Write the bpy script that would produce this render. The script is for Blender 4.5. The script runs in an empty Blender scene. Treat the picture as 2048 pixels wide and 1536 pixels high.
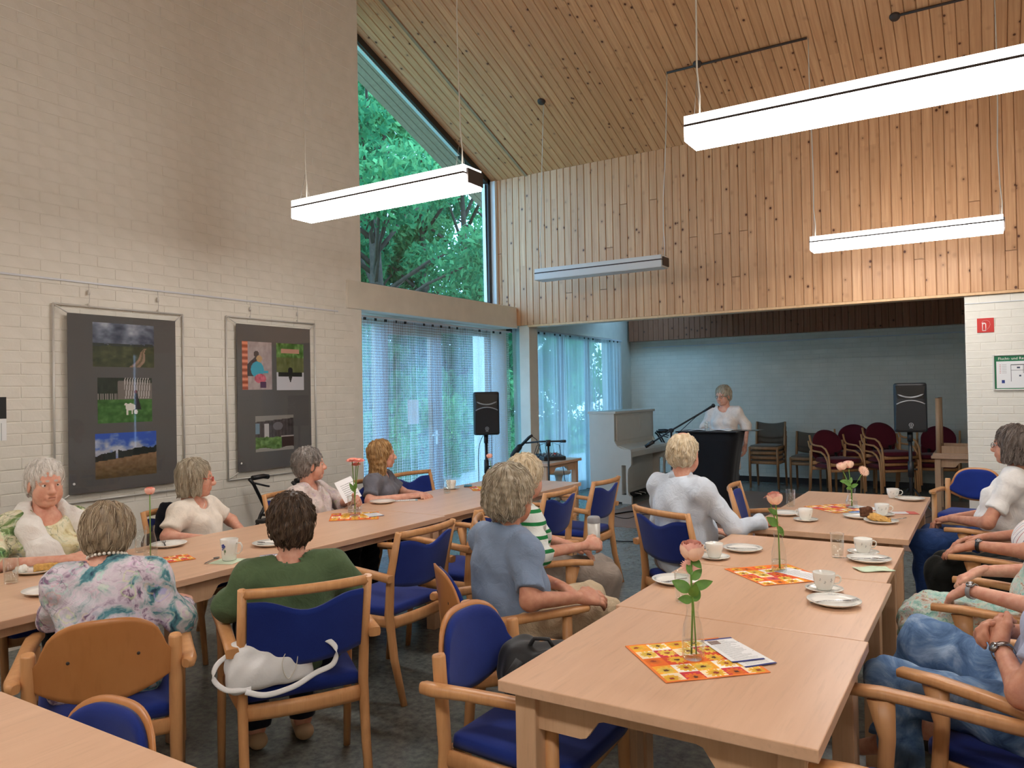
import bpy, bmesh, math, random
import numpy as np
from mathutils import Vector, Matrix

random.seed(7); RNG = np.random.default_rng(11)
scene = bpy.context.scene
COL = scene.collection
PI = math.pi

# ------------------------------------------------------------------ camera
cam_data = bpy.data.cameras.new('camera')
cam_data.sensor_width = 36.0
cam_data.lens = 1524.0 / 2048.0 * 36.0
cam_data.clip_start = 0.05
cam = bpy.data.objects.new('camera', cam_data)
COL.objects.link(cam)
cam.matrix_world = Matrix(((0.84824374, 0.02187448, 0.5291541, 0.0),
                           (0.52930113, -0.00111585, -0.8484333, 0.0),
                           (-0.01796858, 0.9997601, -0.0125247, 1.55),
                           (0, 0, 0, 1)))
scene.camera = cam

# ------------------------------------------------------------------ world: bright even summer sky behind the trees
world = bpy.data.worlds.new('sky'); scene.world = world
world.use_nodes = True
_bg = world.node_tree.nodes['Background']
_bg.inputs['Color'].default_value = (0.43, 0.66, 1.0, 1)
_bg.inputs['Strength'].default_value = 7.5

# sun over the garden, high behind the house
_sd = bpy.data.lights.new('sun', 'SUN'); _sd.energy = 1.2; _sd.angle = 0.02; _sd.color = (0.75, 0.95, 1.0)
_so = bpy.data.objects.new('sun', _sd); COL.objects.link(_so)
_so.rotation_euler = (math.radians(-38), math.radians(20), 0)

vs = scene.view_settings
vs.view_transform = 'Standard'; vs.look = 'None'; vs.gamma = 1.0; vs.use_curve_mapping = False
vs.exposure = 0.0
scene.cycles.transparent_max_bounces = 24
LAMP_POWER = 28.0

# ------------------------------------------------------------------ helpers
def lin(r, g, b):
    def f(c):
        c = c / 255.0
        return c / 12.92 if c <= 0.04045 else ((c + 0.055) / 1.055) ** 2.4
    return (f(r), f(g), f(b))

class NT:
    """tiny node-tree writer"""
    def __init__(s, name):
        s.mat = bpy.data.materials.new(name); s.mat.use_nodes = True
        s.t = s.mat.node_tree; s.t.nodes.clear()
        s.out = s.t.nodes.new('ShaderNodeOutputMaterial')
    def n(s, typ, ins=None, out=0, **props):
        nd = s.t.nodes.new('ShaderNode' + typ)
        for k, v in props.items(): setattr(nd, k, v)
        for k, v in (ins or {}).items():
            sock = nd.inputs[k]
            if isinstance(v, bpy.types.NodeSocket): s.t.links.new(v, sock)
            elif hasattr(sock, 'default_value'):
                if sock.type == 'RGBA' and len(v) == 3: v = (*v, 1)
                sock.default_value = v
        return nd.outputs[out]
    def surf(s, sock): s.t.links.new(sock, s.out.inputs['Surface']); return s.mat
    def coord(s, kind='Object'):
        nd = s.t.nodes.new('ShaderNodeTexCoord'); return nd.outputs[kind]
    def mapping(s, vec, scale=(1, 1, 1), loc=(0, 0, 0), rot=(0, 0, 0)):
        return s.n('Mapping', {'Vector': vec, 'Scale': scale, 'Location': loc, 'Rotation': rot})
    def noise(s, vec, scale, detail=3, rough=.5, dist=0, out=0):
        return s.n('TexNoise', {'Vector': vec, 'Scale': scale, 'Detail': detail, 'Roughness': rough, 'Distortion': dist}, out=out)
    def ramp(s, fac, stops, interp='LINEAR'):
        nd = s.t.nodes.new('ShaderNodeValToRGB'); r = nd.color_ramp; r.interpolation = interp
        while len(r.elements) < len(stops): r.elements.new(0.5)
        for e, (p, c) in zip(r.elements, stops):
            e.position = p
            e.color = (c, c, c, 1) if isinstance(c, (int, float)) else (*c[:3], 1)
        s.t.links.new(fac, nd.inputs[0]); return nd.outputs[0]
    def mix(s, fac, a, b, blend='MIX'):
        nd = s.t.nodes.new('ShaderNodeMix'); nd.data_type = 'RGBA'; nd.blend_type = blend
        for i, v in ((0, fac), (6, a), (7, b)):
            if isinstance(v, bpy.types.NodeSocket): s.t.links.new(v, nd.inputs[i])
            elif i == 0: nd.inputs[0].default_value = v
            else: nd.inputs[i].default_value = (*v[:3], 1)
        return nd.outputs[2]
    def math(s, op, a, b=0.5, c=None):
        ins = {0: a, 1: b}
        if c is not None: ins[2] = c
        return s.n('Math', ins, operation=op)
    def bump(s, h, strength=.3, dist=.01):
        return s.n('Bump', {'Height': h, 'Strength': strength, 'Distance': dist})
    def bsdf(s, color, rough=.5, normal=None, spec=.5, **kw):
        ins = {'Base Color': color, 'Roughness': rough, 'Specular IOR Level': spec}
        if normal is not None: ins['Normal'] = normal
        ins.update(kw)
        return s.n('BsdfPrincipled', ins)

def plain(name, col, rough=.5, spec=.5, var=0.0, nscale=20, bump=0.0, bscale=200, metallic=0.0, **kw):
    t = NT(name); co = t.coord()
    c = (*col, 1)
    if var > 0:
        nz = t.noise(co, nscale, 4)
        lo = tuple(x * (1 - var) for x in col); hi = tuple(min(1, x * (1 + var)) for x in col)
        c = t.ramp(nz, [(0.3, lo), (0.7, hi)])
    nm = None
    if bump > 0: nm = t.bump(t.noise(co, bscale, 3), bump, .004)
    return t.surf(t.bsdf(c, rough, nm, spec, Metallic=metallic, **kw))

MATS = {}
def link(o, parent=None):
    COL.objects.link(o)
    if parent is not None: o.parent = parent
    return o

class G:
    """geometry collector -> one mesh object"""
    def __init__(s): s.v = []; s.f = []; s.m = []; s.sm = []
    def add(s, verts, faces, mi=0, smooth=False, M=None):
        b = len(s.v)
        if M is not None: verts = [M @ Vector(p) for p in verts]
        s.v.extend([tuple(p) for p in verts])
        for f in faces: s.f.append(tuple(i + b for i in f)); s.m.append(mi); s.sm.append(smooth)
        return s
    def box(s, lo, hi, mi=0, M=None):
        x0, y0, z0 = lo; x1, y1, z1 = hi
        V = [(x0, y0, z0), (x1, y0, z0), (x1, y1, z0), (x0, y1, z0), (x0, y0, z1), (x1, y0, z1), (x1, y1, z1), (x0, y1, z1)]
        return s.add(V, [(3, 2, 1, 0), (4, 5, 6, 7), (0, 1, 5, 4), (1, 2, 6, 5), (2, 3, 7, 6), (3, 0, 4, 7)], mi, False, M)
    def cbox(s, c, size, mi=0, M=None):
        return s.box([c[i] - size[i] / 2 for i in range(3)], [c[i] + size[i] / 2 for i in range(3)], mi, M)
    def prism(s, poly, h0, h1, axis='z', mi=0, smooth=False, M=None):
        """polygon (a,b) extruded along axis; z:(x,y) y:(x,z) x:(y,z)"""
        def p(a, b, h): return {'z': (a, b, h), 'y': (a, h, b), 'x': (h, a, b)}[axis]
        n = len(poly)
        V = [p(a, b, h0) for a, b in poly] + [p(a, b, h1) for a, b in poly]
        area = sum(poly[i][0] * poly[(i + 1) % n][1] - poly[(i + 1) % n][0] * poly[i][1] for i in range(n))
        flip = (area < 0) ^ (axis == 'y') ^ (h1 < h0)
        bot = tuple(range(n - 1, -1, -1)); top = tuple(range(n, 2 * n))
        side = [(i, (i + 1) % n, n + (i + 1) % n, n + i) for i in range(n)]
        if flip: bot = bot[::-1]; top = top[::-1]; side = [q[::-1] for q in side]
        s.add(V, [bot, top], mi, False, M)
        b = len(s.v) - 2 * n
        for q in side: s.f.append(tuple(i + b for i in q)); s.m.append(mi); s.sm.append(smooth)
        return s
    def sweep(s, pts, ws, hs, side=(1, 0, 0), n=12, e=4.0, mi=0, M=None, cap=True, smooth=True):
        """superellipse profile swept along pts; ws along side, hs across; e=2 round, e>=6 boxy"""
        pts = [Vector(p) for p in pts]; N = len(pts); side = Vector(side)
        if not hasattr(ws, '__len__'): ws = [ws] * N
        if not hasattr(hs, '__len__'): hs = [hs] * N
        V = []
        for i, p in enumerate(pts):
            t = (pts[min(i + 1, N - 1)] - pts[max(i - 1, 0)]).normalized()
            sd = side - t * side.dot(t)
            if sd.length < 1e-4: sd = t.orthogonal()
            sd.normalize(); up = sd.cross(t)
            for k in range(n):
                a = 2 * PI * (k + .5) / n; ca, sa = math.cos(a), math.sin(a)
                r = (abs(ca) ** e + abs(sa) ** e) ** (-1 / e)
                V.append(p + sd * (ca * r * ws[i] / 2) - up * (sa * r * hs[i] / 2))
        F = [(i * n + k, i * n + (k + 1) % n, (i + 1) * n + (k + 1) % n, (i + 1) * n + k) for i in range(N - 1) for k in range(n)]
        F = [f[::-1] for f in F]
        s.add(V, F, mi, smooth, M)
        if cap:
            b = len(s.v) - N * n
            s.f += [tuple(b + k for k in range(n)), tuple(b + (N - 1) * n + k for k in range(n - 1, -1, -1))]
            s.m += [mi, mi]; s.sm += [False, False]
        return s
    def tube(s, pts, r, n=8, mi=0, M=None):
        rr = [2 * x for x in r] if hasattr(r, '__len__') else 2 * r
        return s.sweep(pts, rr, rr, side=(0.31, 0.2, 0.93), n=n, e=2.0, mi=mi, M=M)
    def lathe(s, prof, n=24, mi=0, M=None, c=(0, 0, 0)):
        """profile (r,z) from bottom outer ... ; closed to axis where r==0"""
        V = []; F = []; idx = []
        for r, z in prof:
            if r < 1e-6: idx.append([len(V)]); V.append((c[0], c[1], c[2] + z))
            else:
                idx.append(list(range(len(V), len(V) + n)))
                V += [(c[0] + r * math.cos(2 * PI * k / n), c[1] + r * math.sin(2 * PI * k / n), c[2] + z) for k in range(n)]
        for A, B in zip(idx[:-1], idx[1:]):
            for k in range(n):
                k2 = (k + 1) % n
                if len(A) == 1 and len(B) == 1: continue
                if len(A) == 1: F.append((A[0], B[k2], B[k]))
                elif len(B) == 1: F.append((A[k], A[k2], B[0]))
                else: F.append((A[k], A[k2], B[k2], B[k]))
        return s.add(V, F, mi, True, M)
    def build(s, name, mats, parent=None, bevel=0.0, seg=2, loc=None, rotz=None):
        me = bpy.data.meshes.new(name); me.from_pydata(s.v, [], s.f)
        if not isinstance(mats, (list, tuple)): mats = [mats]
        for m in mats: me.materials.append(MATS[m] if isinstance(m, str) else m)
        me.polygons.foreach_set('material_index', s.m)
        me.polygons.foreach_set('use_smooth', s.sm)
        me.update()
        o = bpy.data.objects.new(name, me); link(o, parent)
        if bevel > 0:
            b = o.modifiers.new('bevel', 'BEVEL'); b.width = bevel; b.segments = seg; b.limit_method = 'ANGLE'; b.angle_limit = 0.6
        if loc is not None: o.location = loc
        if rotz is not None: o.rotation_euler = (0, 0, rotz)
        return o

def fast_mesh(name, V, F, mats, parent=None, smooth=True, mi=None):
    """numpy verts (N,3), faces (M,k)"""
    V = np.asarray(V, dtype=np.float32); F = np.asarray(F, dtype=np.int32); k = F.shape[1]
    me = bpy.data.meshes.new(name)
    me.vertices.add(len(V)); me.vertices.foreach_set('co', V.ravel())
    me.loops.add(F.size); me.loops.foreach_set('vertex_index', F.ravel())
    me.polygons.add(len(F)); me.polygons.foreach_set('loop_start', np.arange(0, F.size, k, dtype=np.int32))
    me.polygons.foreach_set('use_smooth', np.full(len(F), smooth))
    if not isinstance(mats, (list, tuple)): mats = [mats]
    for m in mats: me.materials.append(MATS[m] if isinstance(m, str) else m)
    if mi is not None: me.polygons.foreach_set('material_index', np.asarray(mi, dtype=np.int32))
    me.update(calc_edges=True); me.validate()
    o = bpy.data.objects.new(name, me); link(o, parent); return o

def tag(o, label=None, cat=None, group=None, kind=None):
    if label: o['label'] = label
    if cat: o['category'] = cat
    if group: o['group'] = group
    if kind: o['kind'] = kind
    return o
def thing(name, label, cat, loc=(0, 0, 0), rotz=0.0, group=None):
    o = bpy.data.objects.new(name, None); link(o)
    o.empty_display_size = 0.1
    o.location = loc; o.rotation_euler = (0, 0, rotz)
    return tag(o, label, cat, group)
def dup(root, label, loc, rotz=0.0, group=None):
    def cp(o, parent):
        c = o.copy(); COL.objects.link(c); c.parent = parent
        for ch in list(o.children):
            if ch.parent == o: cp(ch, c)
        return c
    r = cp(root, None); r.location = loc; r.rotation_euler = (0, 0, rotz); r['label'] = label
    if group: r['group'] = group
    return r
def face(deg): return math.radians(deg) - PI / 2      # local +Y looks along this world bearing

def raster(name, W, H, nx, ny, img, parent=None, M=None, rough=.5, mat=None, thick=0.0):
    """flat print: grid in local XZ (x right, z up), one colour per cell; img (ny,nx,3) sRGB 0..255, row 0 = top"""
    ny, nx = img.shape[:2]
    xs = np.linspace(-W / 2, W / 2, nx + 1); zs = np.linspace(H / 2, -H / 2, ny + 1)
    X, Z = np.meshgrid(xs, zs)
    V = np.stack([X.ravel(), np.zeros(X.size), Z.ravel()], 1)
    i = np.arange(ny)[:, None] * (nx + 1) + np.arange(nx)[None, :]
    F = np.stack([i + nx + 1, i + nx + 2, i + 1, i], -1).reshape(-1, 4)
    o = fast_mesh(name, V, F, mat or 'print', parent, False)
    c = np.clip(img / 255.0, 0, 1); c = np.where(c <= .04045, c / 12.92, ((c + .055) / 1.055) ** 2.4)
    a = o.data.attributes.new('ink', 'FLOAT_COLOR', 'FACE')
    col = np.concatenate([c.reshape(-1, 3), np.ones((nx * ny, 1))], 1).astype(np.float32)
    a.data.foreach_set('color', col.ravel())
    if M is not None: o.matrix_local = M
    return o
def vnoise(nx, ny, cells, seed=0, oct=3):
    r = np.random.default_rng(seed); out = np.zeros((ny, nx)); amp = 1; tot = 0
    for k in range(oct):
        c = cells * 2 ** k; g = r.random((c + 2, c + 2))
        u = np.linspace(0, c, nx, endpoint=False); v = np.linspace(0, c, ny, endpoint=False)
        iu = u.astype(int); iv = v.astype(int); fu = u - iu; fv = v - iv
        fu = fu * fu * (3 - 2 * fu); fv = fv * fv * (3 - 2 * fv)
        a = g[np.ix_(iv, iu)]; b = g[np.ix_(iv, iu + 1)]; cc = g[np.ix_(iv + 1, iu)]; d = g[np.ix_(iv + 1, iu + 1)]
        out += amp * ((a * (1 - fu) + b * fu) * (1 - fv)[:, None] + (cc * (1 - fu) + d * fu) * fv[:, None]); tot += amp; amp *= .5
    return out / tot

# ------------------------------------------------------------------ materials
def m_pine(name, lo, hi, knot):
    t = NT(name); co = t.coord('Object')
    rnd = t.n('ObjectInfo', out=5)
    off = t.n('CombineXYZ', {'X': t.math('MULTIPLY', rnd, 37.0), 'Y': 0.0, 'Z': t.math('MULTIPLY', rnd, 91.0)})
    vec = t.n('VectorMath', {0: co, 1: off}, operation='ADD')
    grain = t.noise(t.mapping(vec, (38, 38, 1.3)), 1.0, 4, .6, .6)
    base = t.ramp(grain, [(.3, lo), (.68, hi)])
    base = t.mix(t.math('MULTIPLY', rnd, .35), base, tuple(x * .78 for x in lo))
    vo = t.n('TexVoronoi', {'Vector': t.mapping(vec, (8.5, 8.5, 7.0)), 'Scale': 1.0, 'Randomness': 1.0}, out=0)
    k1 = t.ramp(vo, [(.075, 1.0), (.12, 0.0)])
    k2 = t.ramp(vo, [(.10, .55), (.26, 0.0)])
    col = t.mix(k2, base, tuple(a * .72 for a in lo)); col = t.mix(k1, col, knot)
    nm = t.bump(grain, .12, .002)
    return t.surf(t.bsdf(col, .42, nm, .35))
MATS['pine'] = m_pine('pine boards', lin(190, 138, 96), lin(218, 170, 126), lin(84, 44, 24))
MATS['pine_shaded'] = m_pine('shaded pine boards', lin(138, 86, 62), lin(164, 108, 80), lin(60, 32, 20))  # same pine, with the shade of the alcove put into its colour
def m_wood(name, lo, hi, rough=.38, sc=(30, 30, 2.2), spec=.45):
    t = NT(name); co = t.coord('Object')
    rnd = t.n('ObjectInfo', out=5)
    off = t.n('CombineXYZ', {'X': t.math('MULTIPLY', rnd, 13.0), 'Y': t.math('MULTIPLY', rnd, 7.0), 'Z': 0.0})
    g = t.noise(t.mapping(t.n('VectorMath', {0: co, 1: off}, operation='ADD'), sc), 1.0, 5, .6, .5)
    f = t.noise(t.mapping(co, (sc[0] * 6, sc[1] * 6, sc[2] * 4)), 1.0, 2)
    c = t.ramp(g, [(.25, lo), (.75, hi)])
    c = t.mix(t.ramp(f, [(.55, 0.0), (.75, .25)]), c, tuple(x * .7 for x in lo))
    return t.surf(t.bsdf(c, rough, t.bump(f, .05, .001), spec))
MATS['beech'] = m_wood('beech chair wood', lin(194, 138, 88), lin(214, 160, 108))
MATS['beech_pale'] = m_wood('pale beech wood', lin(205, 160, 112), lin(222, 180, 134))
MATS['ply'] = m_wood('plywood shell', lin(180, 118, 66), lin(198, 136, 82), .35, (6, 6, 2))
MATS['laminate'] = m_wood('beech laminate table top', lin(208, 166, 134), lin(222, 182, 150), .32, (14, 1.1, 14))
MATS['table_leg'] = m_wood('beech table frame', lin(200, 158, 122), lin(214, 174, 138), .42)
MATS['old_wood'] = m_wood('old oak chair wood', lin(150, 110, 74), lin(176, 134, 94), .45)

def m_fabric(name, lo, hi, scale=900, rough=.85, spec=.2):
    t = NT(name); co = t.coord('Object')
    a = t.noise(co, scale, 2); b = t.noise(co, 6, 3)
    c = t.ramp(t.math('ADD', t.math('MULTIPLY', a, .6), t.math('MULTIPLY', b, .4)), [(.3, lo), (.7, hi)])
    return t.surf(t.bsdf(c, rough, t.bump(a, .25, .001), spec, **{'Sheen Weight': .15}))
MATS['blue'] = m_fabric('blue upholstery', lin(16, 34, 104), lin(30, 54, 136))
MATS['burgundy'] = m_fabric('burgundy upholstery', lin(86, 22, 36), lin(110, 34, 48))
MATS['brownfab'] = m_fabric('grey brown upholstery', lin(92, 84, 74), lin(112, 102, 90))
MATS['black_cloth'] = m_fabric('black cloth', lin(14, 14, 17), lin(22, 22, 26))
MATS['black_bag'] = m_fabric('black nylon', lin(14, 14, 15), lin(26, 26, 28), 300, .6, .4)

def m_brick():
    t = NT('white painted brick'); co = t.coord('Object')
    rnd = t.n('ObjectInfo', out=5)
    a = t.noise(co, 60, 4); b = t.noise(co, 9, 3)
    c = t.ramp(b, [(.3, lin(220, 215, 203)), (.7, lin(228, 223, 212))])
    c = t.mix(t.math('MULTIPLY', rnd, .10), c, lin(210, 204, 190))
    return t.surf(t.bsdf(c, .6, t.bump(a, .25, .003), .3))
MATS['brick'] = m_brick()
def m_brickwall(name, lo, hi):
    t = NT(name); co = t.coord('Generated'); ob = t.coord('Object')
    a = t.noise(ob, 60, 4); b = t.noise(ob, 4, 3)
    sep = t.n('SeparateXYZ', {0: ob}); 
    nd = t.t.nodes.new('ShaderNodeSeparateXYZ'); t.t.links.new(ob, nd.inputs[0])
    s = t.math('ADD', nd.outputs[0], nd.outputs[1])
    v = t.n('CombineXYZ', {'X': s, 'Y': nd.outputs[2], 'Z': 0.0})
    br = t.t.nodes.new('ShaderNodeTexBrick')
    t.t.links.new(v, br.inputs['Vector'])
    br.inputs['Scale'].default_value = 1.0; br.inputs['Brick Width'].default_value = .25; br.inputs['Row Height'].default_value = .075
    br.inputs['Mortar Size'].default_value = .006; br.inputs['Mortar Smooth'].default_value = .6
    c = t.ramp(b, [(.3, lo), (.7, hi)])
    c = t.mix(br.outputs['Fac'], c, tuple(x * .97 for x in lo))
    h = t.math('ADD', t.math('MULTIPLY', br.outputs['Fac'], -1.0), t.math('MULTIPLY', a, .3))
    return t.surf(t.bsdf(c, .65, t.bump(h, .22, .005), .3))
MATS['brickwall'] = m_brickwall('painted brick wall', lin(216, 209, 193), lin(226, 219, 204))
MATS['plaster'] = plain('white plaster', lin(216, 209, 194), .7, .3, .04, 6, .1, 90)
MATS['jamb'] = plain('white paint', lin(225, 225, 222), .5, .4)
MATS['dark_frame'] = plain('dark brown window frame', lin(40, 30, 26), .4, .5, .1, 30)
MATS['brown_frame'] = plain('brown door frame', lin(120, 84, 60), .45, .5, .1, 30)
def m_floor():
    t = NT('grey green linoleum'); co = t.coord('Object')
    a = t.noise(co, 26, 5, .65); b = t.noise(co, 5, 3)
    c = t.ramp(t.math('ADD', t.math('MULTIPLY', a, .75), t.math('MULTIPLY', b, .25)), [(.36, lin(84, 88, 86)), (.5, lin(108, 112, 108)), (.64, lin(128, 131, 124))])
    return t.surf(t.bsdf(c, .27, t.bump(t.noise(co, 60, 2), .05, .002), .6))
MATS['floor'] = m_floor()
MATS['parquet'] = m_wood('brown floor planks', lin(134, 104, 88), lin(154, 122, 104), .4, (2.0, 22, 2))
MATS['soffit'] = plain('weathered soffit boards', lin(150, 128, 104), .7, .3, .12, 20)
def m_print():
    t = NT('printed paper'); a = t.n('Attribute', attribute_name='ink')
    return t.surf(t.bsdf(a, .45, None, .4))
MATS['print'] = m_print()
def m_attr(name, rough):
    t = NT(name); a = t.n('Attribute', attribute_name='ink')
    return t.surf(t.bsdf(a, rough, None, .3))
MATS['print_matt'] = m_attr('printed fleece napkin', .85)
MATS['paper'] = plain('white paper', lin(232, 232, 230), .7, .3)
MATS['grey_card'] = plain('dark grey mount board', lin(98, 96, 95), .8, .25, .03, 60)
MATS['alu'] = plain('brushed aluminium', lin(206, 204, 198), .4, .5, metallic=.25)
MATS['rail'] = plain('pale metal rail', lin(206, 208, 212), .4, .5)
MATS['chrome'] = plain('steel cutlery', lin(150, 150, 152), .25, .5, metallic=1.0)
MATS['black'] = plain('black plastic', lin(22, 22, 24), .45, .5, .1, 300, .1, 600)
MATS['black_gloss'] = plain('glossy black plastic', lin(18, 18, 20), .2, .6)
MATS['grille'] = plain('black speaker grille', lin(26, 26, 28), .55, .4, .3, 900, .4, 900)
MATS['silver'] = plain('silver plastic', lin(150, 150, 152), .35, .5)
MATS['cream'] = plain('cream piano lacquer', lin(216, 210, 198), .3, .5, .02, 8)
MATS['china'] = plain('white china', lin(236, 234, 226), .12, .5)
MATS['deco'] = plain('grey china decoration', lin(120, 124, 122), .3, .4)
MATS['deco_blue'] = plain('blue flower print', lin(58, 74, 150), .3, .4)
MATS['deco_green'] = plain('green flower print', lin(96, 128, 84), .3, .4)
MATS['candle'] = plain('cream wax', lin(232, 224, 200), .5, .3)
MATS['coffee'] = plain('coffee', lin(40, 22, 12), .1, .5)
MATS['cake'] = plain('yellow crumb cake', lin(206, 160, 92), .8, .2, .2, 90, .5, 160)
MATS['cake_dark'] = plain('chocolate cake', lin(96, 62, 44), .8, .2, .3, 90, .5, 160)
MATS['napkin_green'] = plain('pale green paper napkin', lin(206, 222, 196), .85, .2, .05, 40)
MATS['lamp_off'] = plain('white acrylic diffuser', lin(214, 216, 212), .4, .5)
MATS['lamp_cap'] = plain('dark brown lamp cap', lin(60, 50, 46), .5, .4)
MATS['cord'] = plain('white cable', lin(214, 208, 196), .6, .3)
MATS['wire'] = plain('steel wire', lin(170, 165, 158), .4, .5)
MATS['cable'] = plain('black cable', lin(16, 16, 18), .6, .3)
MATS['red_sign'] = plain('red sign', lin(196, 46, 40), .4, .4)
MATS['sign_white'] = plain('sign white', lin(240, 232, 224), .5, .4)
MATS['sign_green'] = plain('sign green', lin(20, 110, 72), .4, .4)
MATS['leaf_green'] = plain('rose leaf', lin(96, 140, 58), .45, .4, .2, 40)
MATS['stem'] = plain('flower stem', lin(112, 150, 66), .5, .3)
MATS['pink'] = plain('pink rose petal', lin(252, 190, 174), .6, .3, .12, 30, **{'Subsurface Weight': 0.0})
MATS['pink_pale'] = plain('pale pink petal', lin(252, 206, 180), .6, .3, .1, 30)
MATS['coral'] = plain('coral petal', lin(246, 150, 132), .6, .3, .1, 30)
MATS['white_leather'] = plain('white leather', lin(236, 236, 236), .4, .4, .02, 20, .15, 120)
MATS['pearl'] = plain('pearl', lin(240, 232, 220), .2, .6)
MATS['skyglow'] = plain('frosted', lin(220, 220, 220), .5)
def m_emit(name, col, st):
    t = NT(name); return t.surf(t.n('Emission', {'Color': (*col, 1), 'Strength': st}))
MATS['lamp_on'] = m_emit('lit lamp diffuser', (1.0, 0.97, 0.935), LAMP_POWER)
MATS['lamp_on_up'] = m_emit('lit upper diffuser', (1.0, 0.975, 0.94), 3.8)
def m_glass(name, col=(1, 1, 1), refl=1.0):
    """thin clear glass: transparent with fresnel reflection"""
    t = NT(name)
    fa = t.n('LayerWeight', {'Blend': .5}, out=1); fr = t.math('ADD', t.math('MULTIPLY', t.math('POWER', fa, 2.6), .8), .04)
    tr = t.n('BsdfTransparent', {'Color': (*col, 1)}); gl = t.n('BsdfGlossy', {'Color': (1, 1, 1, 1), 'Roughness': .02})
    return t.surf(t.n('MixShader', {0: t.math('MULTIPLY', fr, refl), 1: tr, 2: gl}))
MATS['glass'] = m_glass('clear glass', (.94, .962, .96), 1.0)
MATS['pane'] = m_glass('window pane', (.80, .94, .97), .4)
MATS['lens'] = m_glass('spectacle lens', (.96, .96, .96), .3)
MATS['water'] = m_glass('water', (.96, .98, .98), .6)
def m_lace(name, sx, sy, hole, dens, thin=.12):
    """sheer knitted curtain: rows of small holes, translucent threads"""
    t = NT(name); u = t.coord('UV')
    nd = t.t.nodes.new('ShaderNodeSeparateXYZ'); t.t.links.new(u, nd.inputs[0])
    X = t.math('SINE', t.math('MULTIPLY', nd.outputs[0], sx)); Y = t.math('SINE', t.math('MULTIPLY', nd.outputs[1], sy))
    h = t.math('ADD', t.math('MULTIPLY', t.math('ABSOLUTE', X), 1.35), t.math('MULTIPLY', t.math('ABSOLUTE', Y), .65))
    a = t.ramp(t.math('MULTIPLY', h, .5), [(hole - .08, dens), (hole + .08, thin)])
    w = t.noise(t.mapping(u, (9, .3, 1)), 1.0, 2)
    a = t.math('MULTIPLY', a, t.ramp(w, [(.3, .75), (.7, 1.0)]))
    di = t.n('BsdfDiffuse', {'Color': (.80, .82, .80, 1)}); tl = t.n('BsdfTranslucent', {'Color': (.78, .87, .97, 1)})
    th = t.n('MixShader', {0: .6, 1: di, 2: tl})
    return t.surf(t.n('MixShader', {0: a, 1: t.n('BsdfTransparent'), 2: th}))
MATS['lace'] = m_lace('lace curtain', 2 * PI * 26, 2 * PI * 17, .64, .86)
MATS['voile'] = m_lace('fine voile curtain', 2 * PI * 60, 2 * PI * 40, .68, .95, .55)
def m_leaf():
    t = NT('tree leaves'); a = t.n('Attribute', attribute_name='tone', out=2)
    c = t.ramp(a, [(0, lin(24, 74, 56)), (.5, lin(62, 128, 84)), (1, lin(140, 196, 128))])
    d = t.n('BsdfDiffuse', {'Color': c}); l = t.n('BsdfTranslucent', {'Color': c})
    return t.surf(t.n('MixShader', {0: .45, 1: d, 2: l}))
MATS['leaves'] = m_leaf()
MATS['bark'] = plain('bark', lin(74, 62, 52), .9, .2, .3, 12, .6, 20)
MATS['terrace'] = plain('pale terrace paving', lin(176, 178, 176), .8, .3, .08, 6, .2, 40); MATS['grass'] = plain('lawn', lin(84, 128, 58), .9, .2, .3, 30, .5, 60)
MATS['hedge'] = MATS['leaves']
# ================================================================== STRUCTURE
XW, XO, YP, YE = -5.2, -5.55, 8.46, 5.57       # brick face, window plane, pine wall plane, brick end
SL = 0.3956; ZP = 4.37; YR = 3.0; ZR = ZP + SL * (YP - YR)
XR, YB, YA = 3.4, -2.46, 13.04                 # right wall, rear wall, alcove back wall
def zc(y): return ZP + SL * (YP - y) if y >= YR else ZR - SL * (YR - y)
def struct(o): o['kind'] = 'structure'; return o

g = G(); g.box((-5.9, YB - .2, -.15), (XR + .2, YA + .2, 0)); floor = struct(g.build('floor', 'floor'))
g = G(); g.box((-4.15, 8.05, 0), (1.0, 11.75, .004)); struct(g.build('floor_parquet', 'parquet'))

# left brick wall (gable side): mortar core + bricks
g = G(); g.prism([(YB, 0), (YE, 0), (YE, zc(YE)), (YR, ZR), (YB, zc(YB))], -5.45, XW - .0032, 'x')
wall_left = struct(g.build('wall_left', 'brick'))
bm_ = G(); bm_.box((-.012, -.1226, -.0352), (.0, .1226, .0352))
brick0 = bm_.build('brick', 'brick', None, .0024, 1)
BR = []
rows = int(ZR / .075) + 1
for r in range(rows):
    z = r * .075 + .0375
    y = 1.95 + (.125 if r % 2 else 0)
    while y < YE - .06:
        hw = .1215
        if y + hw > YE: break
        if z + .04 < zc(y + .12) and z > .3: BR.append((y, z))
        y += .25
# the ones that show largest stand as pieces of their own
camR = np.array([[0.84824374, 0.52930113, -0.01796858], [-0.02187448, 0.00111585, -0.9997601], [-0.5291541, 0.8484333, 0.0125247]])
def proj(p):
    c = camR @ (np.array(p) - np.array([0, 0, 1.55])); return 1024 + 1524 * c[0] / c[2], 768 + 1524 * c[1] / c[2]
def in_frame(y, z):
    x, yy = proj((XW, y, z)); return -20 < x < 2048 and -10 < yy < 1010
def hidden(y, z):
    return (2.68 < y < 3.6 and .92 < z < 2.16) or (4.03 < y < 4.94 and .95 < z < 2.16) or z < 1.0
inview = [b for b in BR if in_frame(*b)]
inview.sort(key=lambda b: (hidden(*b), abs(b[1] - 1.9) * .35 + b[0] * .6))
first = inview[:300]; fs = set(first); rest = [b for b in BR if b not in fs and in_frame(*b)]
for i, (y, z) in enumerate(first):
    o = brick0 if i == 0 else brick0.copy()
    if i: COL.objects.link(o)
    o.parent = wall_left; o.location = (XW + random.uniform(-.0008, .0012), y, z)
g = G()
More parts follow.
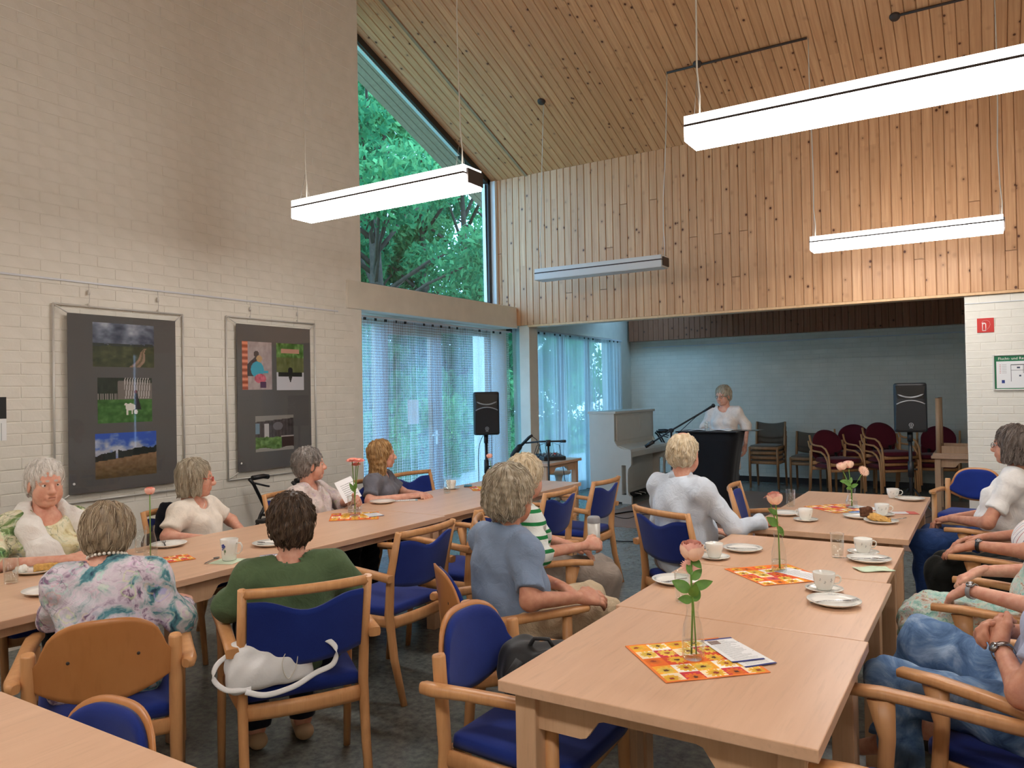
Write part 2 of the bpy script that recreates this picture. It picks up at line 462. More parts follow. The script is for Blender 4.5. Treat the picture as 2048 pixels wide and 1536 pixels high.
for y, z in rest:
    dx = random.uniform(-.0008, .0012)
    g.box((XW - .012, y - .1226, z - .0352), (XW + dx, y + .1226, z + .0352))
o = g.build('brick_courses', 'brick', wall_left, .0024, 1); o['kind'] = 'stuff'

# lintel beam over the glazed doors and strip under the high window
g = G(); g.box((XO - .1, YE - .21, 2.40), (XW + .015, YP + .012, 2.672)); struct(g.build('wall_lintel', 'plaster', None, .004, 1))
g = G(); g.box((-5.17, YP + .03, 0), (-5.02, YP + .25, 2.43)); struct(g.build('wall_post', 'plaster', None, .006, 2))

# pine clad drop wall
g = G(); g.box((-5.5, YP + .016, 2.43), (XR, YP + .16, zc(YP + .16) + .02)); wall_pine = struct(g.build('wall_pine', 'old_wood'))
BW = .0945
def board_mesh(name, L):
    g = G(); c = .0055; w = BW / 2 - .0018; d = .016
    g.prism([(-w, d), (-w, c), (-w + c, 0), (w - c, 0), (w, c), (w, d)], 0, L, 'z')
    return g
cache = {}
def board(L, parent, loc, rot=None):
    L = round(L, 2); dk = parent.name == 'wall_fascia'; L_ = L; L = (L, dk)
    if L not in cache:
        o = board_mesh('board', L_).build('board', 'pine_shaded' if dk else 'pine', parent); cache[L] = o.data
    else:
        o = bpy.data.objects.new('board', cache[L]); link(o, parent)
    o.location = loc
    if rot: o.rotation_euler = rot
    return o
n = 0; x = -5.5 + BW / 2
while x < 1.05:
    z0, z1 = 2.432, ZP + .002
    if random.random() < .55:
        zm = round(random.uniform(z0 + .35, z1 - .35), 1)
        board(zm - z0 - .003, wall_pine, (x, YP, z0)); board(z1 - zm, wall_pine, (x, YP, zm))
    else: board(z1 - z0, wall_pine, (x, YP, z0))
    x += BW
g = G(); g.box((x - BW / 2, YP, 2.432), (XR, YP + .016, ZP)); o = g.build('cladding', 'pine', wall_pine)
g = G(); g.box((-5.02, YP - .002, 2.405), (XR, YP + .16, 2.43)); struct(g.build('trim_1', 'beech_pale'))

# pine clad ceiling (boards run down the slope)
ang = math.atan(SL)
Lc = (YP - YR) / math.cos(ang)
g = G()
g.prism([(YR - .02, ZR + .03), (YP + .2, zc(YP + .2) + .03), (YP + .2, zc(YP + .2) + .15), (YR - .02, ZR + .15)], XO - .02, XR + .1, 'x')
ceiling = struct(g.build('ceiling', 'pine'))
g = G()
g.prism([(YB - .2, zc(YB - .2) + .01), (YR, ZR + .01), (YR, ZR + .15), (YB - .2, zc(YB - .2) + .15)], XO - .02, XR + .1, 'x')
struct(g.build('ceiling_near', 'pine'))
# board local z runs down the slope from the ridge side
DS = Vector((0, math.cos(ang), -math.sin(ang)))
rx = -(PI / 2 + ang)
# visible boards start at y = 4.6
Y0 = 4.6; Ltot = (YP - Y0) / math.cos(ang)
x = XO + BW / 2
def cboard(L, s0, x):
    p = Vector((x, Y0, zc(Y0) - .0)) + DS * s0
    o = board(L, ceiling, p); o.rotation_euler = CR
    return o
# orientation: local z -> DS, local -y (front) -> downwards normal
nrm = Vector((0, -math.sin(ang), -math.cos(ang)))
CM = Matrix((Vector((1, 0, 0)), -nrm, DS)).transposed()
if CM.determinant() < 0: CM = Matrix((Vector((-1, 0, 0)), -nrm, DS)).transposed()
CR = CM.to_euler()
while x < 1.6:
    if random.random() < .8:
        m1 = round(random.uniform(.6, Ltot - .6), 1)
        cboard(m1 - .003, 0, x); cboard(Ltot - m1, m1, x)
    else: cboard(Ltot, 0, x)
    x += BW
g = G()
g.prism([(YR, ZR), (Y0, zc(Y0)), (Y0, zc(Y0) + .028), (YR, ZR + .028)], XO, XR, 'x')
g.prism([(Y0, zc(Y0)), (YP + .01, zc(YP + .01)), (YP + .01, zc(YP + .01) + .028), (Y0, zc(Y0) + .028)], x - BW / 2, XR, 'x')
g.build('cladding', 'pine', ceiling)

# weathered trim strip beside the window side of the ceiling
g = G()
g.prism([(Y0, zc(Y0) - .012), (YP, zc(YP) - .012), (YP, zc(YP)), (Y0, zc(Y0))], -5.02, -4.985, 'x')
g.build('cover_strip', 'soffit', ceiling)

# right / rear walls, gable
g = G(); g.prism([(YB, 0), (YP, 0), (YP, zc(YP)), (YR, ZR), (YB, zc(YB))], XR, XR + .2, 'x'); struct(g.build('wall_right', 'brickwall'))
g = G(); g.box((-5.45, YB - .2, 0), (XR, YB, zc(YB) + .05)); struct(g.build('wall_rear', 'brickwall'))

# brick pier at the right under the pine wall
g = G(); g.box((-.17, YP + .0325, 0), (XR, YP + .3, 2.40)); wall_pier = struct(g.build('wall_pier', 'brick'))
pb = None
pm = G(); pm.box((-.1226, 0, -.0352), (.1226, .012, .0352)); pm2 = G(); pm2.box((-.060, 0, -.0352), (.060, .012, .0352))
pfull = pm.build('brick', 'brick', wall_pier, .003, 1); phalf = pm2.build('brick', 'brick', wall_pier, .003, 1)
ff = fh = True
for r in range(6, 32):
    z = r * .075 + .0375
    xs = [(-.17 + .0625, 1)] if r % 2 else []
    xx = -.17 + (.25 if r % 2 else .125)
    while xx < .75: xs.append((xx, 0)); xx += .25
    for xx, hf in xs:
        src = phalf if hf else pfull
        if hf and fh: o = src; fh = False
        elif not hf and ff: o = src; ff = False
        else: o = src.copy(); COL.objects.link(o)
        o.parent = wall_pier; o.location = (xx, YP + .03 + random.uniform(-.0006, .0006), z)
g = G(); g.box((-.17, YP + .022, 2.325), (XR, YP + .036, 2.332)); g.build('rail', 'rail', wall_pier)

# alcove shell
g = G(); g.box((-5.75, YA, 0), (1.2, YA + .2, 3.4)); wall_back = struct(g.build('wall_back', 'alcove' if 'alcove' in MATS else 'brickwall'))
g = G(); g.box((1.0, YP + .3, 0), (1.2, YA, 3.4)); struct(g.build('wall_alcove_right', 'brickwall'))
g = G(); g.box((-5.75, 12.22, 0), (XO, YA, 3.4)); g.box((-5.75, 8.7, 2.47), (XO, 12.22, 3.4)); g.box((-5.75, YP + .16, 0), (XO, 8.72, 3.4))
struct(g.build('wall_alcove_left', 'plaster'))
# alcove ceiling with a narrow rooflight near the window side
g = G()
g.box((-5.75, YP + .16, 3.2), (1.2, 11.6, 3.4)); g.box((-5.75, 12.5, 3.2), (1.2, YA, 3.4)); g.box((-5.75, 11.6, 3.2), (-5.3, 12.5, 3.4)); g.box((-4.3, 11.6, 3.2), (1.2, 12.5, 3.4))
struct(g.build('ceiling_alcove', 'plaster'))
g = G(); g.box((-5.3, 11.6, 3.38), (-4.3, 12.5, 3.40)); struct(g.build('window_4', 'pane'))
# second pine fascia at the back of the alcove
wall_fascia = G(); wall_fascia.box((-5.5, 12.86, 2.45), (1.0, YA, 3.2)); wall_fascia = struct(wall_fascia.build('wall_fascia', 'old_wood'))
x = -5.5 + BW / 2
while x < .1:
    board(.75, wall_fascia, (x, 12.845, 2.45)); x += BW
g = G(); g.box((-5.3, YA - .03, 2.33), (1.0, YA, 2.345)); struct(g.build('trim_2', 'rail'))
g = G(); g.box((-5.5, YA - .015, 0), (1.0, YA, .09)); struct(g.build('baseboard_back', 'black'))

# ------------------------------------------------ high triangular window
def frame_bar(g, p, q, w, x0, x1):
    """bar of width w inside of segment p->q (y,z), inside to the left"""
    p = Vector(p); q = Vector(q); d = (q - p).normalized(); nn = Vector((-d.y, d.x)) * w
    g.prism([tuple(p), tuple(q), tuple(q + nn), tuple(p + nn)], x0, x1, 'x')

A = (YE - .05, 2.675); B = (8.41, 2.675); C_ = (8.41, zc(8.41) - .012); D_ = (YE - .05, zc(YE - .05) - .012)
g = G()
frame_bar(g, A, B, .075, XO - .06, XO + .02); frame_bar(g, B, C_, .06, XO - .06, XO + .02); frame_bar(g, C_, D_, .075, XO - .06, XO + .02); frame_bar(g, D_, A, .05, XO - .06, XO + .02)
window_1 = struct(g.build('window_1', 'dark_frame'))
g = G(); g.prism([A, B, C_, D_], XO - .026, XO - .020, 'x'); g.build('pane', 'pane', window_1)
g = G()
for p, q in ((B, C_), (C_, D_)): 
    P_ = Vector(p); Q_ = Vector(q); d = (Q_ - P_).normalized(); nn = Vector((-d.y, d.x))
    frame_bar(g, tuple(P_ + nn * .06 + d * .06), tuple(Q_ + nn * .075 - d * .06), .012, XO - .058, XO - .012)
g.build('glazing_bead', 'alu', window_1)
g = G(); g.box((XO - .1, 8.41, 2.67), (XO + .09, YP, zc(YP) - .01)); struct(g.build('trim_3', 'jamb'))
# solid wall strip behind brick end up to the frame
# ------------------------------------------------ glazed door wall under the lintel
def leaf_frame(name, y0, y1, z0, z1, wbar, mid=None, mat='brown_frame', zmid=None):
    g = G(); x0, x1 = XO - .07, XO - .01
    g.box((x0, y0, z0), (x1, y0 + wbar, z1)); g.box((x0, y1 - wbar, z0), (x1, y1, z1))
    g.box((x0, y0 + wbar, z0), (x1, y1 - wbar, z0 + wbar * 2.2)); g.box((x0, y0 + wbar, z1 - wbar * 1.4), (x1, y1 - wbar, z1))
    o = struct(g.build(name, mat, None, .004, 1))
    g = G(); g.box((XO - .045, y0 + wbar, z0 + wbar * 2.2), (XO - .039, y1 - wbar, z1 - wbar * 1.4)); g.build('pane', 'pane', o)
    return o
leaf_frame('window_2', 5.50, 6.22, 0.0, 2.40, .06)
door_1 = leaf_frame('door_1', 6.24, 7.24, 0.0, 2.40, .12)
g = G(); g.cbox((XO + .02, 7.17, 1.05), (.03, .02, .16)); g.cbox((XO + .045, 7.12, 1.08), (.02, .12, .02)); g.build('handle', 'alu', door_1)
leaf_frame('window_3', 7.26, 8.40, 0.0, 2.40, .07)
g = G(); g.cbox((XO - .03, 6.80, 1.36), (.002, .20, .28)); o = g.build('notice', 'paper'); tag(o, 'white paper notice taped inside the glass door behind the curtain', 'notice')
g = G(); g.box((XO - .3, 8.40, 0), (XO + .02, 8.74, 2.5)); struct(g.build('wall_corner', 'plaster'))
for i, (a, b) in enumerate(((8.72, 9.5), (9.5, 10.4), (10.4, 11.3), (11.3, 12.22))): leaf_frame('window_%d' % (5 + i), a, b, 0, 2.47, .055, mat='dark_frame')

# ------------------------------------------------ curtains
def curtain(name, y0, y1, z0, z1, x, amp, waves, mat, label, nu=420, seed=1):
    r = np.random.default_rng(seed); nv = 10
    u = np.linspace(0, 1, nu + 1); ph = np.cumsum(1 + .7 * np.sin(u * 23 + seed) + .5 * np.sin(u * 61)); ph = ph / ph[-1] * waves * 2 * PI
    yy = y0 + (y1 - y0) * u
    V = []; UV = []
    for j in range(nv + 1):
        t = j / nv; a = amp * (.35 + .65 * t) * (.7 + .3 * np.sin(u * 17 + 2))
        xx = x + a * np.sin(ph) + .008 * np.sin(ph * .31 + t * 2)
        V.append(np.stack([xx, yy + .3 * a * np.cos(ph) * .5, np.full(nu + 1, z1 + (z0 - z1) * t)], 1))
    arc = np.concatenate([[0], np.cumsum(np.hypot(np.diff(V[-1][:, 0]), np.diff(V[-1][:, 1])))])
    V = np.concatenate(V)
    i = np.arange(nv)[:, None] * (nu + 1) + np.arange(nu)[None, :]
    F = np.stack([i, i + 1, i + nu + 2, i + nu + 1], -1).reshape(-1, 4)
    root = thing(name, label, 'curtain', group='sheer curtains along the glazed wall')
    o = fast_mesh('sheer', V, F, mat, root)
    uv = o.data.uv_layers.new(name='UVMap'); li = F.ravel()
    uvc = np.stack([arc[li % (nu + 1)], V[li][:, 2]], 1).astype(np.float32); uv.data.foreach_set('uv', uvc.ravel())
    g = G(); g.box((x - .012, y0 - .03, z1), (x + .012, y1 + .03, z1 + .02)); g.build('track', 'rail', root)
    g = G()
    for k in range(int((y1 - y0) / .16)): g.cbox((x, y0 + .08 + k * .16, z1 - .012), (.014, .03, .03))
    o = g.build('gliders', 'black', root); o['kind'] = 'stuff'
    return root
curtain('lace_curtain', YE + .02, 8.60, .03, 2.36, -5.40, .035, 19, 'lace', 'white lace curtain with rows of holes beside the grey picture boards', seed=2)
curtain('voile_curtain', 8.68, 12.26, .03, 2.42, -5.40, .04, 26, 'voile', 'fine sheer curtain behind the piano and mixer table', seed=5)

# ------------------------------------------------ outdoors
g = G(); g.box((-40, -6, -.2), (-5.92, 40, -.05)); struct(g.build('ground', 'grass'))
g = G(); g.box((-9.0, 3.5, -.05), (-5.92, 18, -.03)); struct(g.build('ground_terrace', 'terrace'))
# weathered eave: boards continuing the roof slope outside
eave = G(); eave.prism([(4.2, zc(4.2) + .03), (10.5, ZP + SL * (YP - 10.5) + .03), (10.5, ZP + SL * (YP - 10.5) + .16), (4.2, zc(4.2) + .16)], -6.05, XO - .03, 'x')
eave = struct(eave.build('ceiling_eave', 'soffit'))
Le = round(6.3 / math.cos(ang), 2)
gm = G(); w_ = .047; gm.prism([(-w_, .02), (-w_, .004), (-w_ + .004, 0), (w_ - .004, 0), (w_, .004), (w_, .02)], 0, Le, 'z')
first_ = None; x = -6.05 + .05
while x < XO - .05:
    if first_ is None: first_ = o = gm.build('board', 'soffit', eave)
    else: o = first_.copy(); COL.objects.link(o); o.parent = eave
    o.location = (x, 4.2, zc(4.2) + .012); o.rotation_euler = CR; x += .098
def leaves(name, centers, radii, n, size, parent, seed, bright=(.15, .95)):
    r = np.random.default_rng(seed); K = len(centers)
    w = np.array([q ** 2 for q in radii]); w = w / w.sum()
    k = r.choice(K, n, p=w); d = r.normal(size=(n, 3)); d /= np.linalg.norm(d, axis=1)[:, None]
    rad = np.array(radii)[k] * r.random(n) ** .45
    P = np.array(centers)[k] + d * rad[:, None] * np.array([1, 1, .62])
    a = r.normal(size=(n, 3)); a[:, 2] -= .5; a /= np.linalg.norm(a, axis=1)[:, None]
    b = r.normal(size=(n, 3)); b -= a * (a * b).sum(1)[:, None]; b /= np.linalg.norm(b, axis=1)[:, None]
    s = size * (.6 + .8 * r.random(n))[:, None]
    c = np.cross(a, b) * s * .12
    V = np.stack([P - a * s, P + b * s * .42 + c, P + a * s, P - b * s * .42 + c], 1).reshape(-1, 3)
    i = np.arange(n)[:, None] * 4; F = np.concatenate([i + np.array([[0, 1, 2]]), i + np.array([[0, 2, 3]])], 0)
    o = fast_mesh(name, V, F, 'leaves', parent, False)
    tone = np.clip(bright[0] + (bright[1] - bright[0]) * (.5 * r.random(n) + .5 * (r.random(K)[k])), 0, 1)
    at = o.data.attributes.new('tone', 'FLOAT', 'POINT'); at.data.foreach_set('value', np.repeat(tone, 4).astype(np.float32))
    o['kind'] = 'stuff'; return o
def tree(loc, h, spread, n, size, seed, label, low=.25):
    r = random.Random(seed); root = thing('tree', label, 'tree', loc, group='trees in the garden outside the window')
    g = G(); g.tube([(0, 0, -.2), (.1, .05, h * .35), (.05, -.1, h * .8)], [.2, .15, .05], 10); g.build('trunk', 'bark', root)
    cs = []; rs = []; g = G()
    for k in range(26):
        a = r.uniform(0, 2 * PI); rr = spread * math.sqrt(r.random()); z = h * (low + (1 - low) * r.random())
        c = (rr * math.cos(a), rr * math.sin(a), z); cs.append(c); rs.append(r.uniform(.5, 1.1) * spread * .36)
        g.tube([(.05, 0, z * .75), (c[0] * .5, c[1] * .5, z * .9), c], [.05, .03, .012], 5)
    g.build('branches', 'bark', root)
    leaves('foliage', cs, rs, n, size, root, seed)
    return root
tree((-9.6, 10.6, 0), 7.6, 2.3, 16000, .075, 3, 'broad leafy tree nearest the high triangular window', .3)
tree((-12.8, 14.0, 0), 9.5, 3.4, 20000, .10, 4, 'tall dark tree further back in the middle of the high window', .2)
tree((-10.8, 15.2, 0), 8.0, 3.0, 18000, .085, 5, 'light green tree at the right side of the high window', .15)
tree((-11.6, 14.6, 0), 7.4, 2.4, 26000, .085, 12, 'dense bushy tree filling the lower part of the high window', .12)
tree((-15.5, 11.5, 0), 9.0, 3.4, 12000, .12, 6, 'tree behind the left part of the lace curtain', .12)
tree((-16.5, 17.5, 0), 11.0, 4.0, 16000, .14, 9, 'large tree closing the view behind the middle of the high window', .1)
tree((-13.0, 20.5, 0), 9.0, 3.6, 14000, .12, 8, 'tree behind the sheer curtain by the piano', .1)
def bush(loc, rx_, h, n, seed, label):
    r = random.Random(seed); root = thing('bush', label, 'bush', loc, group='bushes in the garden')
    cs = [(r.uniform(-rx_, rx_), r.uniform(-rx_, rx_), r.uniform(.2, h)) for _ in range(16)]
    g = G(); g.tube([(0, 0, -.1), (.05, 0, h * .6)], [.05, .02], 6); g.build('stem', 'bark', root)
    leaves('foliage', cs, [rx_ * .45] * 16, n, .07, root, seed, (.3, 1.0)); return root
bush((-9.0, 9.6, 0), 1.2, 1.5, 4000, 21, 'low bright bush in the garden behind the glass door')
bush((-10.2, 12.6, 0), 1.4, 1.9, 4000, 22, 'wide bush behind the black loudspeaker on the left')
bush((-9.4, 15.6, 0), 1.5, 2.0, 4000, 23, 'bush seen through the fine curtain left of the piano')
bush((-10.8, 18.6, 0), 1.7, 2.2, 4000, 24, 'bush seen through the fine curtain next to the piano')
# ================================================================== soft shapes: smooth-union distance fields meshed with surface nets
def V3(*a): return np.array(a, dtype=float)
def cap(a, b, ra, rb=None, n=None, k=1.0): return ('c', np.array(a, float), np.array(b, float), ra, ra if rb is None else rb, None if n is None else np.array(n, float) / np.linalg.norm(n), k)
def ell(c, r, Rm=None): return ('e', np.array(c, float), np.array(r, float), np.eye(3) if Rm is None else np.array(Rm, float))
def bxs(c, h, rr, Rm=None): return ('b', np.array(c, float), np.array(h, float), rr, np.eye(3) if Rm is None else np.array(Rm, float))
def pdist(P, p):
    if p[0] == 'c':
        _, a, b, ra, rb, n, k = p; ab = b - a; L = ab @ ab
        t = np.clip(((P - a) @ ab) / L, 0, 1) if L > 1e-12 else np.zeros(P.shape[:-1])
        v = P - a - t[..., None] * ab
        if n is not None: v = v + ((1 / k - 1) * (v @ n))[..., None] * n
        return np.sqrt((v * v).sum(-1)) - (ra + (rb - ra) * t)
    if p[0] == 'x': return np.maximum(pdist(P, p[1]), -pdist(P, p[2]))
    if p[0] == 'e':
        _, c, r, Rm = p; q = ((P - c) @ Rm) / r; return (np.sqrt((q * q).sum(-1)) - 1) * r.min()
    _, c, h, rr, Rm = p; q = np.abs((P - c) @ Rm) - h + rr
    return np.sqrt((np.maximum(q, 0) ** 2).sum(-1)) + np.minimum(q.max(-1), 0) - rr
def pbox(p):
    if p[0] == 'c': r = max(p[3], p[4]); return np.minimum(p[1], p[2]) - r, np.maximum(p[1], p[2]) + r
    if p[0] == 'x': return pbox(p[1])
    if p[0] == 'e': r = p[2].max(); return p[1] - r, p[1] + r
    r = np.linalg.norm(p[2]); return p[1] - r, p[1] + r
def field(P, prims, k, subs=(), cuts=(), noise=None):
    """distance at arbitrary points (N,3)"""
    acc = np.zeros(P.shape[:-1])
    for p in prims: acc += np.exp(np.clip(-pdist(P, p) / k, -60, 60))
    d = -k * np.log(acc + 1e-30)
    for p in subs: d = np.maximum(d, -pdist(P, p))
    for q, n in cuts: d = np.maximum(d, (P - q) @ n)
    if noise is not None: d = d + noise(P)
    return d
def sdf_mesh(prims, vox, k=.015, subs=(), cuts=(), noise=None, lim=None):
    lo = np.min([pbox(p)[0] for p in prims], 0) - 2.5 * vox - k; hi = np.max([pbox(p)[1] for p in prims], 0) + 2.5 * vox + k
    if lim is not None: lo = np.maximum(lo, lim[0]); hi = np.minimum(hi, lim[1])
    dim = np.ceil((hi - lo) / vox).astype(int) + 1
    ax = [lo[i] + vox * np.arange(dim[i]) for i in range(3)]
    acc = np.zeros(dim); m = 5 * k + 2 * vox
    def sl(p, m):
        a, b = pbox(p); i0 = np.clip(np.floor((a - m - lo) / vox).astype(int), 0, dim); i1 = np.clip(np.ceil((b + m - lo) / vox).astype(int) + 1, 0, dim); return i0, i1
    def pts(i0, i1): return np.stack(np.meshgrid(ax[0][i0[0]:i1[0]], ax[1][i0[1]:i1[1]], ax[2][i0[2]:i1[2]], indexing='ij'), -1)
    for p in prims:
        i0, i1 = sl(p, m)
        if (i1 <= i0).any(): continue
        acc[i0[0]:i1[0], i0[1]:i1[1], i0[2]:i1[2]] += np.exp(np.clip(-pdist(pts(i0, i1), p) / k, -60, 60))
    D = -k * np.log(acc + 1e-12)
    for p in subs:
        i0, i1 = sl(p, vox * 2)
        if (i1 <= i0).any(): continue
        s_ = (slice(i0[0], i1[0]), slice(i0[1], i1[1]), slice(i0[2], i1[2])); D[s_] = np.maximum(D[s_], -pdist(pts(i0, i1), p))
    if cuts or noise is not None:
        P = pts((0, 0, 0), dim)
        for q, n in cuts: D = np.maximum(D, (P - np.array(q)) @ np.array(n))
        if noise is not None: D = D + noise(P)
    # surface nets
    ins = D < 0
    nx, ny, nz = dim
    c = [ins[i:nx - 1 + i, j:ny - 1 + j, l:nz - 1 + l] for i in (0, 1) for j in (0, 1) for l in (0, 1)]
    anyi = c[0].copy(); alli = c[0].copy()
    for q in c[1:]: anyi |= q; alli &= q
    act = anyi & ~alli; idx = np.argwhere(act)
    if len(idx) == 0: return np.zeros((0, 3)), np.zeros((0, 4), int)
    vid = -np.ones(act.shape, int); vid[act] = np.arange(len(idx))
    off = np.array([(i, j, l) for i in (0, 1) for j in (0, 1) for l in (0, 1)])
    val = np.stack([D[idx[:, 0] + o[0], idx[:, 1] + o[1], idx[:, 2] + o[2]] for o in off], 1)
    s = np.zeros((len(idx), 3)); cnt = np.zeros(len(idx))
    for a in range(8):
        for b in range(a + 1, 8):
            if np.abs(off[a] - off[b]).sum() != 1: continue
            va, vb = val[:, a], val[:, b]; cr = (va < 0) != (vb < 0)
            t = np.where(cr, va / np.where(cr, va - vb, 1), 0)
            s += np.where(cr[:, None], off[a] + t[:, None] * (off[b] - off[a]), 0); cnt += cr
    V = lo + vox * (idx + s / cnt[:, None])
    F = []
    for axn in range(3):
        o1, o2 = [(1, 2), (2, 0), (0, 1)][axn]
        A = [slice(1, None)] * 3; A[axn] = slice(0, dim[axn] - 1)
        B = [slice(1, None)] * 3; B[axn] = slice(1, dim[axn])
        A[o1] = B[o1] = slice(1, dim[o1] - 1); A[o2] = B[o2] = slice(1, dim[o2] - 1)
        da = ins[tuple(A)]; db = ins[tuple(B)]; e = np.argwhere(da != db)
        if len(e) == 0: continue
        sgn = da[e[:, 0], e[:, 1], e[:, 2]]
        base = e.copy(); base[:, o1] += 1; base[:, o2] += 1
        def cell(d1, d2):
            q = base.copy(); q[:, o1] += d1; q[:, o2] += d2; return vid[q[:, 0], q[:, 1], q[:, 2]]
        f = np.stack([cell(-1, -1), cell(0, -1), cell(0, 0), cell(-1, 0)], 1)
        f = np.where(sgn[:, None], f, f[:, ::-1]); F.append(f)
    F = np.concatenate(F)
    F = F[(F >= 0).all(1)]
    return V, F
def fold_noise(amp, wl, seed, stretch=(1, 1, 1)):
    r = np.random.default_rng(seed); K = [(r.normal(size=3) * np.array(stretch), r.uniform(0, 6.28)) for _ in range(5)]
    K = [(q / np.linalg.norm(q) * 2 * PI / (wl * (.6 + .8 * r.random())), ph) for q, ph in K]
    def f(P):
        d = 0
        for q, ph in K: s_ = np.sin(P @ q + ph); d = d + s_
        return amp * .5 * d
    return f
# ================================================================== LAMPS
def lamp(x0, y0, lit, label, cords, loc_z=2.80):
    """1.5 m pendant luminaire; cords = [(x offset, [(x,y,z) world points up from lamp])...]"""
    L, W, H = 1.50, .19, .125
    root = thing('pendant_lamp', label, 'lamp', (x0, y0, loc_z), group='long pendant lamps')
    on = 'lamp_on' if lit else 'lamp_off'; up = 'lamp_on_up' if lit else 'lamp_off'
    g = G(); g.prism([(0.004, 0), (W - .004, 0), (W, .006), (W, .072), (0, .072), (0, .006)], .012, L - .012, 'x'); g.build('lower_diffuser', on, root)
    g = G(); g.box((.012, -.0015, .071), (L - .012, W + .0015, .083)); g.build('seam', 'lamp_cap', root)
    g = G(); g.box((.012, 0, .082), (L - .012, W, H)); g.build('upper_diffuser', up, root)
    for xa in (0, L - .012):
        g = G(); g.box((xa, .03, .02), (xa + .012, W - .0, .108)); g.build('end_cap', 'lamp_cap', root)
    for xo, pts in cords:
        b = Vector((x0 + xo, y0 + W / 2, loc_z + H))
        loc = [Vector(p) - Vector((x0, y0, loc_z)) for p in pts]
        s = Vector((xo, W / 2, H))
        a = s + Vector((0, 0, .20))
        g = G(); g.tube([s + Vector((0, -.05, 0)), a], .0012, 5); g.tube([s + Vector((0, .05, 0)), a], .0012, 5); g.build('wire_bridle', 'wire', root)
        path = [s + Vector((.012, 0, 0)), s + Vector((.015, 0, .12)), a + Vector((.003, 0, .06))]
        for k in range(1, 6):
            t = k / 5; q = (a + Vector((0, 0, .06))).lerp(loc[0], t); q += Vector((.012 * math.sin(t * 5 + xo * 3) * (1 - t), 0, 0)); path.append(q)
        path += loc[1:]
        g = G(); g.tube(path, .0045, 6); g.build('cord', 'cord', root)
    return root
def rosette(p, root, r=.045):
    g = G(); M_ = Matrix.Translation(Vector(p) - root.location) @ Matrix.Rotation(-ang, 4, 'X')
    g.lathe([(0, -.03), (r * .8, -.028), (r, -.01), (r, .0)], 20, M=M_); g.build('ceiling_rose', 'lamp_cap', root)
zcl = zc(7.39)
lampNL = lamp(-4.11, 3.70, True, 'lit pendant lamp in front of the high triangular window', [(.05, [(-4.06, 3.79, zc(3.79))]), (1.40, [(-2.71, 3.79, zc(3.79))])])
lampNR = lamp(-1.275, 3.70, True, 'large lit pendant lamp cut off by the right edge of the photo', [(.05, [(-1.225, 3.79, zc(3.79))]), (1.45, [(.175, 3.79, zc(3.79))])])
lampFL = lamp(-4.245, 7.30, False, 'unlit grey pendant lamp before the pine wall', [(.03, [(-4.13, 7.395, zc(7.395) - .03)]), (1.48, [(-2.69, 7.395, zcl - .02)])])
lampFR = lamp(-1.35, 7.30, True, 'smaller lit pendant lamp before the pine wall at right', [(.03, [(-1.33, 7.395, zcl - .02)]), (1.47, [(.12, 7.395, zcl - .02)])])
rosette((-4.143, 7.37, zc(7.37)), lampFL); rosette((-2.372, 7.39, zc(7.39)), lampFL); rosette((-.615, 7.41, zc(7.41)), lampFR)
for root, xa, xb in ((lampFL, -2.69, -1.34), (lampFR, -.615, .14)):
    g = G(); g.tube([Vector((xa, 7.39, zcl - .018)) - root.location, Vector((xb, 7.39, zcl - .018)) - root.location], .012, 8); g.build('cable_rod', 'lamp_cap', root)
# unseen lamps, rows assumed to continue; added to light the near tables
lamp(-4.11, .1, True, 'lit pendant lamp added out of view over the near end of the left tables', [(.05, [(-4.06, .19, zc(.19))]), (1.45, [(-2.66, .19, zc(.19))])])
lamp(-1.275, .1, True, 'lit pendant lamp added out of view over the place of the photographer', [(.05, [(-1.225, .19, zc(.19))]), (1.45, [(.175, .19, zc(.19))])])
lamp(1.55, 3.70, True, 'lit pendant lamp added out of view beyond the right row of chairs', [(.05, [(1.6, 3.79, zc(3.79))]), (1.45, [(3.0, 3.79, zc(3.79))])])
lamp(1.55, .1, True, 'lit pendant lamp added out of view at the rear right of the room', [(.05, [(1.6, .19, zc(.19))]), (1.45, [(3.0, .19, zc(.19))])])

# ================================================================== TABLES
def table(x0, x1, y0, y1, label, h=.74, group='beech tables pushed together in rows'):
    cx, cy = (x0 + x1) / 2, (y0 + y1) / 2; a, b = (x1 - x0) / 2, (y1 - y0) / 2
    root = thing('table', label, 'table', (cx, cy, 0), group=group)
    g = G(); g.box((-a, -b, h - .032), (a, b, h)); g.build('table_top', 'laminate', root, .003, 2)
    lw = .065; ins = .035
    for sx in (-1, 1):
        for sy in (-1, 1):
            px, py = sx * (a - ins - lw / 2), sy * (b - ins - lw / 2)
            g = G(); g.box((px - lw / 2, py - lw / 2, 0), (px + lw / 2, py + lw / 2, h - .032)); g.build('leg', 'table_leg', root, .003, 1)
    zt = h - .032
    def apron_poly(L):
        p = [(-L, zt), (L, zt), (L, zt - .105)]
        e = min(.14, L * .4)
        p += [(L - e, zt - .105)] + [(L - e - .07 * t, zt - .105 + .06 * (t - math.sin(2 * PI * t) / (2 * PI))) for t in (.25, .5, .75, 1)]
        p += [(-q[0], q[1]) for q in p[:2:-1]] + [(-L, zt - .105)]
        return p
    for s in (-1, 1):
        L = a - ins - lw; yy = s * (b - ins - lw / 2)
        g = G(); g.prism(apron_poly(L), yy - .011, yy + .011, 'y'); g.build('apron', 'table_leg', root)
        L = b - ins - lw; xx = s * (a - ins - lw / 2)
        g = G(); g.prism(apron_poly(L), xx - .011, xx + .011, 'x'); g.build('apron', 'table_leg', root)
    return root
table(-1.195, -.338, 1.81, 2.657, 'nearest table of the right row, with a rose on a flowered napkin')
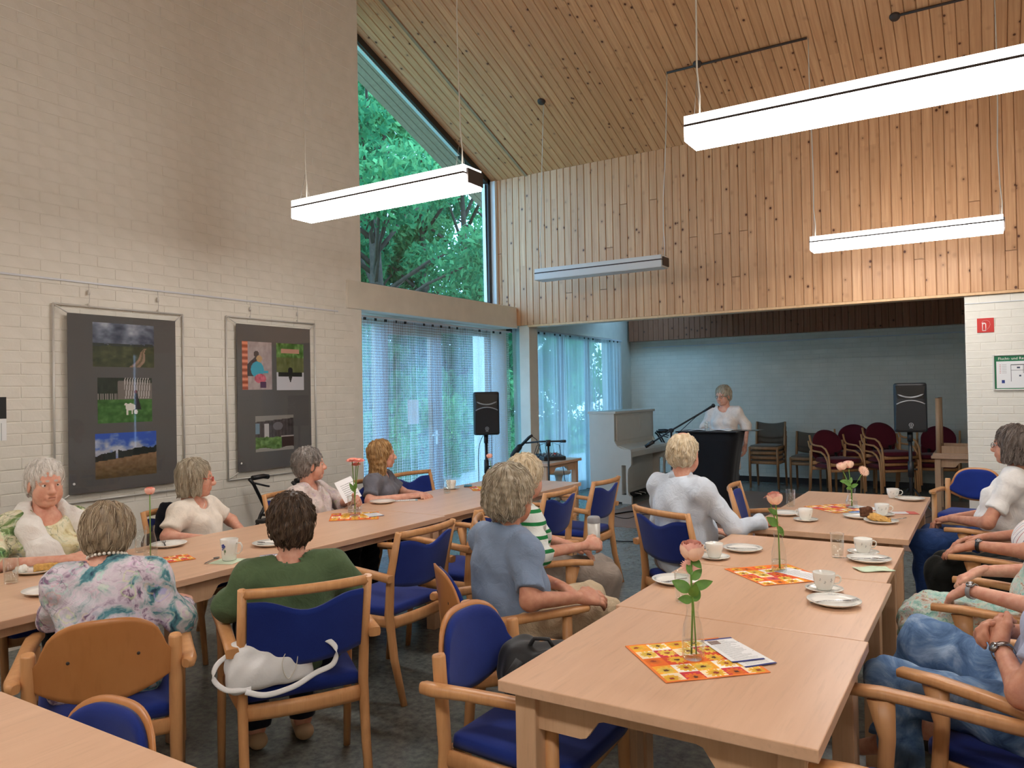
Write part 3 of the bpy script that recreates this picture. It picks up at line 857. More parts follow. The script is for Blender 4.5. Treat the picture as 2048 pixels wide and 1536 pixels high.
table(-1.215, -.352, 2.663, 3.487, 'second table of the right row, with plates on both edges')
table(-1.24, -.372, 3.493, 4.29, 'third table of the right row, before the gap')
table(-1.215, -.37, 4.525, 6.34, 'far table of the right row with cake plates and two roses')
table(-4.0, -3.12, .35, 2.052, 'nearest table of the left row, at the left photo edge')
table(-3.985, -3.09, 2.06, 4.09, 'middle table of the left row with the blue flower mug')
table(-4.02, -3.12, 4.098, 6.15, 'far table of the left row, ending near the mixer')
table(-2.37, -.7, .22, 1.058, 'empty table cut off by the lower left photo corner', group='single tables')

# ================================================================== CHAIRS
def curved_panel(g, xs, zb, zt, yf, thick, rows=10, mi=0):
    """panel bounded by zb(x)..zt(x), front face at yf(x,z), thickness backwards"""
    nc = len(xs); V = []
    for side in (0, 1):
        for j in range(rows + 1):
            for x in xs:
                z = zb(x) + (zt(x) - zb(x)) * j / rows
                edge = min(1, min(z - zb(x), zt(x) - z, xs[-1] - abs(x)) / .012 + .25) if side == 0 else 1
                V.append((x, yf(x, z) - (thick if side else thick * .45 * (1 - edge)), z))
    n1 = nc * (rows + 1); F = []
    for j in range(rows):
        for i in range(nc - 1):
            a = j * nc + i
            F.append((a + 1, a, a + nc, a + nc + 1)); F.append((n1 + a, n1 + a + 1, n1 + a + nc + 1, n1 + a + nc))
    for i in range(nc - 1):
        F.append((i, i + 1, n1 + i + 1, n1 + i)); t = rows * nc + i; F.append((t + 1, t, n1 + t, n1 + t + 1))
    for j in range(rows):
        a = j * nc; F.append((a + nc, a, n1 + a, n1 + a + nc)); a = j * nc + nc - 1; F.append((a, a + nc, n1 + a + nc, n1 + a))
    return g.add(V, F, mi, True)
def seat_poly(wf, wb, yf, yb, r=.05):
    P = [(-wb, yb, .02), (wb, yb, .02), (wf, yf, r), (-wf, yf, r)]; out = []
    for i in range(4):
        p = Vector(P[i][:2]); q = Vector(P[i - 1][:2]); n_ = Vector(P[(i + 1) % 4][:2]); rr = P[i][2]
        a = p + (q - p).normalized() * rr; b = p + (n_ - p).normalized() * rr
        for k in range(5):
            t = k / 4; out.append(tuple(a * (1 - t) ** 2 + p * 2 * t * (1 - t) + b * t * t))
    return out
def cushion(g, poly, z0, z1, mi=0, crown=.012):
    n = len(poly); cx = sum(p[0] for p in poly) / n; cy = sum(p[1] for p in poly) / n
    rings = [(1.0, z0), (1.0, z0 + (z1 - z0) * .55), (.985, z0 + (z1 - z0) * .8), (.95, z1 - .004), (.88, z1), (.6, z1 + crown * .7), (.3, z1 + crown)]
    V = []; F = []
    for k, z in rings: V += [(cx + (x - cx) * k, cy + (y - cy) * k, z) for x, y in poly]
    V.append((cx, cy, z1 + crown))
    for j in range(len(rings) - 1):
        for i in range(n): F.append((j * n + i, j * n + (i + 1) % n, (j + 1) * n + (i + 1) % n, (j + 1) * n + i))
    j = len(rings) - 1
    for i in range(n): F.append((j * n + i, j * n + (i + 1) % n, len(V) - 1))
    F.append(tuple(range(n - 1, -1, -1)))
    return g.add(V, F, mi, True)

def make_square_chair(label, wood='beech'):
    c = thing('armchair', label, 'chair')
    for s in (-1, 1):
        g = G(); g.sweep([(s * .225, -.305, 0), (s * .225, -.245, .22), (s * .225, -.215, .44), (s * .228, -.232, .64), (s * .23, -.29, .862)], [.030, .034, .036, .034, .030], [.034, .044, .05, .042, .030], n=8, e=7); g.build('back_post', wood, c)
        g = G(); g.sweep([(s * .262, .225, 0), (s * .262, .205, .2), (s * .260, .175, .42), (s * .262, .165, .54), (s * .264, .18, .65)], [.028, .032, .034, .03, .034], [.03, .036, .042, .044, .075], n=8, e=7); g.build('leg', wood, c)
        g = G(); g.sweep([(s * .262, -.262, .632), (s * .262, -.12, .645), (s * .266, .05, .66), (s * .270, .18, .668), (s * .270, .285, .664)], [.046, .046, .05, .052, .046], [.036, .034, .03, .028, .026], n=12, e=6); g.build('arm', wood, c)
        g = G(); g.sweep([(s * .222, -.215, .40), (s * .238, .0, .40), (s * .248, .17, .405)], .024, [.055, .055, .055], n=8, e=8); g.build('side_rail', wood, c)
    N = 9
    g = G(); g.sweep([(-.225 + .45 * k / (N - 1), -.288 - .034 * (1 - ((k / (N - 1)) * 2 - 1) ** 2), .846) for k in range(N)], .026, .036, side=(0, 1, 0), n=8, e=6); g.build('top_rail', wood, c)
    g = G(); g.sweep([(-.215 + .43 * k / (N - 1), -.222 - .018 * (1 - ((k / (N - 1)) * 2 - 1) ** 2), .395) for k in range(N)], .024, .06, side=(0, 1, 0), n=8, e=8); g.build('back_rail', wood, c)
    g = G(); g.sweep([(-.245 + .49 * k / (N - 1), .165 + .03 * (1 - ((k / (N - 1)) * 2 - 1) ** 2), .40) for k in range(N)], .024, .055, side=(0, 1, 0), n=8, e=8); g.build('front_rail', wood, c)
    xs = [.212 * math.sin(PI / 2 * t) for t in np.linspace(-1, 1, 25)]
    zt = lambda x: .812 - .046 * (math.cos(PI * x / .34) ** 2 if abs(x) < .17 else 0)
    zb = lambda x: .585 - .030 * (1 - (x / .212) ** 2)
    yf = lambda x, z: -.205 - (max(0, z - .55) * .24) - .036 * (1 - (x / .212) ** 2) + .004
    g = G(); curved_panel(g, xs, zb, zt, yf, .028); g.build('backrest', 'blue', c)
    g = G(); cushion(g, seat_poly(.245, .215, .235, -.205), .425, .472); g.build('seat', 'blue', c)
    return c
def make_round_chair(label, wood='beech'):
    c = thing('armchair', label, 'chair')
    for s in (-1, 1):
        g = G(); g.tube([(s * .222, -.25, 0), (s * .222, -.215, .42), (s * .222, -.235, .712), (s * .222, -.2365, .72)], [.019, .022, .0225, .019], 16); g.build('back_post', wood, c)
        g = G(); g.tube([(s * .25, .20, 0), (s * .25, .19, .40), (s * .25, .19, .625)], [.019, .022, .021], 14); g.build('leg', wood, c)
        g = G(); g.sweep([(s * .252, -.272, .622), (s * .262, -.262, .622), (s * .268, -.22, .624), (s * .266, -.10, .632), (s * .262, .10, .64), (s * .256, .22, .645), (s * .245, .275, .645), (s * .235, .29, .645)], [.03, .045, .05, .046, .05, .056, .05, .03], [.03, .038, .04, .036, .034, .032, .028, .02], n=14, e=3.5); g.build('arm', wood, c)
        g = G(); g.sweep([(s * .222, -.21, .395), (s * .245, .19, .40)], .024, .06, n=8, e=8); g.build('side_rail', wood, c)
    g = G(); g.sweep([(-.21, -.215, .395), (.21, -.215, .395)], .024, .055, side=(0, 1, 0), n=8, e=8); g.build('back_rail', wood, c)
    g = G(); g.sweep([(-.235, .19, .40), (0, .205, .40), (.235, .19, .40)], .024, .055, side=(0, 1, 0), n=8, e=8); g.build('front_rail', wood, c)
    xs = [.224 * math.sin(PI / 2 * t) for t in np.linspace(-1, 1, 31)]
    def zt(x):
        a = abs(x) / .224
        if a > .82: return .665 + .05 * ((1 - a) / .18) ** 1.6
        u = a / .82; return .715 + .105 * (1 - u ** 3.0) ** .6
    zb = lambda x: .602 - .072 * (1 - (x / .224) ** 2)
    yf = lambda x, z: -.222 - .045 * (1 - (x / .224) ** 2) - (z - .6) * .13
    g = G(); curved_panel(g, xs, zb, zt, yf, .012, 14); sh = g.build('back_shell', 'ply', c)
    for s in (-1, 1):
        x = s * .105; z = .685
        g = G(); M_ = Matrix.Translation((x, yf(x, z) - .0125, z)) @ Matrix.Rotation(PI / 2, 4, 'X'); g.lathe([(0, .0012), (.0055, .0012), (.006, 0)], 10, M=M_); g.build('screw_cap', 'lamp_cap', sh)
    xs2 = [.206 * math.sin(PI / 2 * t) for t in np.linspace(-1, 1, 31)]
    zt2 = lambda x: max(.64, zt(x * .224 / .206 * .985) - .014)
    zb2 = lambda x: .622 - .076 * (1 - (x / .206) ** 2)
    g = G(); curved_panel(g, xs2, zb2, zt2, lambda x, z: yf(x, z) + .024, .022, 14); g.build('back_pad', 'blue', c)
    g = G(); cushion(g, seat_poly(.24, .205, .24, -.205, .09), .425, .472); g.build('seat', 'blue', c)
    return c
def place(src, used, label, back, bearing, yb, group):
    d = Vector((math.cos(math.radians(bearing)), math.sin(math.radians(bearing)), 0))
    loc = Vector((back[0], back[1], 0)) - d * yb
    if not used: src.location = loc; src.rotation_euler = (0, 0, face(bearing)); src['label'] = label; src['group'] = group; used.append(1); return src
    return dup(src, label, loc, face(bearing), group)
sq = make_square_chair('x'); squ = []
def SQ(label, back, bearing): return place(sq, squ, label, back, bearing, -.29, 'square backed blue armchairs')
rd = make_round_chair('x'); rdu = []
def RD(label, back, bearing): return place(rd, rdu, label, back, bearing, -.24, 'round backed blue armchairs')
SQ('blue armchair under the woman in green, white bag on its seat', (-2.16, 2.00), 148)
SQ('empty blue armchair right behind the chair of the woman in green', (-2.52, 3.17), 180)
SQ('blue armchair mostly hidden behind the man in the blue grey shirt', (-2.575, 3.94), 180)
SQ('empty blue armchair at the left table next to the striped shirt', (-2.58, 4.77), 180)
SQ('empty blue armchair at the far end of the left table before the piano', (-2.57, 5.51), 180)
SQ('blue armchair of the white haired man in the pale shirt', (-1.63, 4.21), 62)
SQ('empty blue armchair on the left of the far right hand table before the lectern', (-1.57, 5.53), 8)
SQ('empty blue armchair across the left table before the lace curtain', (-4.42, 5.35), -5)
SQ('blue armchair of the long haired woman at the wall', (-4.38, 4.62), 8)
SQ('blue armchair of the curly grey haired woman at the wall', (-4.40, 3.89), 5)
SQ('chair of the woman in the white T-shirt, dark jacket over its back', (-4.46, 3.00), 10)
SQ('chair of the white haired woman with the scarf', (-4.45, 2.10), -5)
SQ('chair of the woman in the striped green and white shirt', (-2.385, 3.475), 35)
SQ('empty armchair in the lower right corner nearest the camera', (.19, 2.16), 180)
SQ('armchair of the person in jeans', (.385, 2.665), 156)
SQ('armchair of the woman in the turquoise flowered dress', (.39, 3.70), 174)
SQ('armchair of the man in black trousers with a wristwatch', (.41, 4.76), 174)
SQ('armchair of the woman in the white T-shirt on the right', (.37, 5.57), 170)
RD('empty round backed blue armchair with a black backpack on it', (-1.515, 2.17), 0)
RD('plywood backed chair of the woman in the flowered blouse', (-2.575, 1.47), 148)
RD('plywood backed chair of the man in the blue grey shirt', (-1.97, 2.64), 50)
o = RD('low blue round backed chair behind the near table in the lower left', (-1.95, 1.10), 274); o.scale = (1, 1, .935)
RD('empty round backed blue chair beside the brick pier', (-.10, 7.85), 262)

# ---------------------------------------------- stacked chairs in the alcove
def make_stack_chair(label):
    c = thing('stacking_chair', label, 'chair')
    for s in (-1, 1):
        g = G(); g.sweep([(s * .225, -.25, 0), (s * .222, -.2, .43), (s * .222, -.27, .80)], .03, .034, n=8, e=4); g.build('back_post', 'old_wood', c)
        g = G(); g.sweep([(s * .215, .20, 0), (s * .215, .2, .42)], .03, .034, n=8, e=4); g.build('leg', 'old_wood', c)
        g = G(); g.sweep([(s * .22, -.2, .405), (s * .215, .2, .405)], .022, .045, n=8, e=8); g.build('side_rail', 'old_wood', c)
    g = G(); g.sweep([(-.21, .2, .402), (0, .215, .402), (.21, .2, .402)], .022, .045, side=(0, 1, 0), n=8, e=8); g.build('front_rail', 'old_wood', c)
    xs = list(np.linspace(-.207, .207, 17)); q = lambda x: 1 - (x / .207) ** 2
    g = G(); curved_panel(g, xs, lambda x: .56 - .03 * q(x), lambda x: .80 - .03 * q(x), lambda x, z: -.205 - (z - .43) * .17 - .03 * q(x), .02, 6); g.build('backrest', 'brownfab', c)
    g = G(); cushion(g, seat_poly(.21, .20, .2, -.2, .03), .415, .45); g.build('seat', 'brownfab', c)
    return c
def make_bent_chair(label):
    c = thing('bentwood_armchair', label, 'chair')
    for s in (-1, 1):
        x = s * .27
        arc = [(x, .24, 0), (x, .225, .35), (x, .20, .52), (x, .13, .60), (x, .04, .635), (x, -.14, .64), (x, -.21, .655), (x, -.245, .70), (x, -.27, .78)]
        g = G(); g.sweep(arc, .028, .026, n=8, e=4); g.build('bent_arm', 'beech', c)
        g = G(); g.sweep([(x, -.27, 0), (x, -.235, .40), (x, -.225, .64)], .028, .03, n=8, e=4); g.build('leg', 'beech', c)
    for y in (.2, -.2):
        g = G(); g.sweep([(-.265, y, .385), (.265, y, .385)], .024, .05, side=(0, 1, 0), n=8, e=8); g.build('cross_rail', 'beech', c)
    xs = [.225 * math.sin(PI / 2 * t) for t in np.linspace(-1, 1, 21)]; q = lambda x: max(0, 1 - (x / .226) ** 2)
    g = G(); curved_panel(g, xs, lambda x: .60 - .13 * q(x) ** .5, lambda x: .66 + .19 * q(x) ** .5, lambda x, z: -.205 - (z - .45) * .17 - .03 * q(x), .03, 8); g.build('backrest', 'burgundy', c)
    g = G(); g.sweep([(-.12, -.20, .40), (-.12, -.235, .52)], .04, .012, n=8, e=6); g.sweep([(.12, -.20, .40), (.12, -.235, .52)], .04, .012, n=8, e=6); g.build('back_bracket', 'black', c)
    g = G(); cushion(g, seat_poly(.245, .225, .235, -.205, .10), .405, .465); g.build('seat', 'burgundy', c)
    return c
st = make_stack_chair('x'); stu = []
names_ = ['lowest', 'second lowest', 'second from the top', 'topmost']
def stackrow(src, used, x, y, n, dz, dy, yaw, words, group, bear=-92):
    for k in range(n):
        lab = words % (names_[k] if n == 4 else ['lowest', 'topmost'][k] if n == 2 else ['lowest', 'middle', 'topmost'][k])
        o = src if not used else dup(src, lab, (0, 0, 0), 0, group)
        used.append(1); o['label'] = lab; o['group'] = group
        o.location = (x + k * dy * math.cos(math.radians(bear)), y + k * dy * math.sin(math.radians(bear)), k * dz); o.rotation_euler = (0, 0, face(bear + yaw))
stackrow(st, stu, -2.97, 12.35, 4, .075, .012, 0, '%s grey brown chair of the taller stack right of the speaker woman', 'stacked grey brown chairs')
stackrow(st, stu, -2.36, 12.35, 2, .075, .012, 0, '%s grey brown chair of the shorter stack before the alcove wall', 'stacked grey brown chairs')
bc = make_bent_chair('x'); bcu = []
stackrow(bc, bcu, -1.86, 11.75, 2, .085, .05, 14, '%s burgundy armchair of the front left stack in the alcove', 'stacked burgundy armchairs', -62)
stackrow(bc, bcu, -1.72, 12.5, 2, .13, .03, 0, '%s burgundy armchair of the stack against the alcove wall', 'stacked burgundy armchairs', -80)
stackrow(bc, bcu, -1.20, 11.95, 3, .095, .05, 10, '%s burgundy armchair of the stack left of the right loudspeaker', 'stacked burgundy armchairs', -62)
stackrow(bc, bcu, -.62, 12.4, 2, .12, .03, 0, '%s burgundy armchair of the stack behind the right loudspeaker', 'stacked burgundy armchairs', -90)
# spare tables stored at the right of the alcove: one upright, one upside down on top
table(-.60, .55, 10.55, 11.25, 'spare table standing beside the brick pier in the alcove', .70, 'spare tables in the alcove')
t2 = thing('table', 'spare table turned upside down on the other alcove table', 'table', (-.02, 10.9, .70), group='spare tables in the alcove')
g = G(); g.box((-.56, -.34, 0), (.56, .34, .032)); g.build('table_top', 'laminate', t2, .003, 2)
for sx in (-1, 1):
    for sy in (-1, 1):
        g = G(); g.tube([(sx * .5, sy * .28, .032), (sx * .5, sy * .28, .70)], [.03, .026], 12); g.build('leg', 'table_leg', t2)
        g = G(); g.lathe([(0, .004), (.024, .004), (.026, 0)], 10, M=Matrix.Translation((sx * .5, sy * .28, .70))); g.build('foot_cap', 'black', t2)
for s in (-1, 1):
    g = G(); g.box((-.47, s * .28 - .01, .032), (.47, s * .28 + .01, .12)); g.build('apron', 'table_leg', t2)
    g = G(); g.box((s * .5 - .01, -.25, .032), (s * .5 + .01, .25, .12)); g.build('apron', 'table_leg', t2)
# ================================================================== THINGS ON THE TABLES
TZ = .7405
GT = ['things laid on the right hand tables', 'things laid on the left hand tables']
# ---- crockery prototypes
def make_cup():
    c = thing('coffee_cup', 'x', 'cup')
    g = G(); g.lathe([(0, .004), (.024, .004), (.026, 0), (.028, .004), (.034, .018), (.041, .045), (.0425, .068), (.0415, .069), (.039, .045), (.031, .014), (0, .009)], 28); g.build('bowl', 'china', c)
    g = G(); g.sweep([(.040, 0, .054), (.052, 0, .058), (.062, 0, .05), (.063, 0, .038), (.054, 0, .026), (.038, 0, .024)], .008, .006, side=(0, 1, 0), n=8, e=2); g.build('handle', 'china', c)
    g = G()
    for a, z, s in ((-60, .043, 1), (-95, .036, .8), (-120, .046, .7), (40, .04, 1), (190, .042, .9), (150, .035, .7)):
        r = .0395 + (z - .04) * .18; an = math.radians(a); p = Vector((r * math.cos(an), r * math.sin(an), z)); t = Vector((-math.sin(an), math.cos(an), 0)); nn = Vector((math.cos(an), math.sin(an), 0)) * .0012
        for dx, dz, w, h in ((0, 0, .0016, .012), (.003, .002, .006, .0012), (-.003, -.003, .007, .0012), (.001, .007, .003, .003)):
            q = p + nn + t * dx * s + Vector((0, 0, dz * s)); a_ = t * w * s / 2; b_ = Vector((0, 0, h * s / 2))
            g.add([q - a_ - b_, q + a_ - b_, q + a_ + b_, q - a_ + b_], [(0, 1, 2, 3)])
    o = g.build('decoration', 'deco', c); o['kind'] = 'stuff'
    return c
def make_saucer(r=.072, name='saucer', lab='x'):
    c = thing(name, lab, 'saucer' if name == 'saucer' else 'plate'); k = r / .1
    g = G(); g.lathe([(0, .003), (.055 * k, .003), (.057 * k, 0), (.060 * k, .002), (.075 * k, .006), (.1 * k, .017 * k), (.1 * k, .0195 * k), (.075 * k, .010), (.06 * k, .006), (0, .006)], 36); g.build('dish', 'china', c)
    g = G()
    for q in range(3):
        a0 = .5 + q * 2.1
        for j in range(4):
            a = a0 + j * .13; rr = .086 * k; p = Vector((rr * math.cos(a), rr * math.sin(a), .0155 * k + .0012)); s = .004
            g.add([p + Vector((-s, -s * .3, 0)), p + Vector((s * .4, -s, 0)), p + Vector((s, s * .3, .001)), p + Vector((-s * .3, s, 0))], [(0, 1, 2, 3)])
    o = g.build('decoration', 'deco', c); o['kind'] = 'stuff'
    return c
def make_fork():
    c = thing('cake_fork', 'x', 'fork'); g = G(); c.scale = (1.3, 1.25, 1.2)
    g.sweep([(0, -.075, .004), (0, -.03, .006), (0, .02, .003), (0, .035, .002)], [.008, .006, .005, .014], [.002] * 4, n=8, e=4)
    for x in (-.006, 0, .006): g.sweep([(x * .9, .034, .002), (x, .05, .0015), (x, .068, .004)], [.003, .0026, .0015], .0016, n=6, e=3)
    g.build('metal', 'chrome', c); return c
def make_spoon():
    c = thing('tea_spoon', 'x', 'spoon'); g = G(); c.scale = (1.2, 1.15, 1.1)
    g.sweep([(0, -.07, .004), (0, -.02, .005), (0, .03, .003)], [.008, .005, .004], .002, n=8, e=4); g.build('handle', 'chrome', c)
    g = G(); M_ = Matrix.Translation((0, .048, .004)) @ Matrix.Diagonal((.68, 1.1, .35, 1)); g.lathe([(0, -.012), (.012, -.009), (.018, 0), (.0165, 0), (.011, -.007), (0, -.01)], 18, M=M_); g.build('bowl', 'chrome', c); return c
def make_tumbler():
    c = thing('water_glass', 'x', 'glass'); g = G()
    g.lathe([(0, .002), (.024, 0), (.028, .004), (.031, .11), (.0325, .115), (.0300, .115), (.0285, .108), (.0255, .012), (0, .010)], 26); g.build('vessel', 'glass', c); return c
cup0, sau0, pla0, frk0, spn0, tmb0 = make_cup(), make_saucer(), make_saucer(.096, 'cake_plate'), make_fork(), make_spoon(), make_tumbler()
_used = set()
def put(src, label, x, y, z=TZ, rot=0.0, group=None, tilt=None):
    if src.name not in _used: _used.add(src.name); o = src; o['label'] = label; o.location = (x, y, z); o.rotation_euler = (0, 0, math.radians(rot)); o['group'] = group
    else: o = dup(src, label, (x, y, z), math.radians(rot), group)
    if tilt: o.rotation_euler = (math.radians(tilt), 0, math.radians(rot))
    return o
GC, GS, GP, GF, GW = 'coffee cups', 'saucers', 'cake plates', 'cutlery', 'water glasses'
# right row
for lab, x, y, rot in (('left of the middle rose, before the pale shirted man', -1.13, 3.62, 200), ('beside the cleared plate in the middle of the right edge', -.57, 3.24, 20), ('next to the tall glass at the right edge', -.53, 4.05, 30), ('on the left of the far right hand table', -.96, 4.90, 170), ('behind the cake plates on the far table', -.58, 5.30, 10)):
    put(sau0, 'white saucer under the cup ' + lab, x, y, TZ, rot, GS); put(cup0, 'white coffee cup ' + lab, x, y, TZ + .006, rot, GC)
put(cup0, 'white coffee cup at the far right corner of the far table', -.60, 6.17, TZ, 15, GC)
for lab, x, y, fr in (('with a fork behind the cup of the pale shirted man', -1.06, 3.86, 120), ('with a fork at the left edge, behind the empty glass', -1.135, 3.09, 160), ('with a fork at the right edge, nearest the jeans', -.505, 3.06, -60), ('with a fork and a spoon beside the green napkin', -.485, 3.885, -65)):
    put(pla0, 'white cake plate ' + lab, x, y, TZ, fr, GP); put(frk0, 'cake fork on the plate ' + lab.replace('with a fork and a spoon ', '').replace('with a fork ', ''), x + .005, y, TZ + .008, fr, GF, 4)
put(spn0, 'spoon on the plate beside the green napkin', -.515, 3.88, TZ + .009, -85, GF, 4)
put(pla0, 'white plate at the left edge of the far table, left of a cup', -1.12, 5.08, TZ, 10, GP)
pl_choc = put(pla0, 'white plate with the chocolate cake on the far table', -.69, 5.15, TZ, 80, GP)
pl_crumb = put(pla0, 'white plate with yellow cake and a fork on the far table', -.555, 5.02, TZ, 10, GP)
put(pla0, 'empty white plate at the far right corner of the far table', -.485, 6.10, TZ, 60, GP)
put(frk0, 'cake fork beside the yellow cake', -.50, 5.06, TZ + .014, -60, GF, 6)
V_, F_ = sdf_mesh([bxs((0, 0, .03), (.034, .02, .028), .008, [[.94, -.3, 0], [.3, .94, 0], [0, 0, 1]]), ell((.015, .005, .05), (.02, .016, .016))], .004, .006, noise=fold_noise(.002, .02, 4))
o = fast_mesh('cake_slice', V_, F_, 'cake_dark'); o.location = (-.655, 5.16, TZ + .006); tag(o, 'upright piece of chocolate cake on a plate', 'cake', 'cake pieces')
V_, F_ = sdf_mesh([ell((0, 0, .016), (.05, .028, .016)), ell((-.02, .01, .03), (.025, .02, .016)), ell((.04, -.01, .012), (.03, .02, .01))], .004, .006, noise=fold_noise(.003, .02, 9))
o = fast_mesh('cake_slice', V_, F_, 'cake'); o.location = (-.575, 5.03, TZ + .006); tag(o, 'half eaten yellow cake on a plate of the far table', 'cake', 'cake pieces')
put(tmb0, 'empty water glass before the nearest rose, behind its leaves', -1.01, 2.83, TZ, 0, GW)
put(tmb0, 'tall empty water glass at the right edge next to a cup', -.625, 3.91, TZ, 0, GW)
put(tmb0, 'water glass at the left edge of the far right hand table', -1.165, 5.46, TZ, 0, GW)
# left row
put(pla0, 'white plate with a fork before the woman in the white T-shirt', -3.86, 2.57, TZ, 0, GP); put(frk0, 'fork on the plate before the woman in the white T-shirt', -3.88, 2.56, TZ + .008, 60, GF, 4)
pl_a = put(pla0, 'white plate with cake and cream before the woman with the scarf', -3.86, 1.88, TZ, 0, GP)
V_, F_ = sdf_mesh([bxs((0, 0, .016), (.05, .018, .016), .006)], .004, .005, noise=fold_noise(.0015, .02, 2))
o = fast_mesh('cake_slice', V_, F_, 'cake'); o.location = (-3.83, 1.91, TZ + .006); o.rotation_euler = (0, 0, 1.0); tag(o, 'brown slice of cake beside cream on the left table', 'cake', 'cake pieces')
V_, F_ = sdf_mesh([ell((0, 0, .012), (.028, .022, .016)), ell((.012, .01, .022), (.016, .014, .012))], .004, .006, noise=fold_noise(.002, .02, 8))
o = fast_mesh('whipped_cream', V_, F_, 'china'); o.location = (-3.90, 1.83, TZ + .006); tag(o, 'blob of whipped cream on the plate of the woman with the scarf', 'cream')
put(pla0, 'white plate half hidden behind the flowered blouse', -3.40, 1.70, TZ, 0, GP)
put(pla0, 'white plate with a spoon behind the head of the woman in green', -3.36, 2.85, TZ, 0, GP); put(spn0, 'spoon on the plate behind the head of the woman in green', -3.35, 2.84, TZ + .01, 110, GF, 4)
put(sau0, 'white saucer before the curly grey haired woman', -3.90, 3.45, TZ, 0, GS); put(cup0, 'white cup before the curly grey haired woman', -3.90, 3.45, TZ + .006, 200, GC)
put(pla0, 'white plate before the long haired woman', -3.90, 4.37, TZ, 0, GP)
put(sau0, 'white saucer under the tall cup before the lace curtain', -3.92, 5.27, TZ, 0, GS); put(cup0, 'tall white cup before the lace curtain', -3.92, 5.27, TZ + .006, 160, GC)
put(tmb0, 'water glass with some water at the left photo edge', -3.73, 1.71, TZ, 0, GW)
put(tmb0, 'water glass beside the head of the woman in the flowered blouse', -3.85, 2.40, TZ, 0, GW)
put(tmb0, 'water glass before the tall white cup on the far left table', -3.80, 5.05, TZ, 0, GW)
put(tmb0, 'water glass behind the gerbera vase', -3.79, 3.93, TZ, 0, GW)
g = G(); g.lathe([(0, .001), (.0275, .001), (.0285, .035), (0, .035)], 20); o = g.build('water', 'water'); o.location = (-3.73, 1.71, TZ + .010); tag(o, 'water in the glass at the left photo edge', 'water')
# blue flower mug
mug = thing('mug', 'white mug with a blue flower and green stem', 'mug', (-3.24, 2.49, TZ + .002), math.radians(20))
g = G(); g.lathe([(0, .003), (.03, .003), (.032, 0), (.034, .004), (.038, .05), (.044, .105), (.0425, .106), (.036, .05), (.03, .008), (0, .008)], 30); g.build('body', 'china', mug)
g = G(); g.sweep([(.042, 0, .085), (.062, 0, .088), (.072, 0, .07), (.068, 0, .048), (.052, 0, .034), (.038, 0, .034)], .011, .007, side=(0, 1, 0), n=8, e=2.5); g.build('handle', 'china', mug)
def on_mug(g, a, z, w, h, mi):
    r = .0382 + max(0, z - .05) * .11 + .0008; an = math.radians(a)
    V = []; N = 8
    for k in range(N):
        t = 2 * PI * k / N; aa = an + w * math.cos(t) / r; zz = z + h * math.sin(t); rr = .0372 + zz * .022 + max(0, zz - .05) * .075 + .0012; V.append((rr * math.cos(aa), rr * math.sin(aa), zz))
    g.add(V, [tuple(range(N))], mi)
g = G(); bas = -100
for k in range(5): on_mug(g, bas + 9 * math.cos(k * 1.256), .074 + .007 * math.sin(k * 1.256), .006, .006, 0)
on_mug(g, bas - 8, .058, .0045, .005, 0)
for k in range(6): on_mug(g, bas + 4 + k * .8, .066 - k * .006, .0012, .004, 1)
on_mug(g, bas + 14, .05, .003, .008, 1)
o = g.build('flower_print', ['deco_blue', 'deco_green'], mug); o['kind'] = 'stuff'
put(spn0, 'tea spoon beside the blue flower mug', -3.31, 2.44, TZ, 30, GF)

# ---- printed napkins
def flower_napkin(seed, n=72):
    r = np.random.default_rng(seed); img = np.zeros((n, n, 3)); c = 5
    pal = [(250, 240, 225), (236, 112, 40), (206, 60, 70), (246, 170, 52), (222, 84, 44), (248, 226, 190)]
    fl = [(248, 190, 60), (232, 96, 110), (240, 120, 40), (250, 206, 84)]
    yy, xx = np.mgrid[0:n, 0:n] / n * c
    for i in range(c):
        for j in range(c):
            k = (i * 2 + j * 3 + seed) % 6; base = np.array(pal[k]); petal = np.array(fl[(i + j * 2) % 4]); 
            if k in (0, 5): petal = np.array(fl[(i * 3 + j) % 2 * 3])
            m = (xx.astype(int) == j) & (yy.astype(int) == i)
            u = xx - j - .5 - r.uniform(-.15, .15); v = yy - i - .5 - r.uniform(-.15, .15); rad = np.hypot(u, v); an = np.arctan2(v, u)
            pet = rad < .47 * (.62 + .38 * np.abs(np.cos(an * 5.5 + r.uniform(0, 3)))); cen = rad < .12
            col = np.where(pet[..., None], petal * (.8 + .4 * rad[..., None]), base); col = np.where(cen[..., None], np.array([90, 50, 30]) if (i + j) % 2 else np.array([150, 60, 40]), col)
            img[m] = col[m]
    img *= (.92 + .16 * vnoise(n, n, 14, seed))[..., None]
    img[:2] = img[-2:] = (236, 130, 60); img[:, :2] = img[:, -2:] = (236, 130, 60)
    return img
def lay(name, W, H, nx, ny, img, x, y, deg, label, cat, group=None, z=TZ + .0006, matt='print_matt'):
    o = raster(name, W, H, nx, ny, img, None, None, mat=matt)
    me = o.data; co = np.zeros(len(me.vertices) * 3, np.float32); me.vertices.foreach_get('co', co); co = co.reshape(-1, 3)
    co = np.stack([co[:, 0], co[:, 2], 0.0006 * np.sin(co[:, 0] * 40) + .0005 + 0 * co[:, 0]], 1); me.vertices.foreach_set('co', co.astype(np.float32).ravel()); me.update()
    m = o.modifiers.new('sheet', 'SOLIDIFY'); m.thickness = .0009; m.offset = -1
    o.location = (x, y, z + .0009); o.rotation_euler = (0, 0, math.radians(deg)); return tag(o, label, cat, group)
GN = 'orange flowered napkins'
lay('flowered_napkin', .32, .32, 72, 72, flower_napkin(3), -.768, 2.24, 44, 'orange flowered napkin on the nearest right hand table', 'napkin', GN)
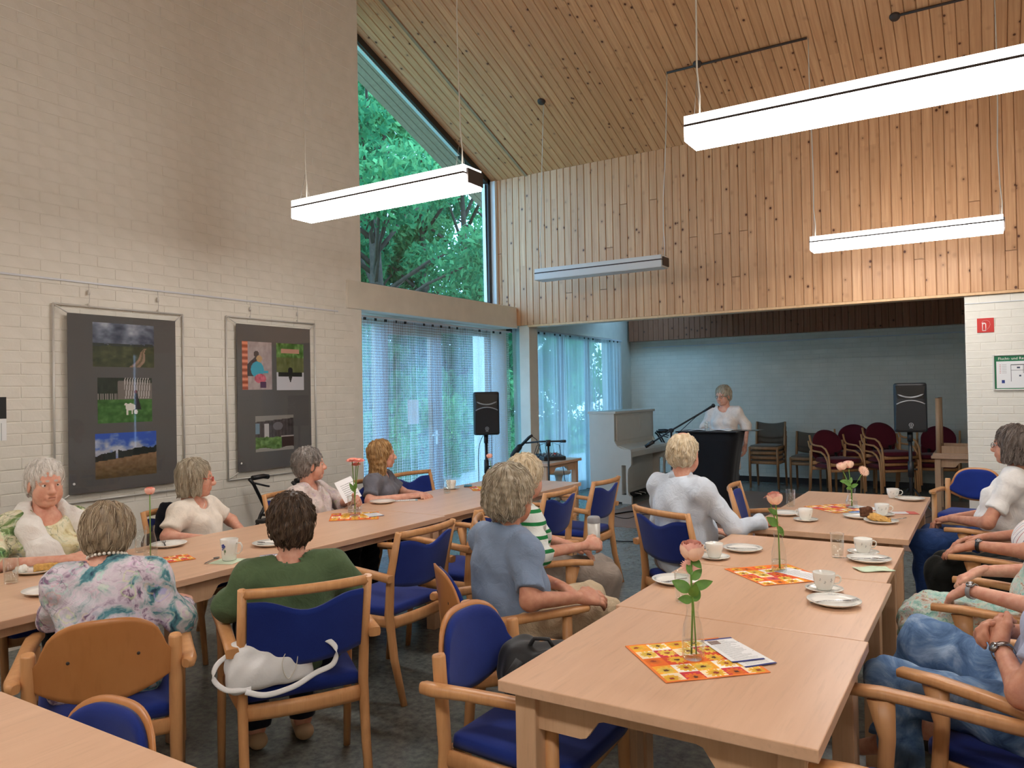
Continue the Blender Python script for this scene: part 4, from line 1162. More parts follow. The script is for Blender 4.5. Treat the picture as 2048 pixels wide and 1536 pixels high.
lay('flowered_napkin', .32, .32, 72, 72, flower_napkin(4), -.80, 3.43, 46, 'orange flowered napkin under the middle rose bottle', 'napkin', GN)
lay('flowered_napkin', .32, .32, 60, 60, flower_napkin(6), -.86, 5.50, 48, 'orange flowered napkin on the far right hand table', 'napkin', GN)
lay('flowered_napkin', .32, .32, 60, 60, flower_napkin(8), -3.64, 3.80, 42, 'orange flowered napkin under the gerbera vase', 'napkin', GN)
lay('flowered_napkin', .30, .30, 40, 40, flower_napkin(2), -3.66, 5.45, 42, 'orange flowered napkin at the far end of the left table', 'napkin', GN)
lay('flowered_napkin', .16, .16, 40, 40, flower_napkin(5), -3.52, 2.38, 70, 'small folded flowered napkin beside the flowered blouse', 'napkin', GN)
def flyer(seed, w=40, h=56, head=(32, 44, 120), pic=False):
    img = np.full((h, w, 3), 236.0); r = np.random.default_rng(seed)
    img[:4] = head; img[-3:] = head
    if pic: img[6:18, 4:16] = (120, 80, 60)
    for k, y in enumerate(range(8, h - 6, 3)):
        L = int(w * r.uniform(.45, .85)); img[y, 5:5 + L] = 150 + 40 * r.random((L, 1))
    return img
GL = 'printed leaflets'
lay('leaflet', .105, .21, 36, 72, flyer(1, 36, 72), -.655, 2.345, 48, 'lower of two white leaflets with dark blue ends by the nearest rose', 'leaflet', GL, TZ + .0022, 'print')
lay('leaflet', .105, .21, 36, 72, flyer(2, 36, 72, pic=True), -.690, 2.365, 44, 'upper white leaflet with small picture by the nearest rose', 'leaflet', GL, TZ + .0040, 'print')
lay('leaflet', .105, .21, 36, 60, flyer(3, 36, 60, (210, 214, 230)), -.70, 3.47, 62, 'white leaflet beside the middle rose bottle', 'leaflet', GL, TZ + .0022, 'print')
lay('leaflet', .105, .21, 36, 60, flyer(3, 36, 60, (60, 60, 80)), -.72, 5.58, 70, 'grey white leaflet behind the roses on the far table', 'leaflet', GL, TZ + .0022, 'print')
img = flyer(5, 36, 48, (60, 120, 210)); img[4:24] = (90, 150, 220); lay('leaflet', .105, .15, 36, 48, img, -.70, 5.34, 40, 'leaflet with a blue picture beside the chocolate cake', 'leaflet', GL, TZ + .0022, 'print')
img = flyer(6, 48, 36, (190, 60, 50)); img[4:-3, 30:] = (200, 80, 66); lay('leaflet', .15, .11, 48, 36, img, -.47, 5.47, 20, 'red and white card at the right edge of the far table', 'leaflet', GL, TZ + .0006, 'print')
lay('leaflet', .10, .15, 36, 48, flyer(7, 36, 48, (120, 130, 170)), -3.56, 3.90, 60, 'white leaflet lying beside the gerbera vase', 'leaflet', GL, TZ + .0022, 'print')
lay('leaflet', .10, .21, 36, 48, flyer(8, 36, 48, (150, 190, 200)), -3.84, 4.55, -50, 'pale leaflet beside the plate of the long haired woman', 'leaflet', GL, TZ + .0006, 'print')
# name card of the woman in green
nc = thing('name_card', 'white card with a blue edge lettered NaNa behind the woman in green', 'card', (-3.14, 2.66, TZ), math.radians(52))
g = G(); g.box((-.05, -.03, 0), (.05, .03, .0008)); g.build('sheet', 'paper', nc); g = G(); g.box((-.05, .018, .0008), (.05, .03, .0012)); g.build('blue_edge', 'deco_blue', nc)
def text(body, size, parent, M_, mat, name='lettering', depth=.0004):
    cu = bpy.data.curves.new('text', 'FONT'); cu.body = body; cu.size = size; cu.align_x = 'CENTER'; cu.align_y = 'CENTER'; cu.extrude = depth; cu.resolution_u = 2
    to = bpy.data.objects.new('text', cu); COL.objects.link(to)
    me = bpy.data.meshes.new_from_object(to.evaluated_get(bpy.context.evaluated_depsgraph_get()))
    bpy.data.objects.remove(to); bpy.data.curves.remove(cu)
    o = bpy.data.objects.new(name, me); me.materials.clear(); me.materials.append(MATS[mat]); link(o, parent); o.matrix_local = M_; return o
text('NaNa', .022, nc, Matrix.Translation((.0, .002, .0012)), 'deco')
# green paper napkins, phone
def crumple(x, y, w, h, deg, label, seed):
    n = 14; r = np.random.default_rng(seed); X, Y = np.meshgrid(np.linspace(-w / 2, w / 2, n), np.linspace(-h / 2, h / 2, n))
    Z = .004 + .005 * np.sin(X * 60 + seed) * np.cos(Y * 50) ** 2
    V = np.stack([X.ravel(), Y.ravel(), Z.ravel()], 1); i = np.arange(n - 1)[:, None] * n + np.arange(n - 1)[None, :]
    F = np.stack([i, i + 1, i + n + 1, i + n], -1).reshape(-1, 4); o = fast_mesh('paper_napkin', V, F, 'napkin_green')
    m = o.modifiers.new('sheet', 'SOLIDIFY'); m.thickness = .002
    o.location = (x, y, TZ + .002); o.rotation_euler = (0, 0, math.radians(deg)); tag(o, label, 'napkin', 'pale green paper napkins')
crumple(-.445, 3.71, .15, .09, 35, 'crumpled pale green napkin at the right table edge', 1)
lay('paper_napkin', .13, .13, 4, 4, np.full((4, 4, 3), (206., 222., 196.)), -3.23, 2.47, 20, 'flat pale green napkin under the blue flower mug', 'napkin', 'pale green paper napkins', TZ - .0004)
g = G(); g.box((-.035, -.07, 0), (.035, .07, .008)); o = g.build('mobile_phone', 'black_gloss', None, .003, 2); o.location = (-3.90, 5.49, TZ); o.rotation_euler = (0, 0, .6); tag(o, 'black phone lying at the far edge of the left table', 'phone')

# ---- flowers
def petal_patch(g, f, nu=5, nv=5, mi=0):
    V = []
    for j in range(nv + 1):
        for i in range(nu + 1): V.append(f(i / nu * 2 - 1, j / nv))
    F = [(j * (nu + 1) + i, j * (nu + 1) + i + 1, (j + 1) * (nu + 1) + i + 1, (j + 1) * (nu + 1) + i) for j in range(nv) for i in range(nu)]
    g.add(V, F, mi, True)
def rose(root, p, axis, s, mats=('pink', 'pink_pale'), name='rose'):
    q = Vector((0, 0, 1)).rotation_difference(Vector(axis).normalized()); M_ = Matrix.Translation(p) @ q.to_matrix().to_4x4() @ Matrix.Scale(s, 4)
    g = G(); rr = random.Random(int(p[0] * 1e4) + int(s * 1e5))
    for L, (r0, n, h, flare, span) in enumerate(((.10, 2, .95, -.06, 1.9), (.2, 3, .97, -.05, 1.4), (.3, 4, .96, -.03, 1.1), (.38, 5, .93, .02, .95), (.46, 5, .86, .12, .9))):
        for k in range(n):
            a0 = 2 * PI * k / n + L * .7 + rr.uniform(-.2, .2)
            def f(u, v, r0=r0, a0=a0, h=h, flare=flare, span=span):
                w = span * (.35 + .65 * math.sin(min(1, v * 1.25) * PI / 2)) * (1 - .35 * max(0, v - .75) / .25 * u * u)
                a = a0 + u * w; r = 1.22 * r0 * (.30 + .85 * math.sin(PI * min(1, .12 + .62 * v)) ** .8) + flare * max(0, v - .55) * (1 - .3 * u * u); z = h * (v - .14 * v * u * u) - .12 * flare * max(0, v - .8) * 5
                return M_ @ Vector((r * math.cos(a), r * math.sin(a), z))
            petal_patch(g, f, 4, 5, 1 if L >= 4 else 0)
    return g.build(name, list(mats), root)
def gerbera(root, p, axis, s, mat='coral'):
    q = Vector((0, 0, 1)).rotation_difference(Vector(axis).normalized()); M_ = Matrix.Translation(p) @ q.to_matrix().to_4x4() @ Matrix.Scale(s, 4); g = G()
    for ring, (n, L, up, z0) in enumerate(((20, 1.0, .12, 0), (18, .85, .25, .05), (14, .5, .5, .09))):
        for k in range(n):
            a0 = 2 * PI * k / n + ring * .15
            def f(u, v, a0=a0, L=L, up=up, z0=z0):
                w = .13 * math.sin(PI * min(1, .18 + .8 * v)) ** .6; d = .15 + (L - .15) * v
                return M_ @ Vector((d * math.cos(a0) - u * w * math.sin(a0), d * math.sin(a0) + u * w * math.cos(a0), z0 + up * v * v * L - .1 * v ** 3))
            petal_patch(g, f, 2, 3, 0)
    g.lathe([(.22, .02), (.2, .12), (0, .15)], 12, 1, M_)
    return g.build('gerbera', [mat, 'pink_pale'], root)
def leaf(root, p, d, up, L, w):
    d = Vector(d).normalized(); s_ = d.cross(Vector(up)).normalized(); n_ = s_.cross(d); p = Vector(p); g = G()
    def f(u, v):
        ww = w * (math.sin(PI * v ** .8) ** .8 if 0 < v < 1 else .02); return p + d * L * v + s_ * u * ww + n_ * (-.25 * L * v * v + .12 * w * u * u)
    petal_patch(g, f, 4, 8); return g.build('leaf', 'leaf_green', root)
def stem(root, pts, r=.0025):
    g = G(); g.tube(pts, r, 7); return g.build('stem', 'stem', root)
def vase_bottle(label, x, y, h=.17, prof=None):
    root = thing('flower_vase', label, 'vase', (x, y, TZ + .002), group='glass flower vases')
    P = prof or [(0, .003), (.030, .0), (.034, .004), (.034, .05), (.028, .10), (.019, .135), (.0185, .15), (.022, .17)]
    k = h / .17; g = G(); P = [(r, z * k) for r, z in P]; g.lathe(P, 26); g.build('bottle', 'glass', root)
    wl = [(max(0, r - .0025), max(.009, z)) for r, z in P if z < .085 * k]; g = G(); g.lathe([(0, .009)] + wl[1:] + [(0, wl[-1][1])], 22); g.build('water', 'water', root)
    return root
def bunch(label, x, y): return thing('flowers', label, 'flowers', (x, y, TZ + .002), group='cut flowers in the vases')
v1 = vase_bottle('clear glass bottle vase on the nearest flowered napkin', -.77, 2.24)
b1 = bunch('pink rose with large green leaves on the nearest table', -.77, 2.24)
stem(b1, [(-.006, 0, .012), (0, .002, .15), (-.004, .006, .24), (.002, .0, .315)], .003); stem(b1, [(.008, .004, .012), (.004, 0, .16), (-.012, .02, .275)], .0022)
rose(b1, (.002, 0, .300), (.1, -.2, 1), .056); gerbera(b1, (-.014, .026, .268), (.3, -.4, .7), .03, 'pink')
for p, d, L, w in (((-.004, 0, .20), (-.8, -.35, .55), .062, .019), ((0, 0, .21), (.85, .35, .35), .066, .015), ((0, 0, .235), (.5, .25, .6), .045, .013), ((0, 0, .185), (.25, -.3, .5), .05, .016), ((0, 0, .175), (-.3, -.4, .1), .045, .014), ((0, 0, .25), (-.4, .1, .8), .035, .009), ((0, 0, .17), (.2, .4, .5), .05, .016), ((.002, 0, .30), (-.7, -.2, .5), .04, .012), ((.002, 0, .30), (.6, -.2, -.4), .04, .012)): leaf(b1, p, d, (.45, -.8, .35), L, w)
v2 = vase_bottle('clear glass bottle vase in the middle of the right row', -.80, 3.49)
b2 = bunch('pink rose bending left in the middle of the right row', -.80, 3.49)
stem(b2, [(.004, 0, .012), (0, 0, .17), (-.006, 0, .26), (-.01, -.002, .315)], .003); rose(b2, (-.01, -.002, .300), (0, -.3, 1), .052); gerbera(b2, (-.045, .02, .325), (-.4, 0, .8), .03, 'pink'); stem(b2, [(0, .004, .012), (0, .006, .17), (-.03, .012, .28), (-.045, .02, .322)], .0022)
for p, d, L, w in (((-.002, 0, .2), (-.4, -.3, .45), .06, .02), ((0, 0, .20), (.3, -.1, -.5), .05, .012), ((-.004, 0, .25), (-.6, -.2, .5), .045, .012)): leaf(b2, p, d, (.3, -.85, .4), L, w)
v3 = vase_bottle('small clear glass vase on the far right hand table', -.79, 5.54, .13, [(0, .003), (.036, 0), (.040, .006), (.038, .06), (.026, .10), (.022, .12), (.026, .155), (.028, .17)])
b3 = bunch('two pink roses and a gerbera on the far right hand table', -.79, 5.54)
for e, k in (((-.05, -.01, .255), 0), ((-.015, .02, .265), 1)):
    stem(b3, [(0, 0, .012), (0, 0, .12), (e[0] * .5, e[1] * .5, .19), e], .0028); rose(b3, e, (e[0] * 4, e[1] * 4, 1), .052)
stem(b3, [(.004, 0, .012), (.004, 0, .12), (.05, .02, .20), (.075, .03, .245)], .0025); gerbera(b3, (.076, .03, .247), (.5, -.5, .4), .04, 'pink_pale')
for p, d, L, w in (((-.01, 0, .17), (-.9, -.2, .2), .06, .016), ((0, 0, .15), (-.5, -.4, .4), .055, .016), ((0, 0, .14), (.5, -.2, .3), .05, .014), ((-.01, 0, .16), (.2, .2, .7), .05, .013), ((0, 0, .13), (-.2, -.6, .1), .05, .015)): leaf(b3, p, d, (.2, -.85, .4), L, w)
v4 = vase_bottle('round bellied glass vase with coral gerberas on the left table', -3.655, 3.82, .115, [(0, .003), (.036, 0), (.046, .02), (.05, .05), (.044, .085), (.028, .115), (.020, .145), (.024, .17)])
b4 = bunch('coral gerberas on long stems on the left table', -3.655, 3.82)
for e, s_ in (((-.012, -.008, .375), .045), ((.028, .014, .372), .042), ((.006, .012, .345), .035)):
    stem(b4, [(.0, 0, .01), (0, 0, .11), (e[0] * .5, e[1] * .5, .25), e], .003); gerbera(b4, e, (e[0] * 2 + .1, e[1] * 2 - .2, 1), s_)
for p, d, L, w in (((0, 0, .16), (-.3, -.3, .8), .07, .014), ((.0, 0, .17), (.3, -.1, .8), .06, .012)): leaf(b4, p, d, (.7, -.7, .2), L, w)
v5 = vase_bottle('glass vase at the far end of the left table, behind the blond heads', -3.62, 5.44)
b5 = bunch('pink flower at the far end of the left table beside the loudspeaker stand', -3.62, 5.44); stem(b5, [(0, 0, .012), (0, 0, .17), (-.01, 0, .26)], .0028); rose(b5, (-.01, 0, .258), (-.2, 0, 1), .04, ('coral', 'pink'))
v6 = vase_bottle('glass vase hidden behind the woman in the flowered blouse', -3.62, 2.31)
b6 = bunch('coral flower just showing above the woman in the flowered blouse', -3.62, 2.31); stem(b6, [(0, 0, .012), (0, 0, .17), (.0, 0, .34)], .0028); rose(b6, (.0, 0, .33), (0, 0, 1), .038, ('coral', 'pink'))
# ================================================================== PICTURE BOARDS
def img_road():
    n, m = 84, 56; im = np.zeros((m, n, 3)); y = np.linspace(0, 1, m)[:, None]; x = np.linspace(0, 1, n)[None, :]
    cl = vnoise(n, m, 5, 1, 4)[..., None]; sky = np.array([78, 86, 104]) + (cl - .35) * np.array([210, 205, 195]); im[:] = np.clip(sky, 50, 235)
    hor = .50 - .02 * x; g = vnoise(n, m, 12, 2)[..., None]; land = np.array([64, 70, 40]) + (g - .5) * np.array([50, 50, 36])
    mk = (y > hor + .0 * x); im = np.where(mk[..., None], land, im); im = np.where(((y > hor - .03) & (y <= hor + .03) & (x < 1))[..., None] & (vnoise(n, m, 20, 3)[..., None] > .35), np.array([44, 52, 50]), im)
    c = .93 - .28 * np.clip((y - .55) / .45, 0, 1) ** .7 + .06 * np.sin(y * 9); w = .02 + .16 * np.clip(y - .55, 0, 1)
    im = np.where(((np.abs(x - c) < w) & (y > .56))[..., None], np.array([150, 122, 100]) + (g - .5) * 50, im); im = np.where(((np.abs(x - c) < w * .3) & (y > .58))[..., None], np.array([112, 98, 70]), im)
    return im
def img_goat():
    n, m = 84, 60; y = np.linspace(0, 1, m)[:, None] + np.zeros((1, n)); x = np.linspace(0, 1, n)[None, :] + np.zeros((m, 1)); g = vnoise(n, m, 14, 5)[..., None]
    im = np.array([34, 44, 30]) + (g - .5) * 30; im = np.where((y > .48)[..., None], np.array([62, 112, 44]) + (g - .5) * 70, im)
    im = np.where(((x > .36) & (y < .48) & (y > .06 + .1 * np.abs(x - .45)))[..., None], np.array([120, 112, 106]), im)
    pl = (np.sin(x * 130 + y * 12) > .1) & (x > .48) & (y < .47) & (x < .97); im = np.where(pl[..., None], np.array([186, 180, 176]), im)
    im = np.where(((y > .34) & (y < .48) & (x < .34) & (np.sin(x * 150) > -.2))[..., None], np.array([140, 134, 130]), im)
    bw = (np.abs(x - .71 - (y - .5) * .12) < .028 + .09 * np.clip(y - .34, 0, .4)) & (y > .32) & (y < .72); im = np.where(bw[..., None], np.array([24, 20, 24]), im); im = np.where(((np.hypot(x - .69, (y - .31) * .75) < .03))[..., None], np.array([110, 40, 40]), im)
    gt = (((x - .59) / .095) ** 2 + ((y - .66) / .085) ** 2 < 1) | (((x - .69) / .035) ** 2 + ((y - .77) / .055) ** 2 < 1) | ((np.abs(x - .53) < .014) & (y > .66) & (y < .84)) | ((np.abs(x - .62) < .014) & (y > .66) & (y < .83)) | (((x - .51) / .03) ** 2 + ((y - .6) / .03) ** 2 < 1)
    return np.where(gt[..., None], np.array([228, 224, 214]), im)
def img_field():
    n, m = 84, 58; y = np.linspace(0, 1, m)[:, None] + np.zeros((1, n)); x = np.linspace(0, 1, n)[None, :] + np.zeros((m, 1)); cl = vnoise(n, m, 6, 11, 4)
    cloud = np.clip((cl - .36 + (y - .25) * .9) * 3, 0, 1)[..., None]; im = np.array([44, 88, 190]) * (1 - cloud) + (np.array([216, 220, 232]) - 60 * vnoise(n, m, 10, 12)[..., None]) * cloud
    h = .58 - .13 * x; t = vnoise(n, m, 9, 13); im = np.where(((y > h - .16 * t - .03) & ((x < .32) | (x > .36)))[..., None], np.array([28, 36, 32]), im)
    g = vnoise(n, m, 18, 14)[..., None]; f = np.array([150, 118, 90]) * (1 - (y[..., None] - .45)) + np.array([50, 44, 14]) * (y[..., None] - .4) + (g - .5) * 44; im = np.where((y > h + .04)[..., None], f, im); return im
def img_bench():
    n, m = 54, 78; y = np.linspace(0, 1, m)[:, None] + np.zeros((1, n)); x = np.linspace(0, 1, n)[None, :] + np.zeros((m, 1)); g = vnoise(n, m, 12, 20)[..., None]
    im = np.array([176, 160, 158]) + (g - .5) * 40; im = np.where((x < .18)[..., None], np.array([196, 110, 78]) + 40 * np.sin(y * 50)[..., None], im)
    im = np.where(((x > .16) & (x < .48 - (y - .5) * .2) & (y > .3 + .6 * np.abs(x - .45)) & (y < .72))[..., None], np.array([58, 50, 52]), im); im = np.where((np.hypot(x - .47, (y - .25) * 1.4) < .09)[..., None], np.array([70, 50, 44]), im)
    im = np.where((((x - .5) / .22) ** 2 + ((y - .58) / .17) ** 2 < 1)[..., None], np.array([48, 168, 196]), im); im = np.where((np.hypot(x - .57, (y - .35) * 1.4) < .10)[..., None], np.array([196, 160, 110]), im)
    im = np.where(((np.abs(y - .63) < .025) & (x > .6) & (x < .88))[..., None], np.array([60, 170, 196]), im); im = np.where((((x - .6) / .2) ** 2 + ((y - .77) / .1) ** 2 < 1)[..., None], np.array([200, 90, 110]) + (g - .5) * 90, im)
    im = np.where(((np.abs(x - .7) < .1) & (y > .84) & (y < .97))[..., None], np.array([80, 40, 80]), im); return im
def img_boat():
    n, m = 48, 76; y = np.linspace(0, 1, m)[:, None] + np.zeros((1, n)); x = np.linspace(0, 1, n)[None, :] + np.zeros((m, 1)); g = vnoise(n, m, 10, 31)[..., None]
    im = np.where((y < .3)[..., None], np.array([90, 130, 60]) + (g - .5) * 120, np.array([104, 110, 62]) + (g - .5) * 50); im = np.where(((np.abs(y - .16) < .05) & (np.abs(x - .5) < .35))[..., None], np.array([200, 150, 130]), im)
    im = np.where((y > .62)[..., None], np.array([206, 206, 212]), im); im = np.where(((np.abs(y - .67) < .045) & (np.abs(x - .5) < .44))[..., None], np.array([30, 32, 26]), im)
    im = np.where((((x - .5) / .09) ** 2 + ((y - .58) / .07) ** 2 < 1)[..., None], np.array([30, 28, 28]), im); im = np.where(((np.abs(x - .5) < .08 - (y - .7) * .5) & (y > .7) & (y < .86))[..., None], np.array([50, 50, 48]), im); return im
def img_hut():
    n, m = 76, 58; y = np.linspace(0, 1, m)[:, None] + np.zeros((1, n)); x = np.linspace(0, 1, n)[None, :] + np.zeros((m, 1)); g = vnoise(n, m, 14, 41)[..., None]
    im = np.array([62, 54, 54]) + (np.sin(x * 70) > 0)[..., None] * 14 + (g - .5) * 40; im = np.where((y < .16 - .08 * x)[..., None], np.array([150, 146, 140]), im); im = np.where(((x < .1) & (y > .2) & (y < .5))[..., None], np.array([120, 150, 170]), im)
    im = np.where(((np.abs(x - .28) < .06) & (y > .22) & (y < .6))[..., None], np.array([200, 196, 196]), im); im = np.where((((x - .58) / .13) ** 2 + ((y - .3) / .12) ** 2 < 1)[..., None], np.array([120, 116, 122]), im)
    im = np.where(((x < .68) & (y > .55 + .1 * g[..., 0]))[..., None], np.array([96, 132, 62]) + (g - .5) * 120, im); im = np.where(((x > .68) & (y > .6))[..., None], np.array([60, 40, 34]), im); im = np.where(((x > .66) & (np.abs(y - .6) < .02))[..., None], np.array([190, 180, 176]), im)
    im = np.where((y > .93 - .03 * np.sin(x * 9))[..., None], np.array([160, 156, 150]), im); return im
# local x runs along +Y of the wall, print faces +X
WM = Matrix(((0, -1, 0, 0), (1, 0, 0, 0), (0, 0, 1, 0), (0, 0, 0, 1)))
def wall_board(label, yc, zc_, prints, hooks):
    root = thing('picture_board', label, 'picture board', (XW + .002, yc, zc_), group='hanging picture boards')
    w, h = .395, .605; W_, H_ = .475, .66
    g = G(); g.box((.030, -w, -h), (.036, w, h)); g.build('mount_board', 'grey_card', root)
    g = G(); r = .007
    for pts in (((.012, -W_, -H_), (.012, W_, -H_)), ((.012, W_, -H_), (.012, W_, H_)), ((.012, W_, H_), (.012, -W_, H_)), ((.012, -W_, H_), (.012, -W_, -H_))):
        g = G(); g.tube(pts, r, 8); g.build('frame_bar', 'alu', root)
    for sy in (-1, 1):
        for sz in (-1, 1):
            g = G(); g.tube([(.012, sy * W_, sz * H_), (.037, sy * w, sz * h)], .005, 6); g.build('corner_strut', 'alu', root)
    g = G(); g.box((.037, -w, -h), (.038, w, h)); g.build('cover_glass', 'lens', root)
    g = G(); M_ = Matrix.Translation((.039, -w + .03, -h + .07)) @ Matrix.Rotation(PI / 2, 4, 'Y'); g.lathe([(.009, 0), (.008, .002), (0, .003)], 12, M=M_); g.build('label_dot', 'paper', root)
    for (y0, y1, z0, z1), im in prints:
        p = raster('photo_print', y1 - y0, z1 - z0, 0, 0, im, root)
        p.matrix_local = Matrix.Translation((.0365, (y0 + y1) / 2 - yc, (z0 + z1) / 2 - zc_)) @ WM
    for yh in hooks:
        g = G(); g.tube([(.012, yh - yc, H_), (.016, yh - yc + .004, H_ + .05), (.014, yh - yc, 2.352 - zc_)], .0014, 5); g.build('hanging_wire', 'wire', root)
        g = G(); g.sweep([(.014, yh - yc, 2.275 - zc_), (.014, yh - yc, 2.305 - zc_)], .016, .016, n=8, e=3); g.sweep([(.012, yh - yc, H_ - .005), (.014, yh - yc, H_ + .02)], .018, .014, n=8, e=3); g.build('wire_clamp', 'alu', root)
    return root
wall_board('grey picture board with road, goat and field photos', 3.12, 1.535, [((2.89, 3.34, 1.785, 2.09), img_road()), ((2.92, 3.32, 1.395, 1.71), img_goat()), ((2.90, 3.35, 1.015, 1.325), img_field())], (2.88, 3.39))
wall_board('grey picture board with bench, boat and hut photos', 4.46, 1.555, [((4.115, 4.42, 1.62, 2.02), img_bench()), ((4.47, 4.775, 1.615, 2.02), img_boat()), ((4.24, 4.65, 1.10, 1.40), img_hut())], (4.22, 4.73))
g = G(); g.box((XW, 1.9, 2.352), (XW + .012, 5.24, 2.364)); o = g.build('picture_rail', 'rail'); tag(o, 'thin pale picture rail along the brick wall', 'rail')
im = np.full((40, 24, 3), 236.); im[:20, 2:] = 30; im[3:16, 8:16] = 150; im[24:, 4:20:3] = 190
p = raster('poster', .16, .27, 24, 40, im); p.matrix_world = Matrix.Translation((XW + .003, 2.285, 1.45)) @ WM; tag(p, 'white sheet with a black picture at the left photo edge', 'poster')
m_ = p.modifiers.new('sheet', 'SOLIDIFY'); m_.thickness = .001

# ================================================================== SIGNS ON THE PIER
PY = YP + .028
sg = thing('fire_hose_sign', 'red fire hose sign with a white symbol on the brick pier', 'sign', (-.003, PY, 2.115))
g = G(); g.box((-.068, -.004, -.068), (.068, .0, .068)); g.build('plate', 'red_sign', sg, .001, 1)
g = G(); F_Y = -.0052
def bar(g, pts, w): g.sweep([(x, F_Y, z) for x, z in pts], w, .0014, side=(.02, 0, 1) if abs(pts[0][0] - pts[-1][0]) > abs(pts[0][1] - pts[-1][1]) else (1, 0, .02), n=8, e=8)
bar(g, [(-.026, -.05), (.004, -.05)], .006); bar(g, [(-.024, -.05), (-.024, .022)], .006); bar(g, [(.002, -.05), (.002, .016)], .006); bar(g, [(-.03, .024), (-.004, .022)], .006); bar(g, [(-.026, .012), (.002, .018)], .006)
g.build('bottle_symbol', 'sign_white', sg)
g = G(); g.sweep([(-.028, F_Y, .034), (-.01, F_Y, .046), (.014, F_Y, .046), (.034, F_Y, .030), (.038, F_Y, .004), (.028, F_Y, -.022), (.012, F_Y, -.04)], .006, .0014, side=(0, 1, 0), n=6, e=4); g.build('hose_symbol', 'sign_white', sg)
pl = thing('escape_plan', 'green and white escape plan in an aluminium snap frame', 'sign', (.26, PY, 1.665))
g = G(); g.box((-.2, -.006, -.155), (.2, 0, .155)); g.build('backing', 'sign_green', pl)
for lo, hi in (((-.215, -.016, -.17), (-.2, 0, .17)), ((.2, -.016, -.17), (.215, 0, .17)), ((-.2, -.016, .155), (.2, 0, .17)), ((-.2, -.016, -.17), (.2, 0, -.155))):
    g = G(); g.box(lo, hi); g.build('frame_bar', 'alu', pl, .004, 2)
im = np.full((66, 92, 3), 226.); im[8:10, 28:80] = 90; im[8:50, 28:29] = 90; im[22:23, 28:60] = 110; im[8:30, 52:53] = 110; im[14:18, 40:46] = (60, 70, 90); im[34:38, 44:48] = (60, 70, 90); im[8:30:4, 6:9] = (190, 60, 60); im[8:30:4, 11:20] = 170; im[46:54, 10:16] = (40, 60, 130)
p = raster('plan_sheet', .37, .25, 92, 66, im, pl); p.matrix_local = Matrix.Translation((0, -.0068, -.022))
text('Flucht- und Rettungsplan', .034, pl, Matrix.Translation((.0, -.0068, .128)) @ Matrix.Rotation(PI / 2, 4, 'X'), 'sign_white', 'lettering')

